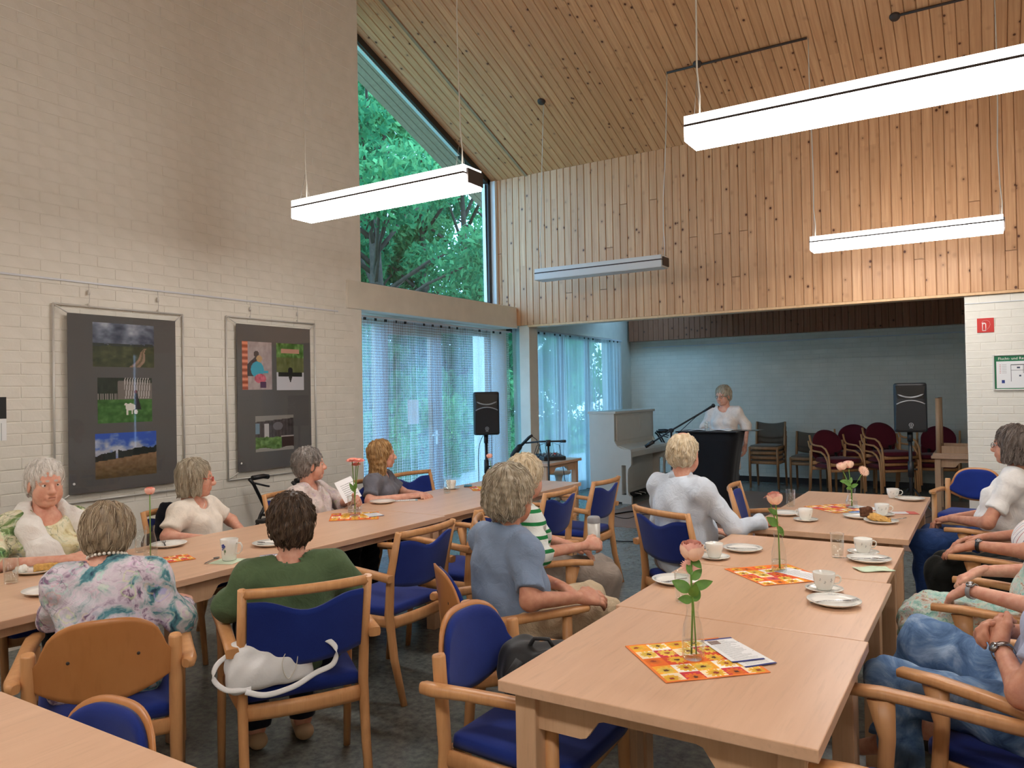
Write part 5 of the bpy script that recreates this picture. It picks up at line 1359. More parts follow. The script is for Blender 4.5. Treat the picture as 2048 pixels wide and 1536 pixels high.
# ================================================================== LOUDSPEAKERS
def loudspeaker(label_s, label_t, x, y, zb, yaw, ribs=True):
    s = thing('loudspeaker', label_s, 'loudspeaker', (x, y, zb), yaw, group='black loudspeakers on stands')   # front looks to local -Y
    w, h, d = .155, .50, .26
    g = G(); P = [(-w, -d / 2 + .03), (-w + .03, -d / 2), (w - .03, -d / 2), (w, -d / 2 + .03), (w * .7, d / 2), (-w * .7, d / 2)]
    g.prism(P, 0, h); g.build('cabinet', 'black', s, .022, 3)
    g = G(); g.prism([(-.118, .34), (.118, .34), (.135, .47), (-.135, .47)], -d / 2 - .001, -d / 2 + .004, 'y'); g.build('horn_recess', 'black_gloss', s, .004, 1)
    N = 13
    g = G(); g.sweep([(-.115 + .23 * k / (N - 1), -d / 2 - .006, .385 - .032 * (1 - ((k / (N - 1)) * 2 - 1) ** 2)) for k in range(N)], .012, [.004] + [.016] * (N - 2) + [.004], side=(0, 1, 0), n=8, e=3); g.build('horn_lip', 'silver', s)
    g = G(); g.sweep([(-.128 + .256 * k / (N - 1), -d / 2 - .006, .285 + .036 * (1 - ((k / (N - 1)) * 2 - 1) ** 2)) for k in range(N)], .012, .012, side=(0, 1, 0), n=8, e=3); g.build('woofer_lip', 'silver', s)
    g = G(); top = [(-.132 + .264 * k / 12, .278 + .036 * (1 - ((k / 12) * 2 - 1) ** 2)) for k in range(13)]
    g.prism([(-.138, .03), (.138, .03)] + top[::-1], -d / 2 - .005, -d / 2 + .004, 'y'); g.build('grille', 'grille', s)
    g = G(); M_ = Matrix.Translation((0, -d / 2 - .0055, .075)) @ Matrix.Rotation(PI / 2, 4, 'X'); g.lathe([(.022, 0), (.022, .002), (.017, .002), (.017, .0005)], 20, M=M_); g.build('badge_ring', 'silver', s)
    g = G()
    for k in range(3): g.cbox((0, 0, 0), (.026, .005, .003), M=Matrix.Translation((0, -d / 2 - .007, .075)) @ Matrix.Rotation(k * PI / 3 + PI / 2, 4, 'Y'))
    g.cbox((0, -d / 2 - .0062, .046), (.03, .002, .007)); g.build('badge_mark', 'silver', s)
    t = thing('speaker_stand', label_t, 'stand', (x, y, 0), yaw, group='tripod loudspeaker stands')
    g = G(); g.tube([(0, 0, .14), (0, 0, zb)], .018, 12); g.build('pole', 'black', t)
    g = G(); g.tube([(0, 0, .62), (0, 0, .78)], .028, 12); g.build('collar', 'black', t); g = G(); g.tube([(0, 0, zb - .1), (0, 0, zb - .004)], .026, 12); g.build('top_sleeve', 'black', t)
    g = G(); g.tube([(.02, 0, .70), (.06, 0, .70)], .01, 8); g.build('clamp_knob', 'black', t)
    g = G(); g.tube([(0, 0, .30), (0, 0, .36)], .034, 12); g.build('hub', 'black', t)
    for k in range(3):
        a = math.radians(85 + 120 * k); e = Vector((.46 * math.cos(a), .46 * math.sin(a), .012)); g = G(); g.sweep([(0.03 * math.cos(a), .03 * math.sin(a), .50), e], .03, .014, side=(-math.sin(a), math.cos(a), 0), n=8, e=4); lg = g.build('leg', 'black', t)
        g = G(); g.tube([e - Vector((0, 0, .012)), e + Vector((0, 0, .03))], .018, 8); g.build('rubber_foot', 'black', lg)
        g = G(); g.sweep([(0.02 * math.cos(a), .02 * math.sin(a), .16), (.22 * math.cos(a), .22 * math.sin(a), .26)], .022, .008, side=(-math.sin(a), math.cos(a), 0), n=6, e=4); g.build('brace', 'black', t)
    g = G(); g.lathe([(.05, .28), (.06, .33), (.05, .40), (.02, .44)], 14); g.build('leg_spider', 'black', t)
    return s, t
loudspeaker('black loudspeaker before the lace curtain', 'tripod stand of the loudspeaker before the lace curtain', -5.0, 7.42, 1.075, math.radians(40))
loudspeaker('black loudspeaker with silver trim before the burgundy chairs', 'tripod stand of the loudspeaker at the right, legs behind the far table', -.685, 8.80, 1.085, math.radians(10))
def cable(label, pts, r=.005, name='cable'):
    P = [Vector(p) for p in pts]; out = []
    for i in range(len(P) - 1):
        p0, p1, p2, p3 = P[max(0, i - 1)], P[i], P[i + 1], P[min(len(P) - 1, i + 2)]
        for k in range(8):
            t = k / 8; out.append(.5 * ((2 * p1) + (p2 - p0) * t + (2 * p0 - 5 * p1 + 4 * p2 - p3) * t * t + (3 * p1 - p0 - 3 * p2 + p3) * t ** 3))
    out.append(P[-1]); g = G(); g.tube(out, r, 6); o = g.build(name, 'cable'); return tag(o, label, 'cable', 'black cables')
cable('black cable hanging from the loudspeaker at the lace curtain', [(-5.07, 7.48, 1.08), (-5.12, 7.44, .9), (-5.10, 7.40, .5), (-5.08, 7.36, .2), (-5.0, 7.2, .008), (-4.7, 7.3, .006)], .004)
cable('black cable lying across the brown floor by the piano', [(-4.6, 8.75, .012), (-4.35, 8.82, .012), (-4.05, 8.80, .012), (-3.9, 9.1, .012), (-3.6, 9.3, .012), (-3.2, 9.2, .012)], .009)
cable('thin cable loop on the brown floor before the piano', [(-4.25, 9.3, .008), (-4.0, 8.75, .008), (-3.75, 8.6, .008), (-3.7, 8.95, .008), (-3.4, 9.0, .008)], .004)
cable('blue black cable on the floor with a plug under the armchairs', [(-3.7, 7.5, .007), (-3.31, 7.27, .007), (-3.1, 7.32, .007), (-2.7, 7.5, .007), (-2.2, 7.8, .007), (-2.2, 8.6, .012)], .006)
g = G(); g.tube([(0, 0, .016), (.12, .03, .016)], .016, 8); o = g.build('cable_plug', 'black'); o.location = (-3.08, 7.42, 0); tag(o, 'black cable plug on the floor left of the pale shirted man', 'plug')

# ================================================================== MIXER TABLE CORNER
table(-4.98, -4.38, 7.78, 8.66, 'small beech table with the black mixer', .72, 'single tables')
mx = thing('audio_mixer', 'black audio mixer on the small table', 'mixer', (-4.62, 8.28, .72), math.radians(55))
g = G(); g.prism([(-.13, 0), (.13, 0), (.13, .075), (-.13, .045)], -.15, .15, 'x'); g.build('case', 'black', mx, .006, 2)
g = G()
for i in range(6):
    for j in range(3): g.tube([(-.11 + i * .045, -.07 + j * .06, .05 + .02 * j * .4), (-.11 + i * .045, -.07 + j * .06, .072 + .02 * j * .5)], .007, 6)
o = g.build('knobs', 'silver', mx); o['kind'] = 'stuff'
g = G(); g.lathe([(0, .001), (.012, .001), (.012, .02), (0, .024)], 10, M=Matrix.Translation((.05, -.02, .06))); g.build('red_knob', 'red_sign', mx)
for k, (a, b) in enumerate((((-.08, .10, .07), (-.2, .1, .0)), ((.0, .11, .07), (-.1, .3, -.05)), ((.1, .1, .07), (.25, .1, -.3)))):
    g = G(); g.tube([a, (a[0] - .01, a[1] + .02, .20), ((a[0] + b[0]) / 2, (a[1] + b[1]) / 2, .17), b], .004, 6); g.build('lead', 'cable', mx)
sp = thing('stool', 'round cream piano stool under the small table', 'stool', (-4.90, 9.0, 0))
g = G(); g.lathe([(0, .46), (.15, .46), (.165, .475), (.165, .50), (.15, .515), (0, .515)], 28); g.build('seat', 'cream', sp)
g = G(); g.lathe([(.06, .46), (.045, .40), (.04, .2), (.06, .12), (0, .10)], 18); g.build('column', 'cream', sp)
for k in range(3):
    a = k * 2 * PI / 3; g = G(); g.sweep([(0, 0, .14), (.12 * math.cos(a), .12 * math.sin(a), .10), (.2 * math.cos(a), .2 * math.sin(a), .0)], .04, .03, side=(-math.sin(a), math.cos(a), 0), n=8, e=4); g.build('leg', 'cream', sp)
ms = thing('microphone_stand', 'black stand with a large foam microphone by the mixer', 'microphone stand', (-4.21, 7.50, 0), group='microphone stands')
g = G(); g.tube([(0, 0, .1), (0, 0, 1.0)], .012, 10); g.build('pole', 'black', ms)
g = G(); g.sweep([(-.30, 0, .98), (-.1, 0, 1.0), (.21, 0, 1.01)], .02, .02, n=8, e=3); g.build('boom', 'black', ms)
g = G(); g.tube([(0, 0, .95), (0, 0, 1.02)], .028, 10); g.tube([(.16, 0, 1.008), (.22, 0, 1.01)], .016, 10); g.build('clutch', 'black', ms)
for k in range(3):
    a = k * 2 * PI / 3 + .4; g = G(); g.sweep([(0, 0, .16), (.28 * math.cos(a), .28 * math.sin(a), .01)], .016, .012, side=(-math.sin(a), math.cos(a), 0), n=6, e=3); g.build('leg', 'black', ms)
mc = thing('microphone', 'large black microphone pointing down left of the mixer', 'microphone', (-4.52, 7.50, .97), group='microphones')
g = G(); g.sweep([(-.185, 0, -.165), (-.17, 0, -.15), (-.13, 0, -.10), (-.07, 0, -.035), (-.05, 0, -.015)], [.03, .062, .075, .066, .04], [.03, .062, .075, .066, .04], side=(0, 1, 0), n=16, e=2); g.build('foam_cover', 'grille', mc)
g = G(); g.sweep([(-.06, 0, -.03), (.06, 0, .075), (.10, 0, .10)], [.036, .034, .028], [.036, .034, .028], side=(0, 1, 0), n=12, e=2); g.build('body', 'black', mc)
g = G(); g.tube([(.09, 0, .095), (.16, .0, .05), (.2, .02, -.1), (.1, .1, -.2)], .004, 6); g.build('lead', 'cable', mc)

# ================================================================== LECTERN, MICROPHONE
lc = thing('lectern', 'lectern draped in black cloth at the front', 'lectern', (-2.80, 8.95, 0))
N = 10; V = []
for j in range(N + 1):
    t = j / N; z = 1.05 * (1 - t); w = .365 - .10 * (1 - (1 - t) ** 1.6) - .02 * math.sin(PI * t); d_ = .22 - .04 * t
    ring = []
    for k in range(48):
        a = 2 * PI * k / 48; ca, sa = math.cos(a), math.sin(a); r = (abs(ca) ** 6 + abs(sa) ** 6) ** (-1 / 6); f_ = 1 + .02 * t * math.sin(a * 11 + 1)
        ring.append((ca * r * w * f_, sa * r * d_ * f_, z))
    V += ring
F = [(j * 48 + (k + 1) % 48, j * 48 + k, (j + 1) * 48 + k, (j + 1) * 48 + (k + 1) % 48) for j in range(N) for k in range(48)]
g = G(); g.add(V, F, 0, True); g.f.append(tuple(range(48))); g.m.append(0); g.sm.append(False); g.build('cloth', 'black_cloth', lc)
g = G(); g.box((-.36, -.24, 1.052), (.36, .26, 1.066)); g.build('desk_top', 'black_cloth', lc, .003, 1)
g = G(); g.box((.2, -.05, 1.0675), (.56, .24, 1.0735)); g.build('side_plate', 'black_gloss', lc)
for k, (x, y, r, lab) in enumerate(((-.12, .02, .05, 'left white manuscript sheet on the lectern'), (.14, .03, -.06, 'right white manuscript sheet on the lectern'))):
    n = 8; X, Y = np.meshgrid(np.linspace(-.12, .12, n), np.linspace(-.16, .16, n)); Z = .004 + .012 * np.sin((X + .12) / .24 * PI) ** 2
    i = np.arange(n - 1)[:, None] * n + np.arange(n - 1)[None, :]; o = fast_mesh('paper_sheet', np.stack([X.ravel(), Y.ravel(), Z.ravel()], 1), np.stack([i, i + 1, i + n + 1, i + n], -1).reshape(-1, 4), 'paper')
    m_ = o.modifiers.new('sheet', 'SOLIDIFY'); m_.thickness = .002; o.location = (-2.80 + x, 8.95 + y, 1.068); o.rotation_euler = (0, 0, r); tag(o, lab, 'paper', 'papers on the lectern')
put(tmb0, 'water glass standing on the lectern', -2.79, 8.76, 1.067, 0, GW)
m2 = thing('microphone_stand', 'black boom stand reaching up to the speaking woman', 'microphone stand', (-3.15, 8.55, 0), group='microphone stands')
g = G(); g.tube([(0, 0, .05), (0, 0, 1.08)], .012, 10); g.build('pole', 'black', m2)
g = G(); g.tube([(-.30, 0, .90), (0, 0, 1.085), (.46, 0, 1.345)], .010, 8); g.build('boom', 'black', m2)
g = G(); g.tube([(-.32, 0, .89), (-.22, 0, .95)], .022, 10); g.build('counterweight', 'black', m2)
g = G(); g.tube([(0, -.03, 1.085), (0, .03, 1.085)], .025, 10); g.build('clutch', 'black', m2)
g = G(); g.lathe([(0, .0), (.14, .0), (.14, .02), (.03, .04), (0, .05)], 20); g.build('base', 'black', m2)
g = G(); g.tube([(.44, -.012, 1.33), (.3, -.02, 1.24), (.1, -.03, 1.06), (.12, -.03, .8), (.05, -.02, .3)], .004, 6); g.build('lead', 'cable', m2)
m3 = thing('microphone', 'black microphone at the mouth of the speaking woman', 'microphone', (-2.69, 8.55, 1.345), group='microphones')
g = G(); g.tube([(-.07, 0, -.04), (.03, 0, .018)], [.012, .015], 12); g.build('body', 'black', m3)
g = G(); g.lathe([(0, -.024), (.016, -.018), (.024, 0), (.016, .018), (0, .024)], 16, M=Matrix.Translation((.045, 0, .026))); g.build('basket', 'grille', m3)

# ================================================================== PIANO (keyboard to +X, back to the curtain)
pn = thing('piano', 'cream upright piano before the sheer curtain', 'piano', (-4.42, 9.75, 0))
LY = 1.46
g = G(); g.box((-.38, .03, .09), (0, LY - .03, 1.24)); g.build('case', 'cream', pn, .004, 1)
g = G(); g.box((-.40, -.012, 1.24), (.03, LY + .012, 1.275)); g.build('lid', 'cream', pn, .006, 2)
cheek = [(-.38, .02), (.02, .02), (.10, .02), (.24, .02), (.24, .10), (.205, .12), (.19, .16), (.19, .42), (.20, .48), (.24, .53), (.245, .56), (.245, .72), (.235, .745), (.10, .76), (.04, .79), (.0, .86), (0, 1.24), (-.38, 1.24)]
slot = [(.11, .16), (.15, .16), (.15, .47), (.14, .50), (.12, .50), (.11, .47)]
for y0, nm in ((-.0, 'end_panel'), (LY - .045, 'end_panel')):
    g = G(); g.prism(cheek[:3] + [(.10, .72), (-.38, .72)], y0, y0 + .045, 'y')
    g.prism([(-.38, .72), (.245, .72), (.235, .745), (.10, .76), (.04, .79), (0, .86), (0, 1.24), (-.38, 1.24)], y0, y0 + .045, 'y')
    g.prism([(.10, .53), (.24, .53), (.245, .56), (.245, .72), (.10, .72)], y0, y0 + .045, 'y')
    g.prism([(.165, .12), (.205, .12), (.19, .16), (.19, .42), (.20, .48), (.24, .53), (.165, .53)], y0, y0 + .045, 'y')
    g.prism([(.10, .0), (.24, .0), (.24, .10), (.205, .12), (.10, .12)], y0, y0 + .045, 'y')
    e_ = g.build(nm, 'cream', pn)
g = G(); g.box((0, .045, .64), (.24, LY - .045, .72)); g.build('key_bed', 'cream', pn, .006, 2)
g = G(); g.prism([(0.0, .72), (.215, .72), (.205, .745), (.03, .80), (0, .80)], .05, LY - .05, 'y'); g.build('fallboard', 'cream', pn, .004, 1)
g = G(); g.box((.0, .07, .86), (.012, LY - .07, 1.21)); up_ = g.build('upper_panel', 'cream', pn, .006, 2)
g = G(); g.sweep([(.014, .86 + .03 * math.sin(t), 1.06 + .10 * math.cos(t)) for t in np.linspace(.25, PI - .25, 9)], .012, .004, side=(0, 1, 0), n=6, e=3); g.build('ornament', 'china', up_)
g = G(); g.box((.0, .07, .14), (.012, LY - .07, .60)); g.build('lower_panel', 'cream', pn, .006, 2)
g = G(); g.box((-.30, .05, 0.03), (.02, LY - .05, .09)); g.build('plinth', 'black', pn)
for y0 in (.02, LY - .02):
    for x_ in (-.3, .2):
        g = G(); g.tube([(x_, y0 - .015, .02), (x_, y0 + .015, .02)], .02, 12); g.build('castor', 'black', pn)
for k in (-.08, .08):
    g = G(); g.sweep([(.0, LY / 2 + k, .07), (.10, LY / 2 + k, .06), (.12, LY / 2 + k, .05)], .035, .01, side=(0, 1, 0), n=8, e=3); g.build('pedal', 'alu', pn)

# ================================================================== ROLLATORS
def rollator(label, loc, rz):
    r = thing('rollator', label, 'walker', loc, rz, group='rollators')
    for s in (-1, 1):
        x = s * .25
        g = G(); g.tube([(x, -.28, .10), (x, -.05, .55), (x, .12, .86), (x, .16, .90)], .014, 8); g.build('rear_tube', 'black', r)
        g = G(); g.tube([(x, .30, .10), (x, .05, .60), (x, -.02, .70)], .014, 8); g.build('front_tube', 'black', r)
        g = G(); g.tube([(x, .13, .905), (x, .02, .91), (x, -.03, .90)], .02, 10); g.build('handle', 'black', r)
        g = G(); g.tube([(x, .10, .86), (x, .0, .83), (x, -.04, .82)], .008, 6); g.build('brake_lever', 'black', r)
        for y in (-.28, .30):
            g = G(); M_ = Matrix.Translation((x, y, .10)) @ Matrix.Rotation(PI / 2, 4, 'Y'); g.lathe([(0, -.014), (.08, -.016), (.098, -.012), (.10, 0), (.098, .012), (.08, .016), (0, .014)], 20, M=M_); g.build('wheel', 'black', r)
    g = G(); g.box((-.24, -.12, .54), (.24, .12, .57)); g.build('seat', 'black_bag', r, .01, 2)
    g = G(); g.tube([(-.25, .05, .60), (.25, .05, .60)], .011, 8); g.build('cross_bar', 'black', r); g = G(); g.tube([(-.25, -.2, .25), (.25, -.2, .25)], .011, 8); g.build('cross_bar', 'black', r)
    return r
rollator('black rollator behind the piano', (-4.38, 11.65, 0), 1.9)
rollator('black rollator at the wall beside the curly grey haired woman', (-4.80, 4.24, 0), PI)

# ================================================================== BAGS
def soft(name, label, cat, mat, prims, loc, rz=0, vox=.008, k=.02, noise=None, cuts=()):
    V_, F_ = sdf_mesh(prims, vox, k, cuts=cuts, noise=noise); root = thing(name, label, cat, loc, rz); fast_mesh('body', V_, F_, mat, root); return root
bp = soft('backpack', 'black backpack leaning on the empty round backed chair', 'bag', 'black_bag', [bxs((0, 0, .10), (.13, .085, .095), .05), ell((.06, .02, .08), (.10, .11, .08)), ell((-.08, .04, .12), (.07, .08, .09)), bxs((.0, .08, .07), (.10, .04, .06), .03)], (-1.335, 2.30, .478), .35, .008, .02, fold_noise(.006, .12, 3))
g = G(); g.tube([(-.05, -.02, .18), (-.02, -.02, .225), (.03, -.02, .225), (.06, -.02, .18)], .008, 6); g.build('carry_loop', 'black_bag', bp)
g = G(); g.sweep([(-.06, -.085, .17), (-.09, -.12, .13), (-.08, -.12, .06), (-.07, -.08, .02)], .03, .006, n=6, e=4); g.build('shoulder_strap', 'black_bag', bp)
g = G(); g.sweep([(-.02, .128, .13), (.06, .128, .13)], .012, .002, side=(0, 0, 1), n=6, e=4); g.build('reflective_strip', 'alu', bp)
wb = soft('handbag', 'white leather handbag on the chair behind the woman in green', 'bag', 'white_leather', [bxs((0, 0, .085), (.15, .045, .085), .03), ell((-.07, 0, .075), (.09, .055, .07))], (-2.285, 1.935, .484), math.radians(58), .007, .015, fold_noise(.004, .10, 6))
def spl(pts, k=6):
    P = [Vector(p) for p in pts]; out = []
    for i in range(len(P) - 1):
        p0, p1, p2, p3 = P[max(0, i - 1)], P[i], P[i + 1], P[min(len(P) - 1, i + 2)]
        for j in range(k):
            t = j / k; out.append(.5 * ((2 * p1) + (p2 - p0) * t + (2 * p0 - 5 * p1 + 4 * p2 - p3) * t * t + (3 * p1 - p0 - 3 * p2 + p3) * t ** 3))
    return out + [P[-1]]
g = G(); g.sweep(spl([(.11, -.03, .16), (.17, -.055, .165), (.225, -.065, .12), (.215, -.065, .06), (.15, -.06, .035), (.07, -.062, .0), (-.03, -.07, -.010), (-.10, -.065, .012)]), .020, .004, side=(0, .25, 1), n=8, e=4); g.build('strap', 'white_leather', wb)
g = G(); g.sweep(spl([(-.13, -.02, .15), (-.19, -.04, .12), (-.205, -.045, .07), (-.16, -.055, .025), (-.08, -.06, .018)]), .018, .004, side=(0, .3, 1), n=8, e=4); g.build('strap', 'white_leather', wb)
g = G(); g.sweep(spl([(.06, -.05, .155), (.03, -.055, .09), (.05, -.055, .03), (.08, -.055, .07), (.09, -.05, .145)]), .005, .003, side=(0, 1, 0), n=6, e=3); g.build('seam', 'cream', wb)
# ================================================================== PEOPLE
def m_skin(name, c, red):
    t = NT(name); co = t.coord('Object')
    a = t.noise(co, 28, 4, .6); b = t.noise(co, 240, 3)
    col = t.ramp(a, [(.35, c), (.7, red)])
    return t.surf(t.bsdf(col, .5, t.bump(b, .18, .002), .35, **{'Subsurface Weight': .12, 'Subsurface Radius': (.02, .008, .004), 'Subsurface Scale': .3}))
MATS['skin'] = m_skin('skin', lin(222, 170, 146), lin(208, 144, 122))
MATS['skin_tan'] = m_skin('tanned skin', lin(206, 150, 122), lin(188, 124, 100))
MATS['lips'] = plain('lips', lin(170, 86, 82), .45, .4)
MATS['eye_white'] = plain('eye white', lin(228, 222, 216), .2, .5)
MATS['iris'] = plain('iris', lin(60, 52, 46), .2, .5)
def m_hair(name, dark, mid, light):
    t = NT(name); a = t.n('Attribute', attribute_name='tone', out=2)
    return t.surf(t.bsdf(t.ramp(a, [(0, dark), (.5, mid), (1, light)]), .45, None, .35))
HAIR = {'white': ((150, 142, 134), (212, 206, 198), (240, 236, 230)), 'ash': ((120, 108, 90), (182, 170, 148), (216, 206, 188)), 'grey': ((86, 80, 76), (146, 138, 132), (196, 190, 184)),
        'blond': ((104, 72, 40), (176, 134, 84), (222, 190, 140)), 'greyblond': ((96, 80, 62), (164, 144, 118), (212, 196, 170)), 'brown': ((42, 32, 26), (84, 66, 52), (122, 100, 80)), 'sandy': ((150, 126, 92), (210, 190, 156), (242, 232, 210)), 'greybrown': ((60, 52, 48), (112, 100, 92), (160, 150, 142))}
for k, v in HAIR.items(): MATS['hair_' + k] = m_hair('hair ' + k, *[lin(*c) for c in v])
def m_cloth(name, col, var=.12, wr=.35):
    t = NT(name); co = t.coord('Object'); a = t.noise(co, 14, 4, .6, 1.0); w = t.noise(co, 500, 2)
    c = t.ramp(a, [(.3, tuple(x * (1 - var) for x in col)), (.7, tuple(min(1, x * (1 + var * .6)) for x in col))])
    h = t.math('ADD', t.math('MULTIPLY', a, 1.0), t.math('MULTIPLY', w, .06))
    return t.surf(t.bsdf(c, .85, t.bump(h, wr, .02), .2, **{'Sheen Weight': .1}))
MATS['c_cream'] = m_cloth('cream cotton', lin(232, 222, 208)); MATS['c_white'] = m_cloth('white cotton', lin(236, 234, 230)); MATS['c_tunic'] = m_cloth('off white knit', lin(226, 214, 204))
MATS['c_green'] = m_cloth('green cotton', lin(84, 104, 72)); MATS['c_bluegrey'] = m_cloth('blue grey linen', lin(128, 146, 172), .08); MATS['c_grey'] = m_cloth('grey cotton', lin(108, 108, 116))
MATS['c_pale'] = m_cloth('pale blue shirt', lin(206, 216, 228), .06); MATS['c_dark'] = m_cloth('dark cloth', lin(22, 24, 34)); MATS['c_black'] = m_cloth('black trousers', lin(24, 26, 24)); MATS['c_beige'] = m_cloth('beige trousers', lin(196, 176, 146), .12, .6); MATS['c_navy'] = m_cloth('navy trousers', lin(34, 44, 70)); MATS['c_lightblue'] = m_cloth('light blue knit', lin(176, 186, 214)); MATS['c_scarf'] = m_cloth('white scarf', lin(234, 232, 226), .04, .6); MATS['c_trouser'] = m_cloth('taupe trousers', lin(150, 138, 128))
def m_jeans():
    t = NT('washed jeans'); co = t.coord('Object'); a = t.noise(co, 9, 4, .6, .8); w = t.noise(co, 700, 2)
    c = t.ramp(a, [(.3, lin(52, 76, 112)), (.5, lin(98, 128, 166)), (.68, lin(158, 180, 206))]); return t.surf(t.bsdf(c, .85, t.bump(t.math('ADD', a, t.math('MULTIPLY', w, .1)), .5, .015), .2))
MATS['c_jeans'] = m_jeans(); MATS['c_bluejeans'] = m_cloth('blue jeans', lin(44, 72, 126), .2, .5)
def m_floral(name, stops, scale, line, seed):
    """printed blouse: soft colour clouds, petal rings and dark outlines"""
    t = NT(name); co = t.mapping(t.coord('Object'), (1, 1, 1), (seed, seed * 2, 0))
    wob = t.noise(co, scale * .6, 3, .6, 0, 1); v = t.n('VectorMath', {0: co, 1: t.n('VectorMath', {0: wob, 1: (.08, .08, .08)}, operation='MULTIPLY')}, operation='ADD')
    n1 = t.noise(v, scale * .45, 4, .65, 1.2); c = t.ramp(n1, stops)
    vo = t.n('TexVoronoi', {'Vector': v, 'Scale': scale}, out=0, feature='F1'); vc = t.n('TexVoronoi', {'Vector': v, 'Scale': scale}, out=1, feature='F1')
    ring = t.ramp(vo, [(.0, 1.0), (.14, .8), (.2, 0.0), (.34, 0.0), (.4, .9), (.46, 0.0)])
    c = t.mix(t.math('MULTIPLY', ring, .55), c, t.mix(.45, vc, line[1]))
    ed = t.n('TexVoronoi', {'Vector': v, 'Scale': scale * 1.9}, out=0, feature='DISTANCE_TO_EDGE'); el_ = t.ramp(ed, [(.0, 1.0), (.035, 0.0)]); c = t.mix(t.math('MULTIPLY', el_, t.ramp(t.noise(co, scale * .5, 2), [(.52, 0.0), (.6, .9)])), c, line[0])
    h = t.noise(t.coord('Object'), 14, 4, .6, 1.0); return t.surf(t.bsdf(c, .8, t.bump(h, .35, .02), .2))
MATS['c_floral_e'] = m_floral('teal and lilac flowered blouse', [(.30, lin(50, 72, 92)), (.39, lin(96, 150, 158)), (.45, lin(190, 196, 200)), (.52, lin(222, 212, 220)), (.57, lin(206, 190, 204)), (.62, lin(132, 104, 132)), (.70, lin(70, 110, 108))], 15, (lin(66, 62, 84), lin(226, 222, 226)), 1)
MATS['c_floral_a'] = m_floral('green and white patterned blouse', [(.3, lin(44, 80, 58)), (.42, lin(120, 146, 92)), (.5, lin(228, 224, 196)), (.62, lin(214, 206, 160)), (.72, lin(150, 120, 70))], 14, (lin(60, 88, 58), lin(232, 228, 208)), 5)
MATS['c_floral_c'] = m_floral('greige blouse with dark leaf print', [(.3, lin(196, 180, 176)), (.5, lin(210, 196, 190)), (.68, lin(222, 208, 202))], 30, (lin(84, 84, 100), lin(120, 112, 126)), 9)
MATS['c_floral_m'] = m_floral('turquoise flowered dress', [(.3, lin(96, 168, 156)), (.44, lin(170, 206, 196)), (.54, lin(206, 210, 200)), (.62, lin(190, 150, 130)), (.72, lin(110, 120, 104))], 34, (lin(90, 110, 104), lin(222, 224, 216)), 13)
def m_stripe(name, base, bands, axis, freq, noise=.0):
    t = NT(name); nd = t.t.nodes.new('ShaderNodeSeparateXYZ'); co = t.coord('Object'); t.t.links.new(co, nd.inputs[0])
    s = t.math('FRACT', t.math('MULTIPLY', t.math('ADD', nd.outputs[axis], t.math('MULTIPLY', t.noise(co, 3, 2), noise)), freq)); c = t.ramp(s, [(0, base)] + bands, 'CONSTANT')
    return t.surf(t.bsdf(c, .85, t.bump(t.noise(co, 14, 4, .6, 1.0), .35, .02), .2))
MATS['c_stripe_h'] = m_stripe('white shirt with green stripes', lin(226, 232, 228), [(.70, lin(40, 130, 74)), (.99, lin(226, 232, 228))], 2, 16)
MATS['c_stripe_l'] = m_stripe('white shirt with thin red stripes', lin(232, 226, 222), [(.42, lin(190, 120, 120)), (.5, lin(232, 226, 222)), (.84, lin(130, 130, 150)), (.92, lin(232, 226, 222))], 0, 26, .02)
MATS['shoe_dark'] = plain('dark shoe leather', lin(40, 34, 32), .5, .4); MATS['shoe_tan'] = plain('tan sandal', lin(176, 146, 112), .6, .3); MATS['shoe_grey'] = plain('grey shoe', lin(120, 120, 122), .7, .3)

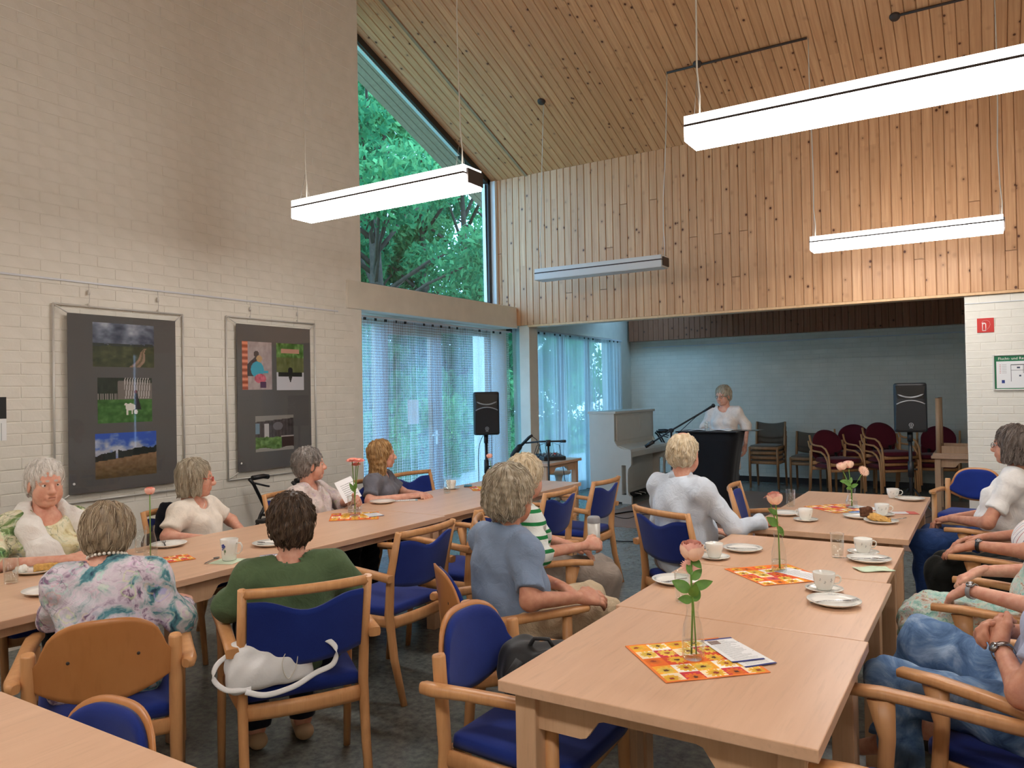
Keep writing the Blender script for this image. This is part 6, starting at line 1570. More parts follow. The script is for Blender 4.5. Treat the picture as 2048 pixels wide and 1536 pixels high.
def rz(a): c, s = math.cos(a), math.sin(a); return np.array([[c, -s, 0], [s, c, 0], [0, 0, 1.]])
def rxm(a): c, s = math.cos(a), math.sin(a); return np.array([[1, 0, 0], [0, c, -s], [0, s, c]])
def rym(a): c, s = math.cos(a), math.sin(a); return np.array([[c, 0, s], [0, 1, 0], [-s, 0, c]])
def unit(v): v = np.array(v, float); return v / np.linalg.norm(v)
def frame_z(d):
    d = unit(d); a = unit(np.cross(d, [0.13, 0.31, .9])); return np.stack([a, np.cross(d, a), d], 1)
def hand_prims(w, d, n, right, curl, sc=1.0, spread=.05, thumb=.5):
    w = np.array(w, float); d = unit(d); n = np.array(n, float); n = unit(n - d * (n @ d)); s = np.cross(n, d) if right else np.cross(d, n)
    P = [cap(w - d * .02, w + d * .02, .026 * sc, .026 * sc, n, .75)]; offs = (.028, .009, -.010, -.027); lens = ((.040, .026, .021), (.045, .029, .022), (.041, .027, .021), (.032, .021, .019))
    for i in range(4):
        kn = w + (d * (.088 - .006 * abs(i - 1)) + s * offs[i]) * sc; P.append(cap(w + (d * .012 + s * offs[i] * .6) * sc, kn, .013 * sc, .0105 * sc)); p = kn; a = 0; r = (.0095, .0092, .0088, .008)[i] * sc
        dd = unit(d + s * (1.5 - i) * spread)
        for j in range(3):
            a += curl * (.75, 1.0, .7)[j] * (1 + .08 * (i - 1)); v = dd * math.cos(a) - n * math.sin(a); q = p + v * lens[i][j] * sc; P.append(cap(p, q, r, r * .9)); r *= .9; p = q
    p = w + (d * .022 + s * .022 - n * .006) * sc; v1 = unit(d * .75 + s * .65 - n * .25 * thumb); q = p + v1 * .042 * sc; P.append(cap(p, q, .0135 * sc, .0105 * sc)); v2 = unit(d * .95 + s * .25 - n * .35 * thumb); q2 = q + v2 * .032 * sc; P.append(cap(q, q2, .0105 * sc, .0095 * sc)); P.append(cap(q2, q2 + unit(d - s * .05 - n * .3 * thumb) * .024 * sc, .0095 * sc, .0078 * sc))
    P.append(ell(w + d * .045 * sc - n * .003, (.03 * sc, .042 * sc, .013 * sc), np.stack([s, d, n], 1)))
    return P
HEADP = [ell((0, -.015, .035), (.074, .094, .083)), ell((0, .036, .03), (.058, .05, .05)), ell((0, .034, -.03), (.057, .054, .07)), cap((-.032, .028, -.076), (.032, .028, -.076), .027), ell((0, .066, -.094), (.022, .02, .018)), ell((.040, .056, -.026), (.020, .018, .022)), ell((-.040, .056, -.026), (.020, .018, .022)),
         cap((0, .086, .014), (0, .110, -.030), .0075, .0130), ell((.010, .100, -.036), (.008, .010, .007)), ell((-.010, .100, -.036), (.008, .010, .007)), cap((-.034, .077, .021), (.034, .077, .021), .011),
         cap((-.016, .0865, -.060), (.016, .0865, -.060), .006), cap((-.013, .085, -.070), (.013, .085, -.070), .007), ell((.078, -.010, -.012), (.007, .018, .030)), ell((-.078, -.010, -.012), (.007, .018, .030)), cap((0, -.028, -.06), (0, -.036, -.15), .05)]
HEADS = [ell((.031, .099, .003), (.0145, .018, .0062)), ell((-.031, .099, .003), (.0145, .018, .0062)), bxs((0, .098, -.0645), (.017, .01, .0012), .001)]
_hv = {}
FULL = [ell((.040, .036, -.052), (.030, .034, .036)), ell((-.040, .036, -.052), (.030, .034, .036)), ell((0, .034, -.098), (.040, .040, .022))]
def head_mesh(full):
    if full not in _hv:
        V, F = sdf_mesh(HEADP + (FULL if full else []), .0036, .006, HEADS)
        c = V[F].mean(1); lip = (np.minimum(pdist(c, HEADP[11]), pdist(c, HEADP[12])) < .0022) & (c[:, 1] > .08); br = np.minimum(pdist(c, cap((.016, .089, .0255), (.046, .075, .0235), .0055)), pdist(c, cap((-.016, .089, .0255), (-.046, .075, .0235), .0055))) < .001
        _hv[full] = (V, F, np.where(br, 2, np.where(lip, 1, 0)))
    return _hv[full]
def hair_prims(style, puff=0.0):
    p = puff
    if style == 'bald': P = [ell((0, -.02, .03), (.080, .100, .089)), ell((0, -.05, -.025), (.070, .058, .06))]
    else: P = [ell((0, -.022, .042), (.083 + p, .102 + p, .090 + p)), ell((0, -.058, -.02), (.068 + p, .058 + p, .065 + p * .5))]
    S = [ell((0, .125, -.045), (.10, .088, .105))]; cuts = [((0, 0, -.098), (0, .22, -.97))]
    if style in ('short', 'bald'): S += [ell((.088, .012, -.035), (.03, .034, .05)), ell((-.088, .012, -.035), (.03, .034, .05))]
    if style == 'bob': P += [cap((s * .070, -.012, .02), (s * .076, -.004, -.085), .028, .030) for s in (-1, 1)] + [cap((0, -.06, .0), (0, -.062, -.085), .07, .068, (0, 1, 0), .7)]; cuts = [((0, 0, -.105), (0, .12, -.99))]
    if style == 'long': P += [cap((s * .066, -.02, .02), (s * .082, -.045, -.20), .030, .026) for s in (-1, 1)] + [cap((0, -.065, .0), (0, -.085, -.22), .072, .07, (0, 1, 0), .55)]; cuts = []
    if style == 'bald': S += [ell((0, -.015, .135), (.036, .062, .038))]
    return P, S, cuts
def build_hair(style, puff, color, root, Rh, hc, hs, seed, curl=0.0, n=900, slen=.055):
    P, S, cuts = hair_prims(style, puff)
    r = np.random.default_rng(seed); nz = fold_noise(.0035, .03, seed, (1, 1, .4)); cutn = [(np.array(q), unit(nn)) for q, nn in cuts]
    V, F = sdf_mesh(P, .0050, .012, S, cutn, nz)
    fn = lambda X: field(X, P, .012, S, cutn, nz)
    bright = .22 if color in ('white', 'sandy') else 0.0
    base_t = np.clip(.30 + bright + .22 * np.sin(V[:, 0] * 160 + V[:, 2] * 40 + seed) * np.sin(V[:, 1] * 90) + r.normal(size=len(V)) * .06, 0, .9)
    ok = np.where((V[:, 2] > -.16) & ~((V[:, 1] > .058) & (V[:, 2] < .105)) & ((style != 'bald') | (V[:, 2] < .085) | (V[:, 1] > .03)))[0]; pick = r.choice(ok, n); X = V[pick] + r.normal(size=(n, 3)) * .002
    crown = np.array([.012, -.055, .125 + puff]); lift = r.uniform(.0005, .0045, n); tone = np.clip(r.normal(.55 + bright, .22, n), 0, 1); ph = r.uniform(0, 6.28, n); nseg = 7; step = slen / nseg; pts = []
    rad = r.uniform(.0010, .0019, n)
    for k in range(nseg + 1):
        e = 1e-3; d0 = fn(X); gr = np.stack([fn(X + np.eye(3)[i] * e) - d0 for i in range(3)], 1) / e; gn = gr / (np.linalg.norm(gr, axis=1)[:, None] + 1e-9)
        free = np.clip((-.07 - X[:, 2]) / .03, 0, 1) if style in ('short', 'bald') else np.zeros(n)
        X = X - gn * np.clip(d0 - lift, -.01, .01)[:, None] * (1 - .8 * free)[:, None]; pts.append(X.copy())
        dr = X - crown; dr = dr / (np.linalg.norm(dr, axis=1)[:, None] + 1e-6) + np.array([0, 0, -.35 if style != 'long' else -1.2])
        if curl: dr = dr + curl * np.stack([np.sin(k * 1.9 + ph), np.cos(k * 2.3 + ph * 2), np.sin(k * 1.3 + ph * 3)], 1)
        dr = dr - gn * (dr * gn).sum(1)[:, None]; dr = dr / (np.linalg.norm(dr, axis=1)[:, None] + 1e-6) + r.normal(size=(n, 3)) * .10; X = X + dr * step
    T = np.stack(pts, 1)                                     # n, nseg+1, 3
    tan = np.gradient(T, axis=1); tan /= np.linalg.norm(tan, axis=2)[..., None] + 1e-9; ref = r.normal(size=(n, 1, 3)); a = np.cross(tan, ref); a /= np.linalg.norm(a, axis=2)[..., None] + 1e-9; b = np.cross(tan, a)
    taper = np.array([.5, 1, 1, 1, .9, .75, .5, .12])[None, :, None] * rad[:, None, None]
    SV = np.stack([T + taper * (a * math.cos(q) + b * math.sin(q)) for q in (0, 2.094, 4.189)], 2)   # n,seg+1,3,3
    base = len(V); i = (np.arange(n)[:, None, None] * (nseg + 1) + np.arange(nseg)[None, :, None]) * 3 + np.arange(3)[None, None, :]
    j = (np.arange(n)[:, None, None] * (nseg + 1) + np.arange(nseg)[None, :, None]) * 3 + (np.arange(3)[None, None, :] + 1) % 3
    SF = np.stack([i, j, j + 3, i + 3], -1).reshape(-1, 4) + base
    AV = np.concatenate([V, SV.reshape(-1, 3)]); AF = np.concatenate([F, SF]); tn = np.concatenate([base_t, np.repeat(tone, (nseg + 1) * 3)])
    AV = (AV * hs) @ Rh.T + hc
    o = fast_mesh('hair', AV, AF, 'hair_' + color, root); at = o.data.attributes.new('tone', 'FLOAT', 'POINT'); at.data.foreach_set('value', tn.astype(np.float32)); return o

def person(label, loc, bearing, hz, lean=-6, twist=0, head=(0, 0, 0), male=False, g=1.0, belly=.3, skin='skin', hair=('short', 0.0, 'grey', 0.0), top=('c_white', 'short', .07), bottom='c_dark', shoe='shoe_dark', arms=None, knees=None, ankles=None, stand=False, hoff=(0, 0), detail=True, vox=.010, skirt=False, seed=1, show_legs=True, bare_calf=False, tunic=None, shw=None, nk=.138, full=True):
    root = thing('person', label, 'person', (loc[0], loc[1], 0), face(bearing), group='people in the room')
    pz_ = .90 if stand else .565
    la = math.radians(lean); u = np.array([0, math.sin(la), math.cos(la)]); fw = np.array([0, math.cos(la), -math.sin(la)]); pel = V3(0, 0, pz_)
    L = (hz - pz_ - nk) / max(.5, math.cos(la))            # pelvis -> neck base
    s = L / .46
    Tw = rz(math.radians(twist)); fwt = Tw @ fw
    chest = pel + u * .62 * L; nb = pel + u * L
    hc = nb + np.array([hoff[0], .03 + hoff[1], nk])
    hw = shw or (.185 if male else .160)
    sh = {q: nb + Tw @ np.array([q * hw, -.005, 0]) - u * .06 for q in (-1, 1)}
    hy, hp, hr = [math.radians(a) for a in head]; Rh = rz(hy) @ rxm(-hp) @ rym(hr); hs = 1.04 if male else .97
    arms = arms or {}
    AR = {}
    for q in (-1, 1):
        a = arms.get(q, {}); el_ = np.array(a.get('e', (q * .27, .02, pz_ + .17))); w = np.array(a.get('w', (q * .10, .27, pz_ + .115))); AR[q] = (sh[q], el_, w, a)
    kn = {}; an = {}
    for q in (-1, 1):
        kn[q] = np.array((knees or {}).get(q, (q * .10, .44, .545) if not stand else (q * .09, .02, .48))); an[q] = np.array((ankles or {}).get(q, (q * .10, .42, .09) if not stand else (q * .09, -.02, .09)))
    hip = {q: pel + np.array([q * .085, .01, -.01]) for q in (-1, 1)}
    mg = 1.0 if male else .94; gg = g * mg
    # ---- body: one skin
    B = [cap(pel, chest, .115 * gg, .12 * gg, fw, .72), cap(nb - u * .07 - Tw[:, 0] * .07, nb - u * .07 + Tw[:, 0] * .07, .06), cap(nb - u * .03, hc + Rh @ V3(0, -.03, -.075), .052 * (1.08 if male else .95), .05), cap(pel - V3(.06, 0, 0), pel + V3(.06, 0, 0), .10 * gg)]
    for q in (-1, 1):
        a, e, w, _ = AR[q]; B += [cap(nb - u * .035, a, .045, .046), cap(a, e, .047 * mg, .037 * mg), cap(e, w, .038 * mg, .025 * mg)]
        B += [cap(hip[q], kn[q], .078, .055), cap(kn[q], an[q], .052, .034), cap(an[q], an[q] + V3(0, .10, -.05), .034, .028)]
    V, F = sdf_mesh(B, .012, .010); VS = [V]; FS = [F]; MI = [np.zeros(len(F), int)]; nv = len(V)
    if detail:
        HV, HF, HM = head_mesh(full); VS.append((HV * hs) @ Rh.T + hc); FS.append(HF + nv); MI.append(HM); nv += len(HV)
    for q in (-1, 1):
        a, e, w, sp = AR[q]; d = sp.get('d', unit(w - e)); n = sp.get('n', (q * .3, 0, 1)); hv, hf = sdf_mesh(hand_prims(w, d, n, q > 0, sp.get('curl', .35), 1.05 if male else .95), .0042, .0045); VS.append(hv); FS.append(hf + nv); MI.append(np.zeros(len(hf), int)); nv += len(hv)
    fast_mesh('body', np.concatenate(VS), np.concatenate(FS), [skin, 'lips', 'hair_' + (hair[2] if hair else 'grey')], root, True, np.concatenate(MI))
    # brows use hair colour: mid tone
    me = root.children[0].data; at = me.attributes.new('tone', 'FLOAT', 'POINT'); at.data.foreach_set('value', np.full(len(me.vertices), .25, np.float32))
    if detail:
        for q in (-1, 1):
            gq = G(); M_ = Matrix.Translation(hc + Rh @ (V3(q * .031, .0745, .003) * hs)) @ Matrix(Rh.tolist()).to_4x4() @ Matrix.Rotation(-PI / 2, 4, 'X')
            gq.lathe([(0, -.0115), (.008, -.008), (.0115, 0), (.0095, .0066), (.0045, .0106)], 14, 0, M_); gq.lathe([(.0045, .0106), (.0025, .0113), (0, .0116)], 14, 1, M_); gq.build('eye', ['eye_white', 'iris'], root)
        if hair: build_hair(hair[0], hair[1], hair[2], root, Rh, hc, hs, seed, hair[3], slen=.05 if hair[0] in ('short', 'bald') else .08)
    # ---- clothes
    tm, sl, nr = top; fz = fold_noise(.0055, .13, seed + 3)
    if stand: botz = pel - V3(0, 0, .02)
    else: botz = pel + V3(0, 0, .0)
    C = [cap(botz, pel + u * .30 * L, .145 * gg, .142 * gg, fw, .80), cap(pel + u * .30 * L, chest, .142 * gg, .148 * gg, fwt, .74), cap(chest, nb - u * .10, .148 * gg, .10, fwt, .70), cap(nb - u * .075 - Tw[:, 0] * .07, nb - u * .075 + Tw[:, 0] * .07, .075)]
    if belly: C.append(ell(pel + u * .28 * L + fw * (.04 + .02 * belly), np.array((.135, .10, .12)) * (gg * (.85 + .25 * belly))))
    if not male: C += [ell(chest + fwt * .085 * gg + Tw[:, 0] * q * .07 - u * .02, (.062 * gg, .058 * gg, .062 * gg)) for q in (-1, 1)]
    for q in (-1, 1): C += [cap(nb - u * .045, sh[q], .054, .060), ell(sh[q] - u * .02, (.066, .066, .07))]
    if tunic: C += [cap(pel, pel - V3(0, 0, tunic), .15 * gg, .18 * gg, fw, .7)]
    cuts = [(botz - V3(0, 0, .09 if not stand else (tunic or .06) + .02), np.array([0, 0, -1.]))]
    for q in (-1, 1):
        a, e, w, sp = AR[q]
        if sl == 'none': continue
        a0 = a - u * .005
        if sl == 'short': t = .80 if male else .72; end = a + (e - a) * t; P = [(a0, end + unit(e - a) * .05, .060 * mg, .064 * mg)]; dv = unit(e - a)
        elif sl == 'elbow': end = e + unit(w - e) * .05; P = [(a0, e, .060, .058), (e, end + unit(w - e) * .05, .058, .060)]; dv = unit(w - e)
        else: end = w - unit(w - e) * .015; P = [(a0, e, .060 * mg, .052 * mg), (e, end + unit(w - e) * .04, .052 * mg, .040 * mg)]; dv = unit(w - e)
        bx_ = bxs(end + dv * .10, (.12, .12, .10), .002, frame_z(dv))
        C += [('x', cap(*c_), bx_) for c_ in P]
    V, F = sdf_mesh(C, vox, .014, [cap(nb - u * .02 + fw * .012, hc, nr, nr * .95)] + ([ell(nb + fw * .06 - u * .015, (nr * .9, nr * .9, nr * .8))] if nr > .06 else []), cuts, fz); VS = [V]; FS = [F]
    fast_mesh('top', np.concatenate(VS), np.concatenate(FS), tm, root)
    if show_legs:
        P = [cap(pel - V3(.07, -.02, .0), pel + V3(.07, .02, 0), .108 * (gg if gg < 1.1 else 1.1), None), cap(pel, pel + u * .1, .10 * gg, .10 * gg, fw, .8)]
        if skirt:
            P += [cap(hip[-1], kn[-1], .11, .085), cap(hip[1], kn[1], .11, .085), cap((hip[-1] + hip[1]) / 2, (kn[-1] + kn[1]) / 2, .10, .08), cap(kn[-1] + V3(0, 0, -.02), kn[-1] + V3(-.01, -.02, -.24), .08, .085), cap(kn[1] + V3(0, 0, -.02), kn[1] + V3(.01, -.02, -.24), .08, .085), cap((kn[-1] + kn[1]) / 2, (kn[-1] + kn[1]) / 2 + V3(0, 0, -.24), .07, .08)]
            V, F = sdf_mesh(P, .010, .02, (), [(V3(0, 0, .27), V3(0, 0, -1.))], fold_noise(.006, .07, seed + 5, (1, .4, .2))); fast_mesh('dress_skirt', V, F, bottom, root)
        else:
            for q in (-1, 1):
                P += [cap(hip[q], kn[q], .098 * gg, .070), cap(kn[q], an[q] + V3(0, 0, .0), .070, .056)]
            V, F = sdf_mesh(P, .010, .018, (), [(V3(0, 0, .10 if not bare_calf else .30), V3(0, 0, -1.))], fold_noise(.006, .10, seed + 5)); fast_mesh('trousers', V, F, bottom, root)
    for q in (-1, 1):
        a = an[q]; P = [cap((a[0], a[1] - .035, .045), (a[0] * 1.05, a[1] + .14, .032), .042, .036, (0, 0, 1), .85)]
        V, F = sdf_mesh(P, .008, .01, (), [(V3(0, 0, .003), V3(0, 0, -1.))]); fast_mesh('shoe', V, F, shoe, root)
    root['_hc'] = [float(x) for x in hc]; P_ = dict(root=root, Rh=Rh, hc=hc, hs=hs, nb=nb, u=u, fw=fw, AR=AR, pel=pel, chest=chest)
    del root['_hc']; return P_
def hp(P, x, y, z): return P['hc'] + P['Rh'] @ (V3(x, y, z) * P['hs'])
def glasses(P, mat='wire', r=.0016):
    g = G()
    for q in (-1, 1):
        ring = [hp(P, q * .033 + .021 * math.cos(t), .098 - .10 * abs(.021 * math.cos(t) * .2), -.001 + .015 * math.sin(t)) for t in np.linspace(0, 2 * PI, 15)]
        g.tube(ring, r, 5); g.tube([hp(P, q * .054, .096, .004), hp(P, q * .072, .06, .004), hp(P, q * .080, -.005, .004), hp(P, q * .079, -.02, -.008)], r, 5)
    g.tube([hp(P, -.012, .099, .003), hp(P, 0, .102, .006), hp(P, .012, .099, .003)], r, 5)
    o = g.build('glasses', mat, P['root'])
    for q in (-1, 1):
        g = G(); ring = [hp(P, q * .033 + .020 * math.cos(t), .0975, -.001 + .014 * math.sin(t)) for t in np.linspace(0, 2 * PI, 15)[:-1]]; g.add(ring, [tuple(range(14))]); g.build('lens', 'lens', o)
def watch(P, q, mat='silver'):
    a, e, w, sp = P['AR'][q]; d = unit(w - e); c = w - d * .03; g = G(); Rb = frame_z(d); M_ = Matrix.Translation(c) @ Matrix(Rb.tolist()).to_4x4(); g.lathe([(.030, -.009), (.032, -.009), (.032, .009), (.030, .009), (.030, -.009)], 20, 0, M_); o = g.build('watch_strap', mat, P['root'])
    n = np.array(sp.get('n', (0, 0, 1)), float); n = unit(n - d * (n @ d)); g = G(); R2 = frame_z(n); g.lathe([(0, -.004), (.016, -.004), (.017, 0), (.014, .006), (0, .006)], 18, 0, Matrix.Translation(c + n * .029) @ Matrix(R2.tolist()).to_4x4()); g.build('watch_case', 'chrome', o)
def collar(P, mat, r=.064, h=.035, tilt=.25):
    V = []; N = 28; nb, u, fw = P['nb'], P['u'], P['fw']; c = nb + u * .0
    rows_ = [(r * 1.0, -.015), (r * .98, .008), (r * .95, .030), (r * .97, .034), (r * 1.08, .014), (r * 1.22, -.008)]
    for rr, z in rows_:
        for k in range(N):
            a = math.radians(100) + math.radians(340) * k / (N - 1); V.append(c + rr * math.cos(a) * V3(1, 0, 0) + rr * math.sin(a) * fw * 1.0 + u * z + fw * .008 - u * .018 * (math.sin(a) > 0) * math.sin(a))
    F = [(j * N + k, j * N + k + 1, (j + 1) * N + k + 1, (j + 1) * N + k) for j in range(len(rows_) - 1) for k in range(N - 1)]
    o = fast_mesh('collar', V, F, mat, P['root']); m = o.modifiers.new('cloth', 'SOLIDIFY'); m.thickness = .003
    return o
def soft_part(P, name, prims, mat, vox=.007, k=.012, noise=None, subs=(), cuts=()):
    V, F = sdf_mesh(prims, vox, k, subs, cuts, noise); return fast_mesh(name, V, F, mat, P['root'])
def hipat(back, bearing, f=.235):
    b = math.radians(bearing); return (back[0] + f * math.cos(b), back[1] + f * math.sin(b))
# ---- left row, at the wall
PA = person('woman with short white hair, patterned green blouse and white scarf', hipat((-4.45, 2.10), -5, .25), -5, 1.125, lean=2, head=(-4, 3, 0), g=1.12, belly=.6, hair=('short', .006, 'white', 0.0), top=('c_floral_a', 'elbow', .078), bottom='c_dark', arms={-1: dict(e=(-.27, .10, .76), w=(-.08, .30, .775), curl=.3), 1: dict(e=(.28, .12, .76), w=(.06, .33, .775), curl=.3)}, seed=11)
nb, u, fw = PA['nb'], PA['u'], PA['fw']
soft_part(PA, 'scarf', [cap(nb + V3(.07, -.035, .01), nb + V3(-.07, -.035, .01), .038), cap(nb + V3(.085, -.01, -.005), nb + V3(.10, .085, -.075), .042, .05), cap(nb + V3(.10, .085, -.075), nb + V3(.055, .15, -.20), .055, .07, fw, .45), cap(nb + V3(.055, .15, -.20), nb + V3(-.03, .18, -.36), .07, .08, fw, .4),
    cap(nb + V3(-.085, -.01, -.005), nb + V3(-.145, .06, -.07), .042, .046), cap(nb + V3(-.145, .06, -.07), nb + V3(-.185, .10, -.20), .046, .05, fw, .6)], 'c_scarf', .008, .018, fold_noise(.0028, .05, 4, (1, 1, .3)), [cap(nb, PA['hc'], .060)])
for q in (-1, 1):
    g = G(); g.tube([hp(PA, q * .082, -.004, -.045), hp(PA, q * .083, -.003, -.052)], .004, 6); g.build('earring', 'chrome', PA['root'])
PB = person('woman with a grey blond bob and red glasses in a white T-shirt', hipat((-4.46, 3.00), 10), 10, 1.05, lean=-10, twist=14, head=(52, 4, 0), belly=.4, hair=('bob', .004, 'ash', 0.0), top=('c_cream', 'short', .075), bottom='c_dark', arms={-1: dict(e=(-.27, .0, .74), w=(-.13, .22, .70), curl=.3), 1: dict(e=(.27, .0, .73), w=(.13, .22, .70), curl=.3)}, seed=12)
glasses(PB, 'red_sign', .0018)
g = G(); g.tube([PB['nb'] + V3(-.05, .03, .0), PB['nb'] + V3(-.03, .065, -.03), PB['nb'] + V3(0, .078, -.05), PB['nb'] + V3(.03, .065, -.03), PB['nb'] + V3(.05, .03, 0)], .003, 6); g.build('necklace', 'pearl', PB['root'])
PC = person('woman with short curly grey hair and a leaf print blouse, holding a paper', hipat((-4.40, 3.89), 5), 5, 1.06, lean=-6, twist=15, head=(56, -3, 0), belly=.6, g=1.06, hair=('short', .010, 'grey', 1.0), top=('c_floral_c', 'elbow', .068), bottom='c_dark', arms={-1: dict(e=(-.27, .05, .75), w=(-.12, .30, .80), n=(-.9, 0, .3), curl=.5), 1: dict(e=(.28, .0, .74), w=(.16, .24, .70), curl=.4)}, seed=13)
sheet = thing('paper_sheet', 'printed sheet held up by the curly grey haired woman', 'paper', (-3.95, 4.06, .875), math.radians(60))
p = raster('page', .13, .18, 24, 34, flyer(9, 24, 34, (236, 236, 236)), sheet); p.matrix_local = Matrix.Rotation(-.35, 4, 'Y') @ Matrix.Rotation(-.6, 4, 'X'); m_ = p.modifiers.new('sheet', 'SOLIDIFY'); m_.thickness = .001
PD = person('woman with long blond hair in a grey T-shirt', full=False, loc=hipat((-4.38, 4.62), 8), bearing=8, hz=1.075, lean=-4, twist=18, head=(54, -2, 0), belly=.4, hair=('long', .002, 'blond', 0.0), top=('c_grey', 'short', .07), bottom='c_navy', arms={-1: dict(e=(-.25, .04, .74), w=(-.06, .30, .765), curl=.35), 1: dict(e=(.27, .06, .74), w=(.05, .31, .765), curl=.35)}, seed=14)
# jacket hung over the chair of the woman in the white T-shirt
jk = soft('jacket', 'dark jacket hung over the chair of the woman in the white T-shirt', 'jacket', 'c_dark', [bxs((-.06, -.285, .72), (.15, .03, .16), .03), cap((.05, -.27, .85), (.26, -.2, .68), .035, .03), cap((.26, -.2, .68), (.27, .10, .66), .03, .035), cap((-.19, -.27, .84), (-.24, -.2, .6), .03)], (-4.46 + .29 * math.cos(math.radians(10)), 3.0 + .29 * math.sin(math.radians(10)), 0), face(10), .009, .025, fold_noise(.008, .10, 5))
# ---- backs towards the camera at the left table
PE = person('woman with blond grey hair and pearls in a teal flowered blouse, from behind', hipat((-2.575, 1.47), 148, .27), 148, 1.01, lean=10, head=(-6, 26, 0), nk=.075, hoff=(0, .05), g=1.16, belly=.6, hair=('short', .014, 'greyblond', 0.15), top=('c_floral_e', 'long', .066), bottom='c_floral_e', arms={-1: dict(e=(-.185, .20, .72), w=(-.08, .37, .78), curl=.5), 1: dict(e=(.25, .0, .70), w=(.27, .24, .705), curl=.5)}, vox=.009, seed=15, tunic=.03, shw=.150)
g = G(); nb = PE['nb']; u_, f_ = PE['u'], PE['fw']
for k in range(26):
    a = 2 * PI * k / 26; c = nb + u_ * (.022 - .012 * math.sin(a)) + V3(1, 0, 0) * .066 * math.cos(a) + f_ * (.066 * math.sin(a) + .012); g.lathe([(0, -.0065), (.0046, -.0046), (.0065, 0), (.0046, .0046), (0, .0065)], 8, 0, Matrix.Translation(c))
o = g.build('pearl_necklace', 'pearl', PE['root']); o['kind'] = 'stuff'
PF = person('woman with short brown hair in a green T-shirt, from behind', hipat((-2.16, 2.00), 148, .25), 148, 1.025, lean=6, head=(-8, 8, 0), nk=.118, g=1.10, belly=.5, hair=('short', .012, 'brown', 0.3), top=('c_green', 'elbow', .080), bottom='c_dark', shoe='shoe_tan', arms={-1: dict(e=(-.245, .04, .74), w=(-.20, .26, .71), curl=.4), 1: dict(e=(.25, .05, .73), w=(.12, .27, .72), curl=.4)}, vox=.009, seed=16, shw=.158)
# ---- middle
PG = person('man with full grey blond hair in a blue grey shirt, turned to the lectern', hipat((-1.97, 2.64), 50, .25), 50, 1.095, lean=-1, twist=12, head=(42, -2, 0), male=True, g=1.26, belly=.8, skin='skin_tan', hair=('short', .018, 'ash', 0.2), top=('c_bluegrey', 'short', .062), bottom='c_beige', arms={1: dict(e=(.30, .0, .715), w=(.24, .24, .69), d=(-.25, 1, -.15), n=(.6, .0, .8), curl=.35), -1: dict(e=(-.27, .05, .75), w=(-.02, .27, .67), d=(.6, .7, -.4), curl=.35)}, vox=.009, seed=17, knees={-1: (-.13, .45, .57), 1: (.08, .45, .55)})
collar(PG, 'c_bluegrey', .066)
PH = person('woman with blond hair in a green striped shirt behind the blue grey shirt', hipat((-2.385, 3.475), 35, .24), 35, 1.08, lean=-2, twist=15, head=(50, 0, 0), belly=.5, hair=('short', .014, 'sandy', 0.25), top=('c_stripe_h', 'elbow', .066), bottom='c_trouser', arms={1: dict(e=(.28, .05, .72), w=(.10, .33, .72), n=(.8, 0, .5), curl=.7)}, seed=18)
tb = thing('tumbler', 'grey steel tumbler held by the woman in green stripes', 'tumbler', (-1.885, 3.86, .70)); g = G(); g.lathe([(0, 0), (.032, 0), (.034, .01), (.036, .12), (0, .12)], 20); g.build('cup', 'alu', tb); g = G(); g.lathe([(.037, .12), (.037, .145), (.03, .155), (0, .155)], 20); g.build('cap', 'silver', tb)
PI_ = person('white haired balding man in a pale blue shirt, from behind', hipat((-1.665, 4.19), 62, .235), 62, 1.175, lean=-2, head=(26, 4, 0), male=True, g=1.28, belly=.8, hair=('bald', 0.0, 'sandy', 0.0), top=('c_pale', 'long', .060), bottom='c_trouser', arms={1: dict(e=(.31, .10, .76), w=(.30, .34, .775), d=(-.1, 1, -.1), curl=.4), -1: dict(e=(-.28, .06, .74), w=(-.1, .3, .68), curl=.4)}, vox=.009, seed=19)
collar(PI_, 'c_pale', .064)
# ---- the speaking woman
PJ = person('standing woman with glasses and short grey hair speaking at the lectern', (-2.78, 9.45), 268, 1.475, lean=3, head=(-14, 9, 0), stand=True, g=1.10, belly=.5, hair=('short', .008, 'ash', 0.0), top=('c_tunic', 'elbow', .070), bottom='c_dark', tunic=.30, arms={-1: dict(e=(-.26, -.01, 1.09), w=(-.27, .07, .88), curl=.4, n=(-1, 0, 0)), 1: dict(e=(.25, .02, 1.09), w=(.2, .16, .95), curl=.4)}, seed=20)
glasses(PJ, 'lamp_cap', .0018)
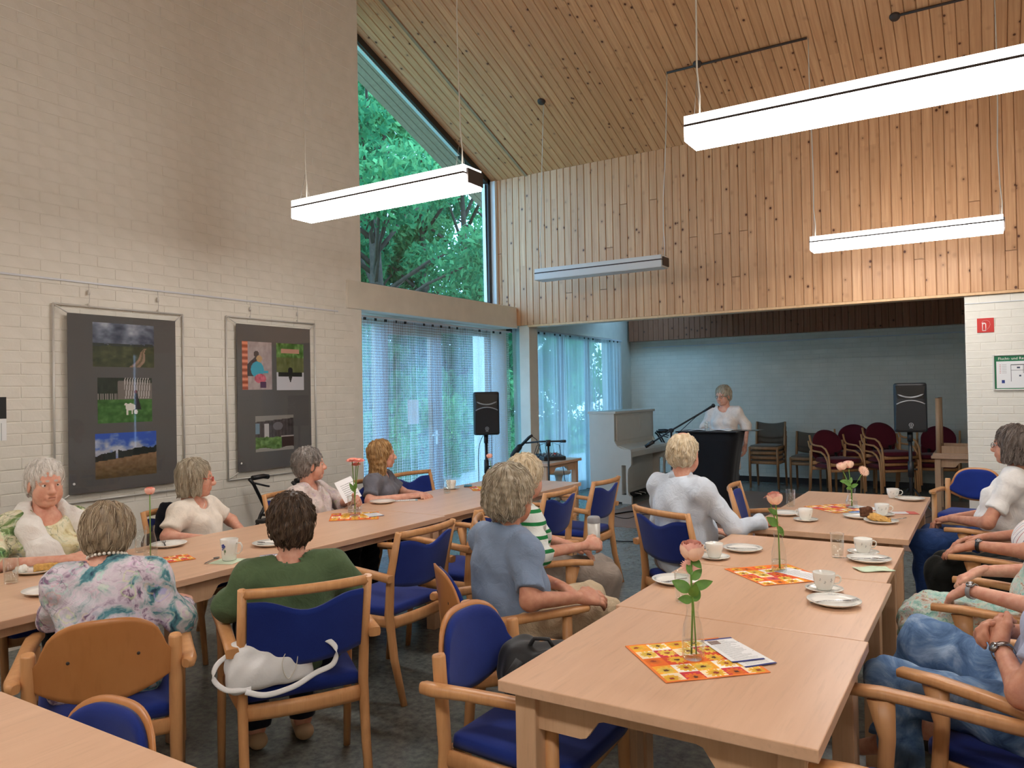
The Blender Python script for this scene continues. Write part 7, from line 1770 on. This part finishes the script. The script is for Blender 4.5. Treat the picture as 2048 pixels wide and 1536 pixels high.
# ---- right row
PK = person('woman with a grey brown bob and glasses in a white T-shirt on the right', hipat((.37, 5.57), 170, .30), 170, 1.175, lean=-9, head=(-14, 0, 0), g=1.2, belly=.9, skin='skin_tan', hair=('bob', .006, 'greybrown', 0.0), top=('c_white', 'short', .072), bottom='c_bluejeans', arms={-1: dict(e=(-.30, .04, .73), w=(-.06, .29, .70), d=(.5, .8, -.2), curl=.6), 1: dict(e=(.29, .05, .73), w=(.04, .31, .69), d=(-.5, .8, -.2), curl=.6)}, seed=21)
glasses(PK, 'lamp_cap', .0018)
PL = person('man in a thin striped shirt and black trousers, hand on his thigh', hipat((.41, 4.76), 174, .20), 174, 1.18, lean=-22, male=True, g=1.12, belly=.9, skin='skin_tan', hair=('short', 0.0, 'grey', 0.0), top=('c_stripe_l', 'short', .062), bottom='c_black', arms={-1: dict(e=(-.29, .03, .73), w=(-.21, .27, .725), d=(.25, .9, -.35), n=(-.2, .3, 1), curl=.25), 1: dict(e=(.29, .03, .73), w=(.2, .26, .70), curl=.3)}, seed=22)
watch(PL, -1, 'black')
PM = person('woman in a turquoise flowered dress with a silver wristwatch', hipat((.39, 3.70), 174, .20), 174, 1.10, lean=-16, g=1.12, belly=.7, hair=('short', 0.0, 'grey', 0.0), top=('c_floral_m', 'short', .07), bottom='c_floral_m', skirt=True, arms={-1: dict(e=(-.30, .02, .72), w=(-.16, .27, .725), d=(.45, .7, -.55), n=(-.2, .4, .9), curl=.5), 1: dict(e=(.29, .04, .74), w=(.20, .26, .73), d=(-.3, .8, -.4), curl=.9)}, seed=23)
watch(PM, -1, 'silver')
PN = person('person in washed jeans and a light blue top with clasped hands', hipat((.385, 2.665), 156, .22), 156, 1.15, lean=-12, g=1.10, belly=.8, skin='skin_tan', hair=('short', 0.0, 'grey', 0.0), top=('c_lightblue', 'short', .07), bottom='c_jeans', knees={-1: (-.12, .48, .56), 1: (.10, .47, .66)}, ankles={-1: (-.12, .38, .09), 1: (.06, .60, .26)}, arms={-1: dict(e=(-.30, .0, .71), w=(-.12, .13, .77), d=(.6, .5, .4), n=(-.4, .7, .5), curl=.8), 1: dict(e=(.29, .02, .74), w=(.02, .17, .78), d=(-.8, .4, .2), n=(.1, .6, .7), curl=.8)}, bare_calf=True, seed=24)
watch(PN, -1, 'chrome')
